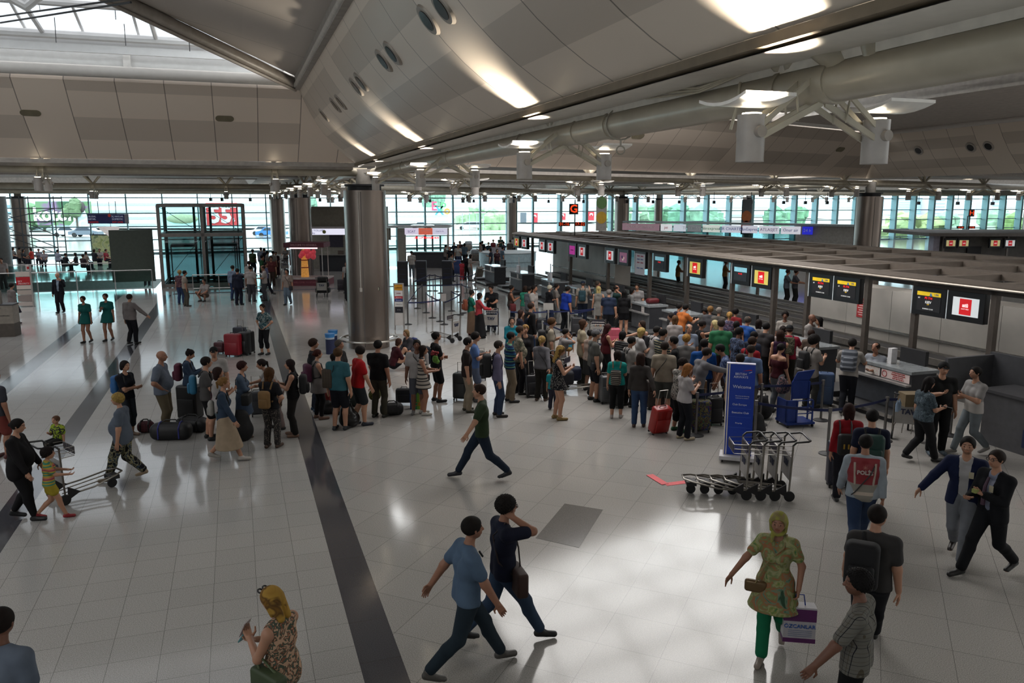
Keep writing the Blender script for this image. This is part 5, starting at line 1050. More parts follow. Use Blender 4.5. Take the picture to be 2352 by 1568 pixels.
def person(label,px,py,h=1.75,dir=0,sex='m',res=None,cat='person',step=0,lead=1,arms=('hang','hang'),lean=0,hy=0,hp=0,fat=0,
           hair=('short','#1c1614'),skin='m',top=('tee','#777'),bot=('pants','#222'),shoes='#222',z0=0,pose='stand',ground=None,twist=0,group=None,glasses=0,beard=0,extra=None,depth=None):
    """a standing / walking / sitting figure whose crown appears at photo pixel (px,py)"""
    s=h; male=sex=='m'; child=h<1.35; hs=1.0 if not child else 1.25
    shw=(.109 if male else .096)*s*(1+.15*fat); hipw=.052*s*(1+.25*fat)
    thigh,shin=.245*s,.243*s; ua,fa=.165*s,.142*s
    fw=np.array([0,1,0.]); 
    # legs
    hipz=.525*s; A_={}
    ft={}
    if pose=='stand':
        for sd in (1,-1):
            if step: y=step*s*.5*(1 if sd==lead else -1); heel=.0 if y>0 else .055*s*min(1,step/.35); ft[sd]=np.array([sd*.045*s,y,.045*s+heel])
            else: ft[sd]=np.array([sd*.062*s*(1+.3*fat),(.02 if sd==lead else -.02)*s,.045*s])
        if step: hipz=.525*s-.10*step*step*s*1.2
        poles={1:fw,-1:fw}
        H0=np.array([0,0,hipz])
    elif pose=='sit':      # on the floor
        H0=np.array([0,0,.11*s]); ft={1:np.array([.10*s,.36*s,.05*s]),-1:np.array([-.06*s,.33*s,.05*s])}; poles={1:np.array([.3,.2,1.]),-1:np.array([-.3,.2,1.])}
    elif pose=='chair':
        H0=np.array([0,0,.29*s]); ft={1:np.array([.06*s,.25*s,.05*s]),-1:np.array([-.06*s,.25*s,.05*s])}; poles={1:np.array([0,1,1.]),-1:np.array([0,1,1.])}
    elif pose=='squat':
        H0=np.array([0,-.06*s,.17*s]); ft={1:np.array([.07*s,.06*s,.06*s]),-1:np.array([-.07*s,.06*s,.06*s])}; poles={1:np.array([.5,1,.4]),-1:np.array([-.5,1,.4])}
    hipj={sd:H0+np.array([sd*hipw,0,0]) for sd in (1,-1)}
    knee={};ank={}
    for sd in (1,-1): knee[sd],ank[sd]=ik(hipj[sd],ft[sd],thigh,shin,poles[sd])
    # upper body frame
    T=rotz(R(twist))@rotx(-R(lean)); up=lambda x,y,z: H0+T@np.array([x*s,y*s,z*s])
    waist=up(0,.0,.09); chest=up(0,.0,.20); shc=up(0,-.005,.293); neck0=up(0,-.003,.31); neck1=up(0,.012,.365)
    sh={sd:up(sd*shw/s,-.006,.278) for sd in (1,-1)}
    el={};wr={};hd={}
    for sd,an in ((1,arms[0]),(-1,arms[1])):
        (tx,ty,tz),(qx,qy,qz)=ARMS[an]; Tt=T if an in('cross','phone','book','clasp','ear','hip','strap') else rotz(R(twist))
        tgt=sh[sd]+Tt@np.array([sd*tx*s,ty*s,tz*s]); pl=Tt@np.array([sd*qx,qy,qz],float); el[sd],wr[sd]=ik(sh[sd],tgt,ua,fa,pl)
    # head frame
    HT=rotz(R(twist+hy))@rotx(-R(lean*.45+hp)); hc=neck1+HT@np.array([0,.012*s,.052*s])+np.array([0,0,.008*s])*hs
    hr=.5*.124*s*hs; hx=lambda x,y,z: hc+HT@np.array([x,y,z])*hr
    if res is None: res=.021
    P_=[hipj[1],hipj[-1],knee[1],knee[-1],ank[1],ank[-1],sh[1],sh[-1],el[1],el[-1],wr[1],wr[-1],hc,shc]
    lo=np.min(P_,0)-np.array([.13,.16,.0])*s; hi=np.max(P_,0)+np.array([.13,.16,.02])*s; lo[2]=-.005; hi[2]=max(hi[2],hc[2]+hr*1.35)
    for q in (1,-1): 
        for v in (wr[q],): lo=np.minimum(lo,v-.12); hi=np.maximum(hi,v+.12)
    lo[2]=max(lo[2],-.01)
    k=.022*s
    def torso(f,off=0.0,waistonly=False,w=1.0):
        fw_=1+.35*fat; 
        wst=(.055 if male else .048)*s*(1+.5*fat); chr_=(.061 if male else .055)*s*(1+.15*fat); hpr=(.058 if male else .066)*s*(1+.25*fat)
        dx=(.037 if male else .028)*s*(1+.3*fat); cx_=(.044 if male else .035)*s*(1+.1*fat)
        for sd in (1,-1):
            rx=T@np.array([1,0,0]); f.cap(H0+rx*sd*.036*s+T@np.array([0,-.008,.01])*s,waist+rx*sd*dx*.8,hpr,wst,k*1.4,off=off)
            f.cap(waist+rx*sd*dx*.8,chest+rx*sd*cx_,wst,chr_,k*1.4,off=off)
            f.cap(chest+rx*sd*cx_,up(sd*.55*shw/s,-.004,.262),chr_,.042*s,k*1.4,off=off)
            f.cap(up(0,-.002,.300),sh[sd],.036*s,.033*s,k*1.0,off=off)
            if not male and not child: f.cap(up(sd*.036,.050,.195),up(sd*.036,.046,.185),.034*s,.034*s,k,off=off)
        if fat>0: f.ell(up(0,.035+.02*fat,.10),np.array([.085,.075,.085])*s*(1+.25*fat),k*1.5,off=off)
    def arm(f,sd,t=2.0,off=0.0,loose=0.0):
        r0,r1,r2=(.034,.028,.019) if male else (.029,.024,.0165); g=1+.3*fat; r0,r1,r2=r0*s*g,r1*s*g,r2*s*(1+.1*fat)
        if t<=1: f.cap(sh[sd],sh[sd]+(el[sd]-sh[sd])*t,r0+loose*.5,r0+(r1-r0)*t+loose,k,off=off)
        else:
            f.cap(sh[sd],el[sd],r0,r1,k,off=off); u=t-1; f.cap(el[sd],el[sd]+(wr[sd]-el[sd])*u,r1,r1+(r2-r1)*u+loose,k*.6,off=off)
    def leg(f,sd,t=2.0,off=0.0,loose=0.0):
        g=1+.3*fat; r0,r1,r2=.056*s*g,.036*s*g,.0235*s
        if t<=1: f.cap(hipj[sd],hipj[sd]+(knee[sd]-hipj[sd])*t,r0,r0+(r1-r0)*t+loose,k*.7,off=off)
        else:
            f.cap(hipj[sd],knee[sd],r0,r1,k*.7,off=off); u=t-1; d=ank[sd]-knee[sd]
            cal=knee[sd]+d*.32-np.array([0,.010*s,0]); f.cap(knee[sd],cal if u>.32 else knee[sd]+d*u,r1,.034*s*g,k*.5,off=off)
            if u>.32: f.cap(cal,knee[sd]+d*u,.034*s*g,(.034*s*g+(r2-.034*s*g)*(u-.32)/.68)+loose,k*.5,off=off)
    def foot(f,sd,off=0.0,k_=.01):
        a=ank[sd]; lift=a[2]-.045*s; pit=-math.atan2(lift,.12*s)*1.0 if lift>0 and pose=='stand' else 0
        tz_=.022*s; toe=a+np.array([sd*.012*s,.095*s*math.cos(pit),0]); toe[2]=max(tz_,a[2]-.024*s+.095*s*math.sin(pit)); heel=a+np.array([0,-.022*s*math.cos(pit),0]); heel[2]=max(tz_,a[2]-.024*s-0*lift)
        if pose!='stand': toe[2]=heel[2]=tz_
        f.cap(heel,toe,.020*s,.017*s,k_,off=off); f.cap(a+np.array([0,-.005*s,0]),(heel+toe)/2,.022*s,.016*s,k_,off=off)
    fine=res<.02
    # ---- body
    f=Field(lo,hi,res); g=None
    kindt,colt=top[0],top[1]; kb,cb=bot[0],bot[1]
    SL={'tee':.62,'polo':.72,'shirt':.72,'tank':0,'long':1.93,'jacket':1.97,'dress':0,'teedress':.6,'open':1.97,'offshoulder':.7,'blouse':1.35,'vest':0,'none':0}[kindt]
    off=.010 if fine else .015
    garment=Field(lo,hi,res) if kindt!='none' else None
    hem={'dress':-.2,'teedress':-.2,'jacket':-.055,'open':-.06,'vest':-.05,'tank':-.01,'blouse':-.06}.get(kindt,-.02 if male else -.012)
    if kindt in('shirt','polo') : hem=-.03
    if len(top)>2 and isinstance(top[2],float): hem=top[2]
    sk=None
    if kindt in('dress','teedress'): sk=top[2] if len(top)>2 else .30
    if kb in('skirt','long skirt'): sk2=bot[2] if len(bot)>2 else (.28 if kb=='skirt' else .06)
    def skirt(f,zh,off,flare=.035,zt=None):
        c0=up(0,0,.03) if zt is None else zt; ctr=(knee[1]+knee[-1])/2 if zh<.3*s else (hipj[1]+hipj[-1])/2*.55+(knee[1]+knee[-1])/2*.45
        c1=np.array([ctr[0],ctr[1]*.7,zh]); spread=abs(knee[1][1]-knee[-1][1])*.35; L=(c0[2]-zh)
        for sd in (1,-1): f.cap(c0+np.array([sd*.03*s,0,0]),c1+np.array([sd*.03*s,sd*0+0,0]),.068*s*(1+.3*fat),.068*s*(1+.3*fat)+flare*s+spread,k,off=off)
        for sd in (1,-1): f.cap(hipj[sd],hipj[sd]+(knee[sd]-hipj[sd])*min(1,(hipj[sd][2]-zh)/(hipj[sd][2]-knee[sd][2]+1e-6)),.06*s,.05*s,k,off=off+.01)
    if garment is not None:
        torso(garment,off,w=1)
        if kindt in('jacket','open','long'): 
            for sd in (1,-1): arm(garment,sd,SL,off+.004,.004)
        elif SL>0:
            for sd in (1,-1): arm(garment,sd,SL,off,.008)
        else:
            pass
        if kindt=='offshoulder': garment.plane(T@np.array([0,0,1.]),up(0,0,.25))
        if kindt in('dress','teedress'):
            skirt(garment,sk*s,off); garment.plane((0,0,-1),(0,0,sk*s))
        else: garment.plane(-T@np.array([0,.0,1.]),up(0,0,hem))
        if sk is None and kindt!='offshoulder':
            for sd in (1,-1): garment.cap(hipj[sd]+T@np.array([0,0,-.03])*s,hipj[sd]+T@np.array([-sd*.006,0,.07])*s,.062*s*(1+.3*fat),.056*s*(1+.35*fat),k,off=off+.004)
            garment.plane(-T@np.array([0,.0,1.]),up(0,0,hem))
        # neckline
        if kindt in('tank','dress','blouse'): garment.ell(up(0,.045,.315),np.array([.045,.06,.05])*s,cut=True)
        else: garment.ell(up(0,.030,.330),np.array([.038,.045,.034])*s,cut=True)
        garment.plane(T@np.array([0,0,1.]),up(0,0,.335))
        if kindt in('tank','dress','vest'):
            for sd in (1,-1): garment.ell(sh[sd]+T@np.array([sd*.035*s,0,.0]),np.array([.040,.09,.085])*s,cut=True)
    gb=Field(lo,hi,res)
    LG={'pants':1.93,'jeans':1.93,'shorts':.86,'minishorts':.45,'capri':1.5,'leggings':1.9,'wide':1.96}.get(kb)
    if LG:
        hh=Field(lo,hi,res)
        for sd in (1,-1): leg(gb,sd,LG,off*.8 if kb=='leggings' else off+.004,{'wide':.03,'shorts':.016,'pants':.012,'jeans':.006,'capri':.006,'minishorts':.01}.get(kb,.0))
        for sd in (1,-1): gb.cap(H0+T@np.array([sd*.036*s,-.008*s,.01*s]),up(sd*.034,0,.055),(.058 if male else .066)*s*(1+.25*fat),.055*s*(1+.5*fat),k,off=off*.6)
        gb.plane(T@np.array([0,0,1.]),up(0,0,.065))
        if LG>1.6: 
            pass
    elif kb in('skirt','long skirt'):
        skirt(gb,sk2*s,off,.03 if kb=='skirt' else .05); gb.plane((0,0,-1),(0,0,sk2*s)); gb.plane(T@np.array([0,0,1.]),up(0,0,.06))
    # body proper
    torso(f); 
    for sd in (1,-1): arm(f,sd); leg(f,sd); foot(f,sd,-.004)
    f.cap(neck0-T@np.array([0,0,.01*s]),neck1,.031*s if male else .026*s,.030*s if male else .025*s,k*.8)
    def mitten(f,sd):
        d=(wr[sd]-el[sd]); d=d/np.linalg.norm(d); f.cap(wr[sd],wr[sd]+d*.075*s,.018*s,.012*s,.012)
    def headf(f):
        f.ell(hx(0,-.10,.18),np.array([.76,.92,.84])*hr,.3*hr); f.ell(hx(0,.16,-.38),np.array([.60,.70,.62])*hr,.3*hr); f.ell(hx(0,.42,-.72),np.array([.26,.24,.22])*hr,.3*hr)
        f.cap(hx(0,.80,.12),hx(0,1.0,-.22),.08*hr,.14*hr,.12*hr); f.cap(hx(-.14,.86,-.30),hx(.14,.86,-.30),.08*hr,.08*hr,.08*hr)
        f.cap(hx(-.30,.70,.22),hx(.30,.70,.22),.12*hr,.12*hr,.12*hr)
        f.cap(hx(-.16,.78,-.52),hx(.16,.78,-.52),.09*hr,.09*hr,.1*hr)
        for sd in (1,-1):
            f.cap(hx(sd*.80,.0,-.02),hx(sd*.76,.04,-.26),.12*hr,.08*hr,.06*hr); f.ell(hx(sd*.30,.90,.04),np.array([.17,.13,.10])*hr,cut=True)
            f.ell(hx(sd*.30,.76,.04),np.array([.15,.13,.10])*hr,.03*hr)
    if not fine:
        for sd in (1,-1): mitten(f,sd)
        headf(f)
    for G in (garment,gb):
        if G is not None: f.D=f.D+(.014*np.clip(-G.D/.01,0,1)).astype(np.float32)
    parts=[f.mesh()]
    if fine:
        r=hr*1.35; fh=Field(hc-r,hc+r,res*.52); headf(fh); fh.cap(neck0,neck1,.0295*s if male else .025*s,.0285*s if male else .024*s,.02); fh.plane(-(HT@np.array([0,0,1.])),hc-HT@np.array([0,0,1.2*hr])); parts.append(fh.mesh())
        for sd in (1,-1):
            d=wr[sd]-el[sd]; d/=np.linalg.norm(d); an=arms[0 if sd==1 else 1]
            n=np.array([-sd*1.0,.15,0]) if an in('hang','fwd','back','swing','rear','pull','bag','down','out') else np.array([0,.1,1.0]) if an in('book','phone','push','lean','reach','sit') else np.array([-sd,.0,.2])
            n=n-d*(n@d); n/=np.linalg.norm(n); w_=np.cross(d,n)*(-sd); L=.108*s; c=wr[sd]; fd=Field(c+d*L*.5-.105,c+d*L*.5+.105,.0048)
            fd.cap(c-d*.02,c+d*.01,.0175*s*.95,.0165*s,.01)
            for q in (-.75,-.2,.3,.75): fd.cap(c+d*.005+w_*q*.012*s,c+d*.052*s+w_*q*.020*s,.0115*s*.85,.0095*s*.85,.012)
            curl=.55 if an in('bag','pull','push','phone','book','ear','strap') else .28
            for j,(q,fl) in enumerate(((.98,.042),(.33,.047),(-.33,.044),(-1.0,.034))):
                b0_=c+d*.052*s+w_*q*.0175*s; ang=curl*(.7+.12*j); p1=b0_+(d*math.cos(ang)+n*math.sin(ang))*fl*s*.52; a2=ang*2.3; p2=p1+(d*math.cos(a2)+n*math.sin(a2))*fl*s*.48
                fd.cap(b0_,p1,.0053*s*1.05,.0049*s,.004); fd.cap(p1,p2,.0049*s,.0040*s,.003)
            t0=c+d*.014*s+w_*.014*s; t1=t0+(d*.55+w_*.75+n*.35)*.030*s; t2=t1+(d*.85+w_*.2+n*.45)*.026*s
            fd.cap(t0,t1,.0075*s,.0062*s,.006); fd.cap(t1,t2,.0060*s,.0046*s,.003); parts.append(fd.mesh())
    def colf(V):
        c=np.ones((len(V),3)); L=(V-hc)@HT/hr   # local head coordinates
        x,y,z=L[:,0],L[:,1],L[:,2]; front=y>.45
        lips=front&(np.abs(x)<.25)&(z<-.43)&(z>-.60); c[lips]=(.85,.55,.55) if not male else (.88,.68,.66)
        br=front&(np.abs(np.abs(x)-.31)<.19)&(z>.20)&(z<.31); c[br]=(.28,.22,.2)
        eye=(y>.5)&(np.abs(np.abs(x)-.30)<.15)&(np.abs(z-.04)<.075); c[eye]=(1.25,1.3,1.35)
        ir=(y>.5)&(np.abs(np.abs(x)-.30)<.065)&(np.abs(z-.04)<.075); c[ir]=(.12,.1,.1)
        if beard:
            bd=((z<-.30)&(y>-.15)&(z>-1.05)&~((np.abs(x)<.25)&(z>-.62)&(z<-.42)))&(np.abs(x)<.9)&((V-hc)@HT[:,2]>-1.2*hr); c[bd]*=(1-.75*beard)
        return c
    hm=skinmat(skin)
    # place
    crown=hc+HT@np.array([0,-.05,1.08])*hr; Rz=rotz(-R(dir)); cw=Rz@crown
    if ground is not None: root=Vector((ground[0],ground[1],z0))
    elif depth is not None:
        q=dep(px,py,depth); root=Vector((q.x-cw[0],q.y-cw[1],z0))
    else:
        q=at(px,py,cw[2]+z0); root=Vector((q.x-cw[0],q.y-cw[1],z0))
    t=thing(cat,label,'person',root,-R(dir),group)
    link('body',npmesh('body',parts,hm,colf),t)
    if garment is not None:
        if kindt=='open':
            inner=Field(lo,hi,res); torso(inner,.006); inner.plane(-T@np.array([0,0,1.]),up(0,0,-.01)); inner.ell(up(0,.035,.33),np.array([.025,.04,.03])*s,cut=True); inner.plane(T@np.array([0,0,1.]),up(0,0,.335))
            link('shirt',npmesh('shirt',[inner.mesh()],M(top[3])),t)
            n_=T@np.array([0,1,0.]); wd=.055*s
            X=garment.ax[0][:,None,None];Y=garment.ax[1][None,:,None];Z=garment.ax[2][None,None,:]; q=T.T
            lx=(X-H0[0])*q[0,0]+(Y-H0[1])*q[0,1]+(Z-H0[2])*q[0,2]; ly=(X-H0[0])*q[1,0]+(Y-H0[1])*q[1,1]+(Z-H0[2])*q[1,2]; lz=(X-H0[0])*q[2,0]+(Y-H0[1])*q[2,1]+(Z-H0[2])*q[2,2]
            w2=top[4]*s if len(top)>4 else .03*s
            wedge=np.maximum(np.abs(lx)-(w2+.10*np.maximum(lz-.17*s,0)+.25*np.maximum(.04*s-lz,0)),.0-ly); garment.D=np.maximum(garment.D,-wedge).astype(np.float32)
        nm={'tee':'t_shirt','polo':'polo_shirt','shirt':'shirt','tank':'tank_top','long':'sweater','jacket':'jacket','dress':'dress','teedress':'dress','open':'jacket','offshoulder':'blouse','blouse':'blouse','vest':'vest'}[kindt]
        link(nm,npmesh(nm,[garment.mesh()],M(colt,rough=.85,spec=.2) if isinstance(colt,str) else colt),t)
    if (gb.D<0).any(): nm={'shorts':'shorts','minishorts':'shorts','skirt':'skirt','long skirt':'skirt','leggings':'leggings','jeans':'jeans'}.get(kb,'trousers'); link(nm,npmesh(nm,[gb.mesh()],mat(cb,rough=.85,spec=.2) if isinstance(cb,str) else cb),t)
    # shoes
    if shoes:
        for sd in (1,-1):
            a=ank[sd]; fs=Field(a-np.array([.05,.08,.06])*s,a+np.array([.06,.17,.05])*s,min(res,.012) if fine else .016)
            foot(fs,sd,.006,.012); fs.plane((0,0,1),a+np.array([0,0,.012*s])); pr=fs.mesh()
            if len(pr[0]): 
                pr[0][:,2]=np.maximum(pr[0][:,2],.0); link('shoe',npmesh('shoe',[pr],M(shoes,rough=.5)),t)
    # hair
    st,hcx=hair[0],hair[1]
    if st!='bald':
        rr=hr*(2.6 if st in('long','pony','curlylong','scarf') else 1.7); fh=Field(hc-rr*np.array([.75,.8,1.25 if rr>2*hr else .9]),hc+rr*np.array([.75,.8,.8]),max(res*.6,.008) if fine else .02)
        th={'afro':.45,'curlylong':.2,'curly':.18,'scarf':.12,'cap':.10}.get(st,.09)*hr
        fh.ell(hx(0,-.14,.22),np.array([.80,.94,.86])*hr,.05,off=th)
        if st=='receding': fh.ell(hx(0,.45,.95),np.array([.75,.95,.5])*hr,cut=True)
        # open the face
        fh.D=fh.D
        if st in('long','curlylong','bob','scarf'):
            e=-1.1 if st=='bob' else -2.0 if st!='scarf' else -1.4; lng=hair[2] if len(hair)>2 else e
            for sd in (1,-1): fh.cap(hx(sd*.42,-.45,.0),hx(sd*.40,-.62,lng),.48*hr,.34*hr,.15*hr,off=th*.3)
            for sd in (1,-1): fh.cap(hx(sd*.78,-.05,.1),hx(sd*.74,-.15,max(lng*.7,-1.3)),.22*hr,.16*hr,.12*hr)
        if st=='pony': fh.cap(hx(0,-.95,.35),hx(0,-1.25,.1),.2*hr,.24*hr,.1*hr); fh.cap(hx(0,-1.25,.1),hx(0,-1.15,-1.6),.24*hr,.12*hr,.1*hr)
        if st=='bun': fh.ell(hx(0,-.75,.85),np.array([.34,.34,.30])*hr,.05*hr)
        if st=='lowbun': fh.ell(hx(0,-1.12,.0),np.array([.34,.30,.30])*hr,.05*hr)
        fh.ell(hx(0,.78,-.25),np.array([.74,.66,.86 if st!='scarf' else .80])*hr,cut=True)
        if st=='scarf': fh.ell(hx(0,.05,-1.12),np.array([.66,.66,.36])*hr,.1*hr); fh.cap(hx(0,-.70,-.5),hx(.25,-.95,-2.0),.5*hr,.28*hr,.2*hr); fh.cap(hx(.45,.35,-1.1),hx(.5,.75,-1.9),.24*hr,.14*hr,.1*hr)
        if st in('short','pony','bun','lowbun','cap','receding','afro','curly'):
            fh.plane(HT@np.array([0,.50,-.86]),hx(0,-.10,-.40))
        if st in('curly','curlylong','afro'):
            X,Y,Z=np.meshgrid(*fh.ax,indexing='ij'); fh.D=fh.D+.012*np.sin(X*170)*np.sin(Y*160+1)*np.sin(Z*150)
        nm='headscarf' if st=='scarf' else 'cap' if st=='cap' else 'hair'
        if st=='cap': fh.cap(hx(-.25,.75,.42),hx(.25,.75,.42),.1*hr,.1*hr,.05*hr); fh.ell(hx(0,1.05,.36),np.array([.55,.5,.09])*hr,.05*hr); fh.plane(HT@np.array([0,-.1,-1.]),hx(0,0,.12))
        pr=fh.mesh()
        if len(pr[0]): link(nm,npmesh(nm,[pr],mat(hcx,rough=.75,var=.3,scale=25,spec=.15) if isinstance(hcx,str) else hcx),t)
        if st=='cap':
            f2=Field(hc-hr*1.3,hc+hr*1.3,.02 if not fine else .01); f2.ell(hx(0,-.16,.1),np.array([.78,.9,.8])*hr,.02,off=.05*hr); f2.plane(HT@np.array([0,.5,-.86]),hx(0,-.1,-.3)); f2.plane(HT@np.array([0,0,1.]),hx(0,0,.15)); f2.ell(hx(0,.8,-.2),np.array([.8,.75,.8])*hr,cut=True); p2=f2.mesh()
            if len(p2[0]): link('hair',npmesh('hair',[p2],mat('#2a211c')),t)
    if glasses:
        m=MB()
        for sd in (1,-1): c=hx(sd*.31,1.0 if glasses==1 else .55,.06 if glasses==1 else 1.0); m.tube([Vector(c+HT@np.array([.23*math.cos(q*PI/6),0 if glasses==1 else .1*math.sin(q*PI/6),.17*math.sin(q*PI/6)])*hr) for q in range(12)],.0035 if glasses==1 else .008,5,closed=True)
        m.tube([Vector(hx(.54,.95,.08)),Vector(hx(.84,.0,.02))],.003,4) if glasses==1 else None; m.tube([Vector(hx(-.54,.95,.08)),Vector(hx(-.84,.0,.02))],.003,4) if glasses==1 else None
        m.obj('glasses','#15151a',t)
    info=dict(torso=torso,root=t,H0=H0,T=T,up=up,wr=wr,el=el,sh=sh,hx=hx,s=s,hr=hr,HT=HT,Rz=Rz,loc=np.array(root),fat=fat)
    info['w']=lambda p: Vector(Rz@np.array(p)+np.array(root))
    return info
def short(lab): return lab
def backpack(I,c,lab=None,sz=1.0,side=0,strap=None,low=0.0,trim=None,who=''):
    """rucksack on the back; stands alone as a thing, worn against the shirt"""
    s=I['s']; up=I['up']; t=thing('backpack',lab or '','backpack',I['root'].location,I['root'].rotation_euler[2]); d=I['fat']*.03
    o=Vector(up(side*.06,-.105-d,.165-low)); T=Matrix([list(r) for r in I['T']]); 
    m=MB(); m.X=Matrix.Translation(o)@T.to_4x4(); m.rbox((0,-.03*s,0),(.165*s*sz,.095*s*sz,.25*s*sz),.035*s,n=4); m.obj('bag_body',M(c,rough=.8),t)
    m=MB(); m.X=Matrix.Translation(o)@T.to_4x4(); m.rbox((0,-.085*s*sz,-.045*s*sz),(.12*s*sz,.045*s*sz,.13*s*sz),.02*s,n=3); m.obj('front_pocket',M(trim or c,rough=.8),t)
    for sd in (1,-1):
        if side and sd!=side: continue
        m=MB(); P=[up(sd*.05,-.07-d,.26-low*.4),up(sd*.060,-.03,.325),up(sd*.062,.045+d*.6,.29),up(sd*.068,.065+d,.20),up(sd*.085,.01,.10),up(sd*.06,-.07-d,.09)]
        m.tube([Vector(p) for p in P],.011*s,6); m.obj('strap',M(strap or '#1a1a1c',rough=.8),t)
    return t
def shoulder_bag(I,c,lab,side=1,sz=(.26,.10,.18),drop=-.03,strap=None,front=.0,cross=True):
    s=I['s']; up=I['up']; t=thing('shoulder_bag',lab,'bag',I['root'].location,I['root'].rotation_euler[2]); o=Vector(up(side*.115,front,drop))
    m=MB(); m.X=Matrix.Translation(o)@Matrix.Rotation(R(80 if front==0 else 0),4,'Z'); m.rbox((0,0,0),sz,.03,n=3); m.obj('bag_body',M(c,rough=.7),t)
    m=MB(); q=-side if cross else side; m.tube([Vector(up(side*.115,front+.02,drop+.03)),Vector(up(side*.05,.085,.16)),Vector(up(q*.045,.062,.27)),Vector(up(q*.055,.0,.34)),Vector(up(q*.02,-.075,.25)),Vector(up(side*.09,-.06,.1)),Vector(up(side*.115,front-.03,drop+.03))],.009,6); m.obj('strap',M(strap or '#1a1818'),t); return t
def held(I,side,name,cat,lab,c,dims=(.075,.012,.15),off=(0,.03,.02),rot=(R(50),0,0)):
    w=I['wr'][side]; d=w-I['el'][side]; d=d/np.linalg.norm(d); p=w+d*.055*I['s']; t=thing(name,lab,cat,I['root'].location,I['root'].rotation_euler[2])
    m=MB(); m.X=Matrix.Translation(Vector(p+np.array(off)))@(Matrix.Rotation(rot[2],4,'Z')@Matrix.Rotation(rot[0],4,'X')@Matrix.Rotation(rot[1],4,'Y')); m.cbox((0,0,0),dims)
    t2=m.obj('case' if name=='phone' else 'sheet',M(c,rough=.3),t); return t
DIM=.68
# ================================================================= the people
BK,DB,BR,LB,BL,GR,RD='#17120f','#2a1d16','#3f2a1c','#6b4a2c','#a88648','#6e6a66','#5a2620'
who=person
def P(lab,px,py,dir,sex,arms,hair,top,bot,shoes='#1c1c1e',skin='m',h=None,**k):
    if h is None: h=1.76 if sex=='m' else 1.65
    return person(lab,px,py,h,dir,sex,arms=arms,hair=hair,top=top,bot=bot,shoes=shoes,skin=skin,**k)
N=.012
# --- nearest figures
a=P('person in a slate blue t-shirt and dark jeans striding right, nearer of a pair',1085,1187,68,'m',('fwd','rear'),('short',BK),('tee','#556a82'),('jeans','#26333d'),'#55524f','m',1.79,res=N,step=.50,lead=-1,lean=3,beard=.35)
m=MB(); m.tube([Vector(a['up'](.02,.062,.285)),Vector(a['up'](.02,.085,.25))],.012,6); m.obj('sunglasses','#0e0f12',a['root'])
b=P('person in a dark navy polo with hand at face, farther of the walking pair',1163,1139,72,'m',('ear','hang'),('curly','#15110f'),('polo','#171b2e'),('jeans','#34465e'),'#1b1a1c','m',1.78,res=N,step=.50,lead=1,glasses=1)
shoulder_bag(b,'#3a231c','brown leather messenger bag carried by the man in the navy polo',side=1,sz=(.40,.13,.28),drop=-.02,strap='#2a1915',front=.06,cross=False)
c=P('person in an olive green polo and dark jeans walking left across the open floor',1101,882,268,'m',('hang','out'),('short','#2b1d15'),('polo','#2f3d28'),('jeans','#1a2636'),'#15171f','l',1.80,res=.014,step=.52,lead=1)
d=P('blonde person in a floral sleeveless blouse with phone and papers at the bottom edge',614,1348,292,'f',('book','phone'),('long',pattern('print','#8a6428','#b08a3c','#5b401f',scale=7),-1.7),('tank',pattern('print','#c9a488','#4d5a4e','#8c5a44',scale=22),-.14),('pants','#9a9a9c'),'#333','l',1.66,res=.011,hp=22,ground=None,glasses=2)
t=thing('handbag','olive green tote bag hanging from the arm of the blonde woman at the bottom','handbag',d['root'].location,d['root'].rotation_euler[2]); o=Vector(d['el'][-1]); o=Vector(d['up'](-.13,-.02,.02))
m=MB(); m.X=Matrix.Translation(o)@Matrix.Rotation(R(75),4,'Z'); m.rbox((0,0,-.02),(.38,.13,.28),.03,n=3); m.obj('bag_body',mat('#3c4a2e',rough=.6),t)
m=MB(); e=Vector(d['el'][-1]); m.tube([o+Vector((0,-.09,.1)),e+Vector((0,-.05,.02)),e+Vector((0,.03,.04)),o+Vector((0,.09,.1))],.011,6); m.obj('bag_handle',mat('#4c5a3a'),t)
held(d,1,'phone','phone','teal-lit phone held by the blonde woman at the bottom','#3b7f86',(.075,.012,.15),rot=(R(35),0,0),off=(0,.05,.03))
held(d,-1,'paper','papers','folded white papers and card held by the blonde woman at the bottom','#b9aeb0',(.12,.006,.15),rot=(R(25),0,R(10)),off=(.02,.04,.02))
e=P('person in a pale blue shirt cut off at the bottom left corner',-2,1397,5,'m',('hang','fwd'),('short','#1a120f'),('shirt','#66707f'),('pants','#222'),'#222','d',1.78,res=.014)
f=P('person in a lime headscarf, flowered green tunic and green trousers carrying a shopping bag',1790,1177,205,'f',('out','bag'),('scarf',pattern('print','#8c8a34','#9c9a48','#8a7a58',scale=5)),('teedress',pattern('multi','#888','#999',('#4f7a55','#8a9450','#a8a47c','#7a8a5a','#a86a48','#6f9078','#34503c'),scale=7),.34),('pants','#14704c'),'#9b8e84','m',1.66,res=N,step=.34,lead=1)
S=shoulder_bag(f,mat('#6b5436',rough=.35,metal=.4),'small brown bag with gold chain on the lime headscarf woman',side=1,sz=(.24,.07,.14),drop=-.02,strap='#8a7a50',front=.08,cross=True)
w=f['w'](f['wr'][-1]); t=thing('shopping_bag','white and purple shopping bag in the hand of the woman in the lime headscarf','shopping bag',(w.x+.02,w.y,w.z-.13),R(-8))
m=MB(); m.box(-.17,.17,-.07,.07,-.46,-.06); m.obj('bag_body',mat('#b9b6bb',rough=.45),t); m=MB(); m.box(-.172,.172,-.073,.073,-.22,-.08); m.obj('purple_band',mat('#5a1f5c'),t); m=MB(); m.box(-.172,.172,-.073,.073,-.47,-.42); m.obj('purple_band',mat('#5a1f5c'),t)
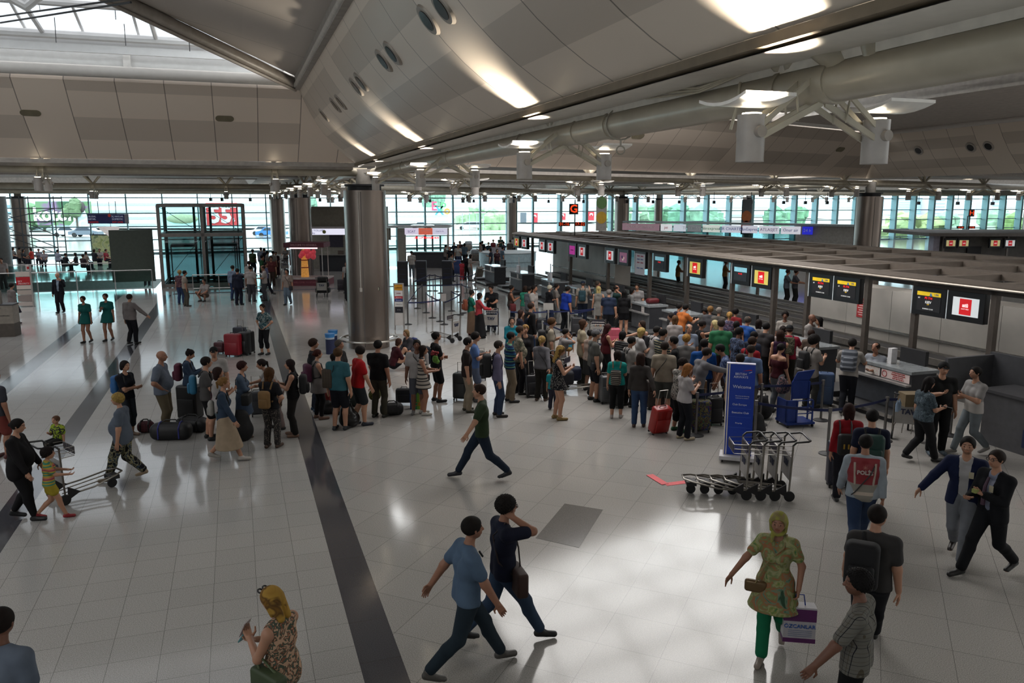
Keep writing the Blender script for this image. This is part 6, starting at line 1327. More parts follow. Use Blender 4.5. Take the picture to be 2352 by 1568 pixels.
m=MB(); m.tube([(-.06,0,-.06),(-.04,0,.06),(.04,0,.06),(.06,0,-.06)],.007,6); m.obj('bag_handle','#24409a',t); text('ÖZCANLAR',.062,frame((.0,-.075,-.28),(1,0,0),(0,0,1)),'#2d5fb0','lettering',t)
for k in range(4): m=MB(); m.box(-.12,.13,-.075,-.072,-.33-.022*k,-.325-.022*k); m.obj('small_print','#7a86a8',t)
g=P('person in a dark grey t-shirt with a black rucksack walking away, head turned right',2018,1160,25,'m',('hang','fwd'),('short','#1b1411'),('tee','#3c3a3a'),('pants','#12131a'),'#201f1f','l',1.80,res=N,step=.50,lead=1,hy=-40)
backpack(g,'#121215','large black rucksack with grey piping on the man in the dark grey t-shirt',1.15,side=-1)
hh=P('person in a plaid shirt with black hair looking left at the bottom right',1973,1309,305,'m',('hang','low'),('curly','#100d0d'),('shirt',pattern('plaid','#b0aea8','#2f2b3c','#8a8070',scale=13)),('pants','#0f0f11'),'#111','d',1.76,res=N,hy=25,beard=.4)
i_=P('person in a navy blazer and white shirt with a badge, walking left arm out',2225,1003,215,'m',('out','hang'),('short','#15110f'),('open','#141d3d',-.05,'#a9a7a8',.03),('pants','#777a80'),'#1d1512','l',1.80,res=N,step=.34,lead=-1,beard=.45)
j_=P('person in a black suit with glasses and a badge holding food at the right border',2291,1034,250,'m',('book','phone'),('short','#231a15'),('open','#121318',-.07,'#7c8297',.02),('pants','#121318'),'#101010','l',1.77,res=N,step=.45,lead=1,glasses=1)
for q,lab in ((i_,'navy blazer'),(j_,'black suit')):
    m=MB(); m.X=Matrix([list(r) for r in q['T']]).to_4x4(); p=Vector(q['up'](-.05,.105,.22)); m.X.translation=p; m.box(-.03,.03,0,.006,-.05,.04); m.obj('id_badge','#bdb49a',q['root'])
m=MB(); m.tube([Vector(j_['up'](0,.075,.29)),Vector(j_['up'](0,.108,.22)),Vector(j_['up'](0,.115,.08))],[.016,.022,.03],6); m.obj('necktie','#4a2f42',j_['root'])
held(j_,-1,'snack','food','small green and yellow snack held by the man in the black suit','#9aa05a',(.06,.06,.05),rot=(0,0,0))
k_=P('person in a red and silver POLIS vest seen from behind, stepping away',1990,998,18,'m',('hang','fwd'),('short','#15110f'),('long','#9aa3ac'),('jeans','#2a3b58'),'#2a1c19','m',1.76,res=N,step=.5,lead=1,fat=.25)
V_=Field(k_['H0']-[.24,.24,.12],k_['H0']+[.24,.26,.62],.013)
def polis(I):
    s=I['s'];up=I['up'];T=I['T']; f=V_
    I['torso'](f,.024)
    for sd in (1,-1): f.ell(I['sh'][sd]+T@np.array([sd*.045*s,0,0]),np.array([.045,.1,.09])*s,cut=True)
    f.plane(-T@np.array([0,0,1.]),up(0,0,-.05)); f.plane(T@np.array([0,0,1.]),up(0,0,.315)); f.ell(up(0,.02,.33),np.array([.04,.05,.03])*s,cut=True)
    m,nt,p,o=nodes('hi_vis_vest'); n=nt.nodes.new; l=nt.links.new; tc=n('ShaderNodeTexCoord'); sx=n('ShaderNodeSeparateXYZ'); l(tc.outputs['Object'],sx.inputs[0]); r=n('ShaderNodeValToRGB'); r.color_ramp.interpolation='CONSTANT'; mr=n('ShaderNodeMapRange'); z0=float(up(0,0,-.05)[2]); z1=float(up(0,0,.32)[2]); mr.inputs[1].default_value=z0; mr.inputs[2].default_value=z1; l(sx.outputs[2],mr.inputs[0]); l(mr.outputs[0],r.inputs[0]); e=r.color_ramp.elements
    for q,(pp,c) in enumerate(((0,'#8f8a80'),(.17,'#c7b7a8'),(.25,'#8f8a80'),(.42,'#8c1a26'))):
        if q>=2: e.new(pp)
        e[q].position=pp; e[q].color=rgb(c)
    l(r.outputs[0],p.inputs['Base Color']); p.inputs['Roughness'].default_value=.6
    link('safety_vest',npmesh('safety_vest',[f.mesh()],m),I['root'])
    for sd in (1,-1): 
        mm=MB(); mm.tube([Vector(up(sd*.078,-.060,.28)),Vector(up(sd*.076,-.074,.22)),Vector(up(sd*.068,-.072,.10))],.016,6); mm.obj('reflective_strip','#b3a598',I['root'])
    c=Vector(up(0,-.090,.205)); M4=Matrix([list(r_) for r_ in T]).to_4x4(); q=frame((0,0,0),(1,0,0),(0,0,1)); M5=Matrix.Translation(c)@M4@q; text('POLİS',.078,M5,'#c9b9b4','lettering',I['root'],bold=.003)
    mm=MB()
    for a_ in range(4): u=a_*PI/4; mm.tube([c+Vector((.035*math.cos(u),0,.075+.035*math.sin(u))),c-Vector((.035*math.cos(u),0,-.075+.035*math.sin(u)))],.003,4)
    mm.obj('emblem','#b5766f',I['root'])
    mm=MB(); mm.tube([Vector(up(.09,-.04,.30)),Vector(up(.04,-.105,.2)),Vector(up(-.07,-.105,.04)),Vector(up(-.10,-.03,-.02))],.009,5); mm.obj('strap','#1d1a1a',I['root'])
polis(k_)
P('person in a red top with a small black rucksack standing at the belt, back view',1951,926,10,'f',('hang','hang'),('long','#2b1612',-1.3),('long','#8c1620'),('pants','#1a1a22'),'#222','l',1.66,res=.015,fat=.2) and None
X=P('person in a navy t-shirt and patterned shorts standing behind the police officer',2005,940,15,'m',('hang','hang'),('short','#120f0f'),('tee','#161b30'),('shorts',pattern('print','#5c534b','#3f3a38','#7a7068',scale=9)),'#333','l',1.76,res=.015)
backpack(X,mat('#173a34'),'dark green rucksack on the man in the navy t-shirt near the police officer',1.1)
X=dict(X); 
l1=P('person in a black cap and black t-shirt looking at his phone by the long desk',2170,832,190,'m',('phone','hang'),('cap','#0f0f10'),('tee','#101011'),('pants','#0e0e10'),'#4a5a66','l',1.86,res=.015,fat=.35,hp=10)
l2=P('person with long dark hair in a grey-blue top walking right past the trolley',2138,866,80,'f',('book','hang'),('long','#120d0d',-1.6),('tee',pattern('print','#46535c','#2f3a42','#5c6b74',scale=16)),('pants','#17171a'),'#141214','l',1.68,res=.014,step=.32,lead=1,hp=12,fat=.2)
l3=P('person in a white and grey t-shirt and pale jeans facing left by the corner desk',2242,842,262,'m',('book','phone'),('short','#15110f'),('tee',pattern('stripe','#8f8d8c','#b5b1ad',None,scale=.9)),('jeans','#737b80'),'#8f8b88','l',1.78,res=.014,step=.34,lead=1,beard=.5)
held(l2,1,'document','papers','white documents in the hand of the woman walking past the trolley','#b9bcc0',(.20,.006,.12),rot=(R(75),0,R(20)))
held(l3,1,'phone','phone','phone in the hand of the man in the white and grey t-shirt','#8f949a')
# left foreground
n1=P('person all in black with a low bun, leaning to a child at the left border',42,962,80,'f',('fwd','fwd'),('lowbun','#120e0d'),('long','#121013',-.13),('leggings','#111013'),'#17171a','l',1.64,res=.013,step=.22,lead=1,hp=10,fat=.75)
n2=P('child in a rainbow striped shirt and yellow shorts stepping right at the left edge',108,1027,60,'f',('push','push'),('curly','#17100e'),('tee',pattern('stripe','#c9a83c','#4a8f7a',('#b8a040','#3f8a74','#b8a040','#a04458','#c07a5c','#b8a040','#3f8a74'),scale=6.5)),('minishorts','#a8962e'),'#8c1c26','l',1.16,res=.012,step=.34,lead=1)
n3=P('small child in lime green sitting up on the trolley handle beside the woman in black',134,1021,200,'m',('phone','hang'),('short','#5c4030'),('tee',pattern('print','#8aa02c','#2a2a2e','#a8b83c',scale=9)),('pants','#222'),'#333','l',.85,res=.012,z0=.70,pose='chair',depth=13.2)
n4=P('person with short blonde hair, grey-blue t-shirt and flowered black trousers walking left',269,903,262,'f',('hang','hang'),('curly','#a08548'),('tee','#59626f',-.07),('pants',pattern('print','#15151b','#8f8a6a','#3a4a5a',scale=13)),'#a08c74','l',1.62,res=.013,step=.36,lead=-1,fat=.7)
n5=P('person with a blue rucksack and folded arms at the tail of the queue',286,828,110,'f',('cross','cross'),('bob','#1a1210',-.6),('tee','#15161f'),('capri','#2b3138'),'#7a6656','l',1.64,res=.015)
backpack(n5,mat('#1f5a94'),'bright blue rucksack on the person with folded arms at the queue tail')
n6=P('person with a dark rucksack cut off by the left border, upper left',-14,850,20,'m',('hang','fwd'),('short',BK),('tee','#3a3c44'),('shorts','#7a3a34'),'#5a2a2a','m',1.74,res=.02)
backpack(n6,'#15151d','black rucksack on the person cut off by the left border')
# tail of the queue, left group
R1=.016
P('bald person in a pale checked shirt and khaki trousers behind the duffel bags',370,805,85,'m',('hip','hang'),('bald',''),('shirt',pattern('plaid','#9ea6b3','#8a93a3','#a9afb9',scale=30)),('pants','#59503f'),'#26211c','m',1.80,res=R1,fat=.5,beard=.2)
q=P('person with a high bun in a denim jacket typing on a phone',440,803,80,'f',('phone','phone'),('bun','#15100f'),('jacket','#33445a'),('jeans','#26324a'),'#222','l',1.62,res=R1,hp=22); backpack(q,'#541c33','maroon rucksack on the person with the high bun')
P('person in a white t-shirt and backwards black cap, behind the man in grey',490,797,165,'m',('phone','hang'),('cap','#111214'),('tee','#a9a5a3'),('shorts','#2a2b30'),'#222','l',1.74,res=.02,hp=10)
q=P('person in a grey t-shirt and black shorts with a blue shoulder rucksack, facing right',473,819,70,'m',('phone','phone'),('short','#1a1310'),('tee','#4f4d4d'),('shorts','#101012'),'#17181a','l',1.76,res=R1,fat=.3,hy=10); backpack(q,mat('#246a8c'),'turquoise blue rucksack on the man in the grey t-shirt',.9)
q=P('person with shoulder-length brown hair, white top and grey jeans, back turned',500,843,60,'f',('phone','phone'),('bob','#2a1a16',-1.2),('tee','#a5a09f',-.08),('jeans','#4c5a60'),'#8a8685','l',1.64,res=R1); shoulder_bag(q,'#6a2540','maroon tote bag on the shoulder of the woman in the white top',side=-1,sz=(.30,.08,.34),drop=.05,front=-.03,cross=False)
q=P('person with a long ponytail in a denim jacket and cream skirt walking right',513,866,75,'f',('fwd','hang'),('pony','#7a5a34'),('jacket','#2e3d50',-.07),('long skirt','#a08e78',.16),'#b5b0aa','l',1.66,res=.014,step=.34,lead=1); backpack(q,'#9a9894','small pale grey rucksack on the woman with the long ponytail',.72,low=.03)
q=P('person with short dark red hair, denim shirt and denim skirt, large bag on arm',556,830,85,'f',('cross','hang'),('curly','#2b1210'),('blouse','#4a5a6e'),('skirt','#46556a',.32),'#8a7a6a','l',1.62,res=R1); shoulder_bag(q,'#101214','large shiny black handbag on the woman with dark red hair',side=1,sz=(.36,.16,.24),drop=.02,front=.08,cross=False)
P('smiling person in a white top bending over a pulled case in the left group',597,825,250,'f',('push','push'),('pony','#1d1412'),('tee','#9c9794'),('pants','#7a6a66'),'#333','l',1.66,res=R1,lean=28)
q=P('person with curly hair and patterned trousers seen from behind, tan bag',618,845,12,'f',('hip','raise'),('curlylong','#4a3018',-1.3),('tee','#15151a'),('pants',pattern('dots','#2e2b2c','#8f877c',None,scale=38)),'#4a3426','l',1.64,res=R1); backpack(q,'#7a5c34','tan leather drawstring rucksack on the curly-haired woman',.9,strap='#7a5c34',low=.04)
q=P('person in a black tank top facing left with a scarf on the arm',665,825,262,'f',('phone','phone'),('bob','#1d1110',-1.2),('tank','#101013'),('pants','#211e1d'),'#8a6a58','l',1.66,res=R1); backpack(q,'#111114','black rucksack on the woman in the black tank top')
m=MB(); w=q['w'](q['wr'][1]); m.rbox((0,0,-.33),(.07,.1,.5),.03,n=3); m.obj('folded_jacket','#a0341c',loc=(w.x-.15,w.y,w.z+.02),label='bright orange folded umbrella bag between the two women of the left group',cat='bag')
m=MB(); m.rbox((0,0,-.3),(.12,.1,.5),.04,n=3); m.obj('scarf',pattern('print','#7a5a4c','#a08a7c','#4c3a38',scale=9),loc=(w.x-.03,w.y+.02,w.z+.02),label='pinkish patterned scarf hanging from the arm of the woman in the black tank top',cat='scarf')
# queue right of the dark strip
P('person in a black t-shirt with brown hair, hand on hip, left of the teal shirt',720,778,80,'m',('hip','hang'),('curly','#2c1d14'),('tee','#15151b'),('jeans','#1c2433'),'#24405c','l',1.74,res=.018)
q=P('person in a grey dress with sunglasses in red-brown hair and burgundy rucksack',729,802,60,'f',('phone','phone'),('lowbun','#3a1a14'),('dress','#6b6563',.40),('leggings','#131215'),'#7a5a4a','l',1.62,res=R1); backpack(q,'#4a1836','burgundy rucksack on the woman in the grey dress',1.05)
P('person with cropped hair and glasses on head, black top, behind the teal shirt',779,780,110,'m',('cross','cross'),('short','#4c4540'),('tee','#141214'),('shorts','#222'),'#333','m',1.76,res=.02)
q=P('person in a teal t-shirt and navy shorts seen from behind',776,798,15,'m',('hang','hang'),('short','#4a3420'),('tee','#33606a'),('shorts','#15171f'),'#1d1f24','l',1.82,res=R1); shoulder_bag(q,pattern('plaid','#8f857a','#5c4f4c','#7a6a66',scale=16),'beige plaid backpack on the left side of the man in the teal t-shirt',side=-1,sz=(.24,.15,.42),drop=.12,front=-.04,cross=False)
q=P('person in a bright red t-shirt and dark shorts glancing back over the bags',826,794,60,'m',('down','hang'),('short','#1a1310'),('tee','#a81418'),('shorts','#23272b'),'#1d2230','l',1.80,res=R1,step=.12,hy=100,lean=6)
P('person in a plain black t-shirt and khaki trousers right of the red shirt',868,781,20,'m',('hang','fwd'),('short','#110e0d'),('tee','#0f0f12'),('pants','#3a372c'),'#26261f','m',1.80,res=R1)
q=P('person in a white shirt and grey shorts with hand in pocket, near the rainbow bag',957,780,175,'m',('hang','down'),('short','#15110f'),('shirt','#a8a4a4'),('shorts','#4c4f58'),'#666','d',1.76,res=R1); shoulder_bag(q,'#111114','small black pouch across the man in the white shirt',side=-1,sz=(.18,.07,.16),drop=-.02,front=.05)
P('person with very long hair in a white and black patterned dress holding flowers',972,793,85,'f',('book','book'),('long','#1d100c',-2.4),('dress',pattern('stripe','#a39a90','#2c2a2a',('#a89f95','#2b2a2b','#9a9188','#a89f95','#3a3838','#a89f95','#2b2a2b','#a89f95'),scale=4.2),.40),('none',''),'#b5b0a8','m',1.64,res=R1)
q=P('person in black t-shirt and shorts with a navy rucksack looking up right',1000,762,70,'m',('cross','cross'),('short','#0f0c0c'),('tee','#101013'),('shorts','#101013'),'#15171c','m',1.76,res=R1,hp=-12); backpack(q,'#1a2433','dark navy rucksack on the man looking up beside the flowers')
t=thing('flower_bouquet','bouquet of red roses with green leaves held by the woman in the patterned dress','flowers',at(1000,832,1.15)); rr=random.Random(3)
for k in range(9): m=MB(); m.ball((rr.uniform(-.09,.09),rr.uniform(-.07,.07),.22+rr.uniform(-.06,.06)),.035,8); m.obj('rose','#8c1218',t)
m=MB(); m.ball((0,0,.08),.08,8,sc=(1,1,1.3)); m.ball((.05,0,.02),.06,8); m.obj('leaves',mat('#5c8a2c',var=.4,scale=20),t)
# two seated on the floor by the column
P('person in a maroon sweater sitting on the floor beside the near column',917,777,60,'f',('sit','sit'),('bob','#3a2218',-.8),('long','#3c1018'),('pants','#15151a'),'#222','l',1.66,res=.02,pose='sit',lean=16)
q=P('person with blonde hair and a royal blue rucksack sitting on the floor by the pylon',932,757,230,'f',('sit','sit'),('bob','#7a6040',-.9),('long','#3c3a40'),('pants','#1b1b20'),'#222','l',1.66,res=.02,pose='sit',lean=10); backpack(q,'#16245c','royal blue rucksack beside the seated blonde person')
# middle of the queue
P('person in a dark brown polo and beige trousers with suitcases, facing right',1075,775,85,'m',('hang','hang'),('short','#120f0e'),('polo','#241b19'),('pants','#8f8270'),'#333022','l',1.78,res=R1)
P('person in a pale blue shirt reading a phone next to the brown polo',1093,763,90,'m',('phone','phone'),('curly','#17110f'),('tee','#4f6a9a'),('shorts','#5a647a'),'#444','l',1.74,res=.018)
q=P('person in a lilac shirt and jeans with a bulky black rucksack',1146,782,85,'m',('hang','hang'),('short','#2b241f'),('long','#5f5a72'),('jeans','#2c3a52'),'#1f1714','l',1.78,res=R1); backpack(q,'#0f0f12','bulky black rucksack on the man in the lilac shirt',1.2)
P('person in a blue and green striped polo with beige trousers',1174,762,80,'m',('cross','hang'),('short','#120f0e'),('polo',pattern('stripe','#1a2a50','#1a2a50',('#16264c','#16264c','#5c8a6c','#16264c','#2a6a8c'),scale=7)),('pants','#7a6c5a'),'#17171c','m',1.76,res=R1)
P('person in a flowered cream shirt and black trousers with grey-brown hair',1195,748,80,'m',('hang','down'),('short','#3a2a20'),('shirt',pattern('print','#8f8674','#4f5648','#6f6a5c',scale=14)),('pants','#15151a'),'#222','l',1.78,res=.018,fat=.3)
P('person with short blonde hair in a shiny black top beside the flowered shirt',1207,746,170,'f',('hang','down'),('curly','#8c6a3c'),('blouse','#1c1b1e'),('long skirt','#101013',.1),'#222','l',1.66,res=.02)
q=P('person with dark bob in a bright teal hood holding white papers',1176,728,175,'f',('book','book'),('bob','#17110f',-.9),('long','#147080'),('pants','#222'),'#222','l',1.62,res=.02)
P('person with long brown hair in a dark navy top, right of the teal hood',1197,711,80,'f',('hang','raise'),('long','#2e1a14',-1.3),('long','#181a28'),('pants','#1a1a20'),'#222','l',1.66,res=.02)
P('person in a black jacket with raised hand and blue jeans, back turned',1220,695,60,'m',('hang','hang'),('short','#2a1b14'),('jacket','#0d0d0f'),('jeans','#1f2f4a'),'#8a9a2c','l',1.82,res=.018)
q=P('person with a blonde ponytail in a light grey sweater, case handle in hand',1245,771,25,'f',('pull','fwd'),('pony','#9a7c48'),('long','#67656a'),('pants','#25231f'),'#4a3426','l',1.64,res=R1); shoulder_bag(q,'#26262c','thin strap pouch on the woman with the blonde ponytail',side=1,sz=(.16,.06,.14),drop=-.03)
q=P('person in a beige t-shirt with brown hair and a black rucksack looking right',1268,730,85,'m',('hang','phone'),('curly','#4a321c'),('tee','#9a9080'),('pants','#222'),'#222','l',1.80,res=.018); backpack(q,'#101013','black rucksack on the man in the beige t-shirt behind the photographer',1.15)
q=P('person filming with a black camera, grey patterned top',1300,754,80,'f',('ear','raise'),('short','#15110f'),('tee','#8a8484'),('pants','#1a1a1e'),'#222','l',1.60,res=.02,lean=8); held(q,-1,'camera','camera','black camera held up by the person in the grey patterned top','#101012',(.12,.09,.09),rot=(0,0,0))
P('person with long blonde-streaked hair in a black and white dotted dress and wedge sandals',1291,794,80,'f',('phone','phone'),('long',pattern('print','#6a4a26','#a88848','#4a321c',scale=7),-2.6),('dress',pattern('dots','#15151a','#b5b0a8',None,scale=34),.43),('none',''),'#8a7040','l',1.72,res=.014,hp=18)
P('small boy in a turquoise t-shirt standing in front of the luggage trolley',1271,842,20,'m',('hang','hang'),('short','#4a3220'),('tee','#1c8a90'),('pants','#2e2e3c'),'#444','l',1.02,res=.016)
P('toddler in a light blue top sitting high on the loaded trolley',1306,823,200,'m',('phone','hang'),('short','#5c4026'),('tee','#4a9ab8'),('shorts','#7a5c30'),'#7a3a24','l',.88,res=.016,pose='chair',depth=22.6,z0=.55)
P('person with shoulder-length hair in a loose cream t-shirt, hand on hip, looking up right',1338,733,85,'m',('hang','hip'),('bob','#3f2a1c',-1.1),('tee','#a0957e',-.12),('pants','#24261f'),'#333','l',1.80,res=R1,hp=-10)
P('person with a pale hair flower and bare shoulders behind the grey cap',1357,757,60,'f',('hang','hang'),('bun','#1a1513'),('tank','#a08c80'),('skirt','#333'),'#333','l',1.62,res=.02)
q=P('person in a grey cap and grey t-shirt with dark shorts pushing a case',1369,757,80,'m',('hang','down'),('cap','#59585a'),('tee','#54534f'),('shorts','#14151c'),'#1c1a19','l',1.80,res=R1,fat=.4); shoulder_bag(q,'#24242a','small black bag across the man in the grey cap',side=1,sz=(.2,.08,.2),drop=.0,front=-.05)
P('person with long dark red hair in a maroon top looking at a phone',1398,744,70,'f',('phone','phone'),('long','#2e0f0f',-2.2),('tank','#4a0f17'),('pants','#1a1a1e'),'#222','l',1.64,res=.018,hp=14)
q=P('person in a teal t-shirt and black capris with a striped rucksack, back turned',1419,804,15,'f',('phone','hang'),('long','#1d1110',-.9),('tee','#14867f'),('capri','#101012'),'#a8a09a','l',1.58,res=R1); backpack(q,pattern('stripe','#2c2a2a','#8f877c',None,scale=24),'black and cream striped drawstring rucksack on the woman in teal',.9,strap='#6b5a48',low=.05)
P('person with black hair in a striped dark top left of the pale t-shirt',1431,760,50,'f',('hang','hang'),('bob','#0f0c0c',-.9),('tee',pattern('stripe','#1a1a1e','#5c5a58',None,scale=18)),('pants','#1a1a1e'),'#222','m',1.62,res=.02)
q=P('person in a pale t-shirt with dark hair and a black rucksack looking down right',1453,773,75,'m',('phone','phone'),('short','#0f0c0c'),('tee','#8f8a86'),('pants','#222'),'#222','m',1.72,res=.018,hp=10); backpack(q,'#131318','black rucksack on the man in the pale t-shirt behind the teal woman')
P('person with wavy blonde hair in a white top in the thick of the queue',1474,753,80,'f',('phone','hang'),('curlylong','#b0975c',-1.0),('tee','#a5a2a2'),('pants','#333'),'#222','l',1.66,res=.02)
P('person with long brown hair leaning left, green-grey vest',1474,736,265,'f',('reach','hang'),('long','#2e2018',-1.4),('tank','#3c443c'),('pants','#222'),'#222','l',1.66,res=.02,lean=12)
q=P('person with very long straight brown hair, grey sweater and blue jeans, back turned',1472,810,10,'f',('pull','hang'),('long','#2c1a14',-2.8),('long','#3a3634'),('jeans','#2f4566'),'#3a241c','l',1.66,res=.014,hy=-10)
q=P('person in a white t-shirt bending with a dark rucksack, left of the striped polo',1511,749,70,'m',('down','down'),('short','#120f0e'),('tee','#a09c9c'),('pants','#333'),'#222','m',1.74,res=.02,lean=22); backpack(q,'#1c1c24','dark rucksack on the bending man in white')
P('person in a navy and cream striped polo looking right',1524,754,70,'m',('down','push'),('short','#17120f'),('polo',pattern('stripe','#10202a','#8c8468',None,scale=17)),('pants','#333'),'#222','l',1.82,res=.018,fat=.3)
q=P('person in a beige t-shirt and grey shorts with a diagonal black strap, back view',1527,784,15,'m',('hang','hang'),('short','#241a15'),('tee','#978c7c'),('shorts','#4a4c48'),'#333','l',1.80,res=.014); shoulder_bag(q,'#111114','black crossbody bag on the man in the beige t-shirt and grey shorts',side=-1,sz=(.2,.08,.2),drop=-.04,front=.03)
P('person in a black t-shirt in profile facing left behind the beige t-shirt',1547,772,285,'m',('hang','hang'),('short','#0f0c0c'),('tee','#0f1012'),('pants','#1a1a1e'),'#222','m',1.80,res=.018)
P('person with light brown hair in a long white blouse seen from behind at the desks',1551,724,15,'f',('hang','hang'),('bob','#5c4028',-1.2),('long','#9c9492',-.12),('pants','#7a706c'),'#222','l',1.68,res=.018)
P('person with cropped golden hair in a grey scoop t-shirt, back view',1577,768,15,'f',('hang','hang'),('curly','#9a7238'),('tee','#6f6c6b'),('pants','#333'),'#222','l',1.68,res=.018)
P('balding person in a pale blue shirt laughing towards the camera',1583,744,170,'m',('phone','hang'),('receding','#6a625c'),('shirt','#808a9c'),('pants','#3a3c48'),'#222','l',1.72,res=.018,fat=.4)
P('person in a strong blue t-shirt with dark hair seen from behind',1618,778,20,'m',('hang','hang'),('short','#120f0e'),('tee','#0f4688'),('jeans','#22304a'),'#222','m',1.80,res=.018,fat=.3,beard=.5)
P('person in a white and black flowered blouse with dark curly hair, looking down',1572,823,70,'f',('phone','phone'),('curly','#1d1311'),('blouse',pattern('print','#9a948c','#2c2b2e','#8f8982',scale=26),-.14),('capri','#0f0f12'),'#14502e','l',1.62,res=.014,hp=20,fat=.5)
P('person with long strawberry blonde hair in a white t-shirt and black trousers',1583,835,70,'f',('phone','phone'),('long','#8a5a30',-1.6),('tee','#a8a2a2'),('pants','#101118'),'#a89a80','l',1.62,res=.014,hp=14)
P('person in a grey shirt reaching forward to a suitcase handle',1628,799,75,'m',('reach','down'),('short','#1f1612'),('long','#6b6a6e'),('jeans','#22303c'),'#222','l',1.80,res=R1,lean=14,hp=12)
P('person in a marbled blue t-shirt bending to the left group of cases',1650,791,285,'m',('down','down'),('short','#0f0c0c'),('tee',pattern('print','#34446c','#6a7a9c','#4a5c88',scale=11)),('pants','#0f0f12'),'#222','m',1.80,res=R1,lean=16,hp=14)
P('person in a black vest top with bare shoulders and short dark hair',1616,736,80,'f',('phone','phone'),('short','#17100f'),('tank','#101013'),('pants','#222'),'#222','t',1.70,res=.018,hp=14)
P('person with long pale blonde hair leaning left next to the green t-shirt',1641,735,300,'f',('reach','hang'),('long','#b8a878',-1.8),('tee','#4a4644'),('pants','#222'),'#222','l',1.64,res=.02,lean=12)
P('person in a mid green t-shirt seen from behind',1657,733,10,'m',('hang','hang'),('short','#2a221d'),('tee','#2c6b48'),('pants','#2a1c1c'),'#222','l',1.86,res=.018,fat=.35)
P('person with grey hair half hidden in front of the conveyor',1652,706,30,'f',('hang','hang'),('curly','#77706a'),('tee','#5a5650'),('pants','#222'),'#222','l',1.66,res=.025)
P('person with a high blonde ponytail and flowered top by the desks',1676,716,20,'f',('hang','hang'),('pony','#a07a44'),('tank',pattern('print','#26263c','#7a5a6a','#3a5a7a',scale=18)),('pants','#222'),'#222','l',1.66,res=.02)
P('person with tied brown hair and a red hair band behind the blonde ponytail',1632,703,30,'f',('hang','hang'),('curly','#7a5a34'),('tee','#4a4a4e'),('pants','#222'),'#222','l',1.66,res=.025)
P('person with black bob in a black top between the green and flowered shirts',1692,737,20,'f',('hang','hang'),('bob','#100d0d',-.5),('tank','#111114'),('pants','#222'),'#222','l',1.64,res=.02)
P('person with black hair and a red collar beside the high ponytail',1690,708,40,'f',('hang','hang'),('curly','#100b0b'),('tee','#7a2024'),('pants','#222'),'#222','l',1.66,res=.025)
P('bearded person in a dark flowered shirt looking right',1699,751,75,'m',('hip','hang'),('short','#0f0c0c'),('shirt',pattern('print','#161824','#4a5a78','#2a3048',scale=16)),('pants','#1a1a20'),'#222','d',1.80,res=.018,beard=.8)
P('person in a royal blue polo with greying hair leaning to the desks',1719,726,50,'m',('lean','lean'),('receding','#4a423c'),('polo','#1f4a90'),('pants','#15171f'),'#222','m',1.78,res=.02,lean=14)
P('person with long dark hair and pale strap in the back row',1743,733,15,'f',('hang','hang'),('long','#1d1311',-1.7),('tee','#8f8a86'),('pants','#222'),'#222','l',1.66,res=.02)
P('person in a charcoal t-shirt filling a form at the desks',1762,741,40,'m',('book','lean'),('short','#0f0c0c'),('tee','#2e2b2d'),('pants','#1a1a1e'),'#222','l',1.80,res=.018,lean=10,hp=14)
P('person in a dark blue-grey t-shirt behind the crimson t-shirt',1733,761,60,'m',('hang','hang'),('short','#0f0c0c'),('tee','#22283a'),('pants','#1a1a1e'),'#222','m',1.70,res=.02)
q=P('person in a crimson t-shirt with a dark rucksack reaching for a case',1729,773,60,'m',('hang','down'),('short','#2a1b12'),('tee','#8c1420'),('pants','#161826'),'#222','l',1.80,res=R1); backpack(q,'#1d2430','dark rucksack on the man in the crimson t-shirt',.9)
P('bald-crowned person in a light blue polo with grey trousers',1726,791,30,'m',('hang','hang'),('receding','#2a211c'),('polo','#66799c'),('pants','#77736c'),'#222','m',1.76,res=R1)
P('person in a cream polo seen from behind above the blue welcome pylon',1700,812,10,'m',('hang','hang'),('short','#1f1612'),('polo','#a39889'),('pants','#77716a'),'#333','l',1.76,res=R1,hy=25)
P('person with long wavy brown hair and purple top next to the red-shirted traveller',1793,759,20,'f',('hang','hang'),('curlylong','#2e1c14',-1.7),('tank','#2c1230'),('pants','#15151a'),'#222','l',1.66,res=.018)
q=P('person in a pink t-shirt and dark cap leaning on the desk with a camouflage rucksack',1814,746,20,'m',('lean','lean'),('cap','#15171a'),('tee','#8c1c34'),('pants','#2a2822'),'#222','l',1.78,res=.018,lean=14); backpack(q,pattern('print','#3c3a2c','#6a6450','#25251f',scale=14),'camouflage rucksack with a yellow tag on the traveller in pink',1.05)
P('person with curly dark hair beside the cap, facing the desk agent',1799,749,20,'f',('lean','hang'),('curly','#1d1210'),('tee','#9a8f8c'),('pants','#222'),'#222','l',1.62,res=.02)
P('person in a wine red off-shoulder top with tied hair, looking down to the right',1797,789,60,'f',('down','hang'),('pony','#15100f'),('offshoulder','#3c0a16'),('jeans','#6f747a'),'#222','l',1.66,res=.014,hp=18)
q=P('person with a big afro and white t-shirt, black rucksack, at the desks',1871,771,70,'m',('phone','hang'),('afro','#120d0c'),('tee','#9a938e',-.1),('pants','#3a3a38'),'#222','l',1.76,res=R1); backpack(q,'#141417','black rucksack on the person with the afro',1.0)
P('person with brown curly hair half hidden behind the afro',1864,757,30,'f',('hang','hang'),('curly','#2a1a14'),('tee','#5a4c44'),('pants','#222'),'#222','l',1.58,res=.02)
q=P('person in a white t-shirt leaning on the long desk with a grey striped rucksack',1959,777,30,'m',('lean','lean'),('short','#15110f'),('tee','#97928c'),('jeans','#15171f'),'#2a2a2c','l',1.82,res=.014,lean=22,step=.2); backpack(q,pattern('stripe','#4a4f58','#8a8f98',None,scale=9),'grey striped rucksack on the man leaning at the long desk',1.15)
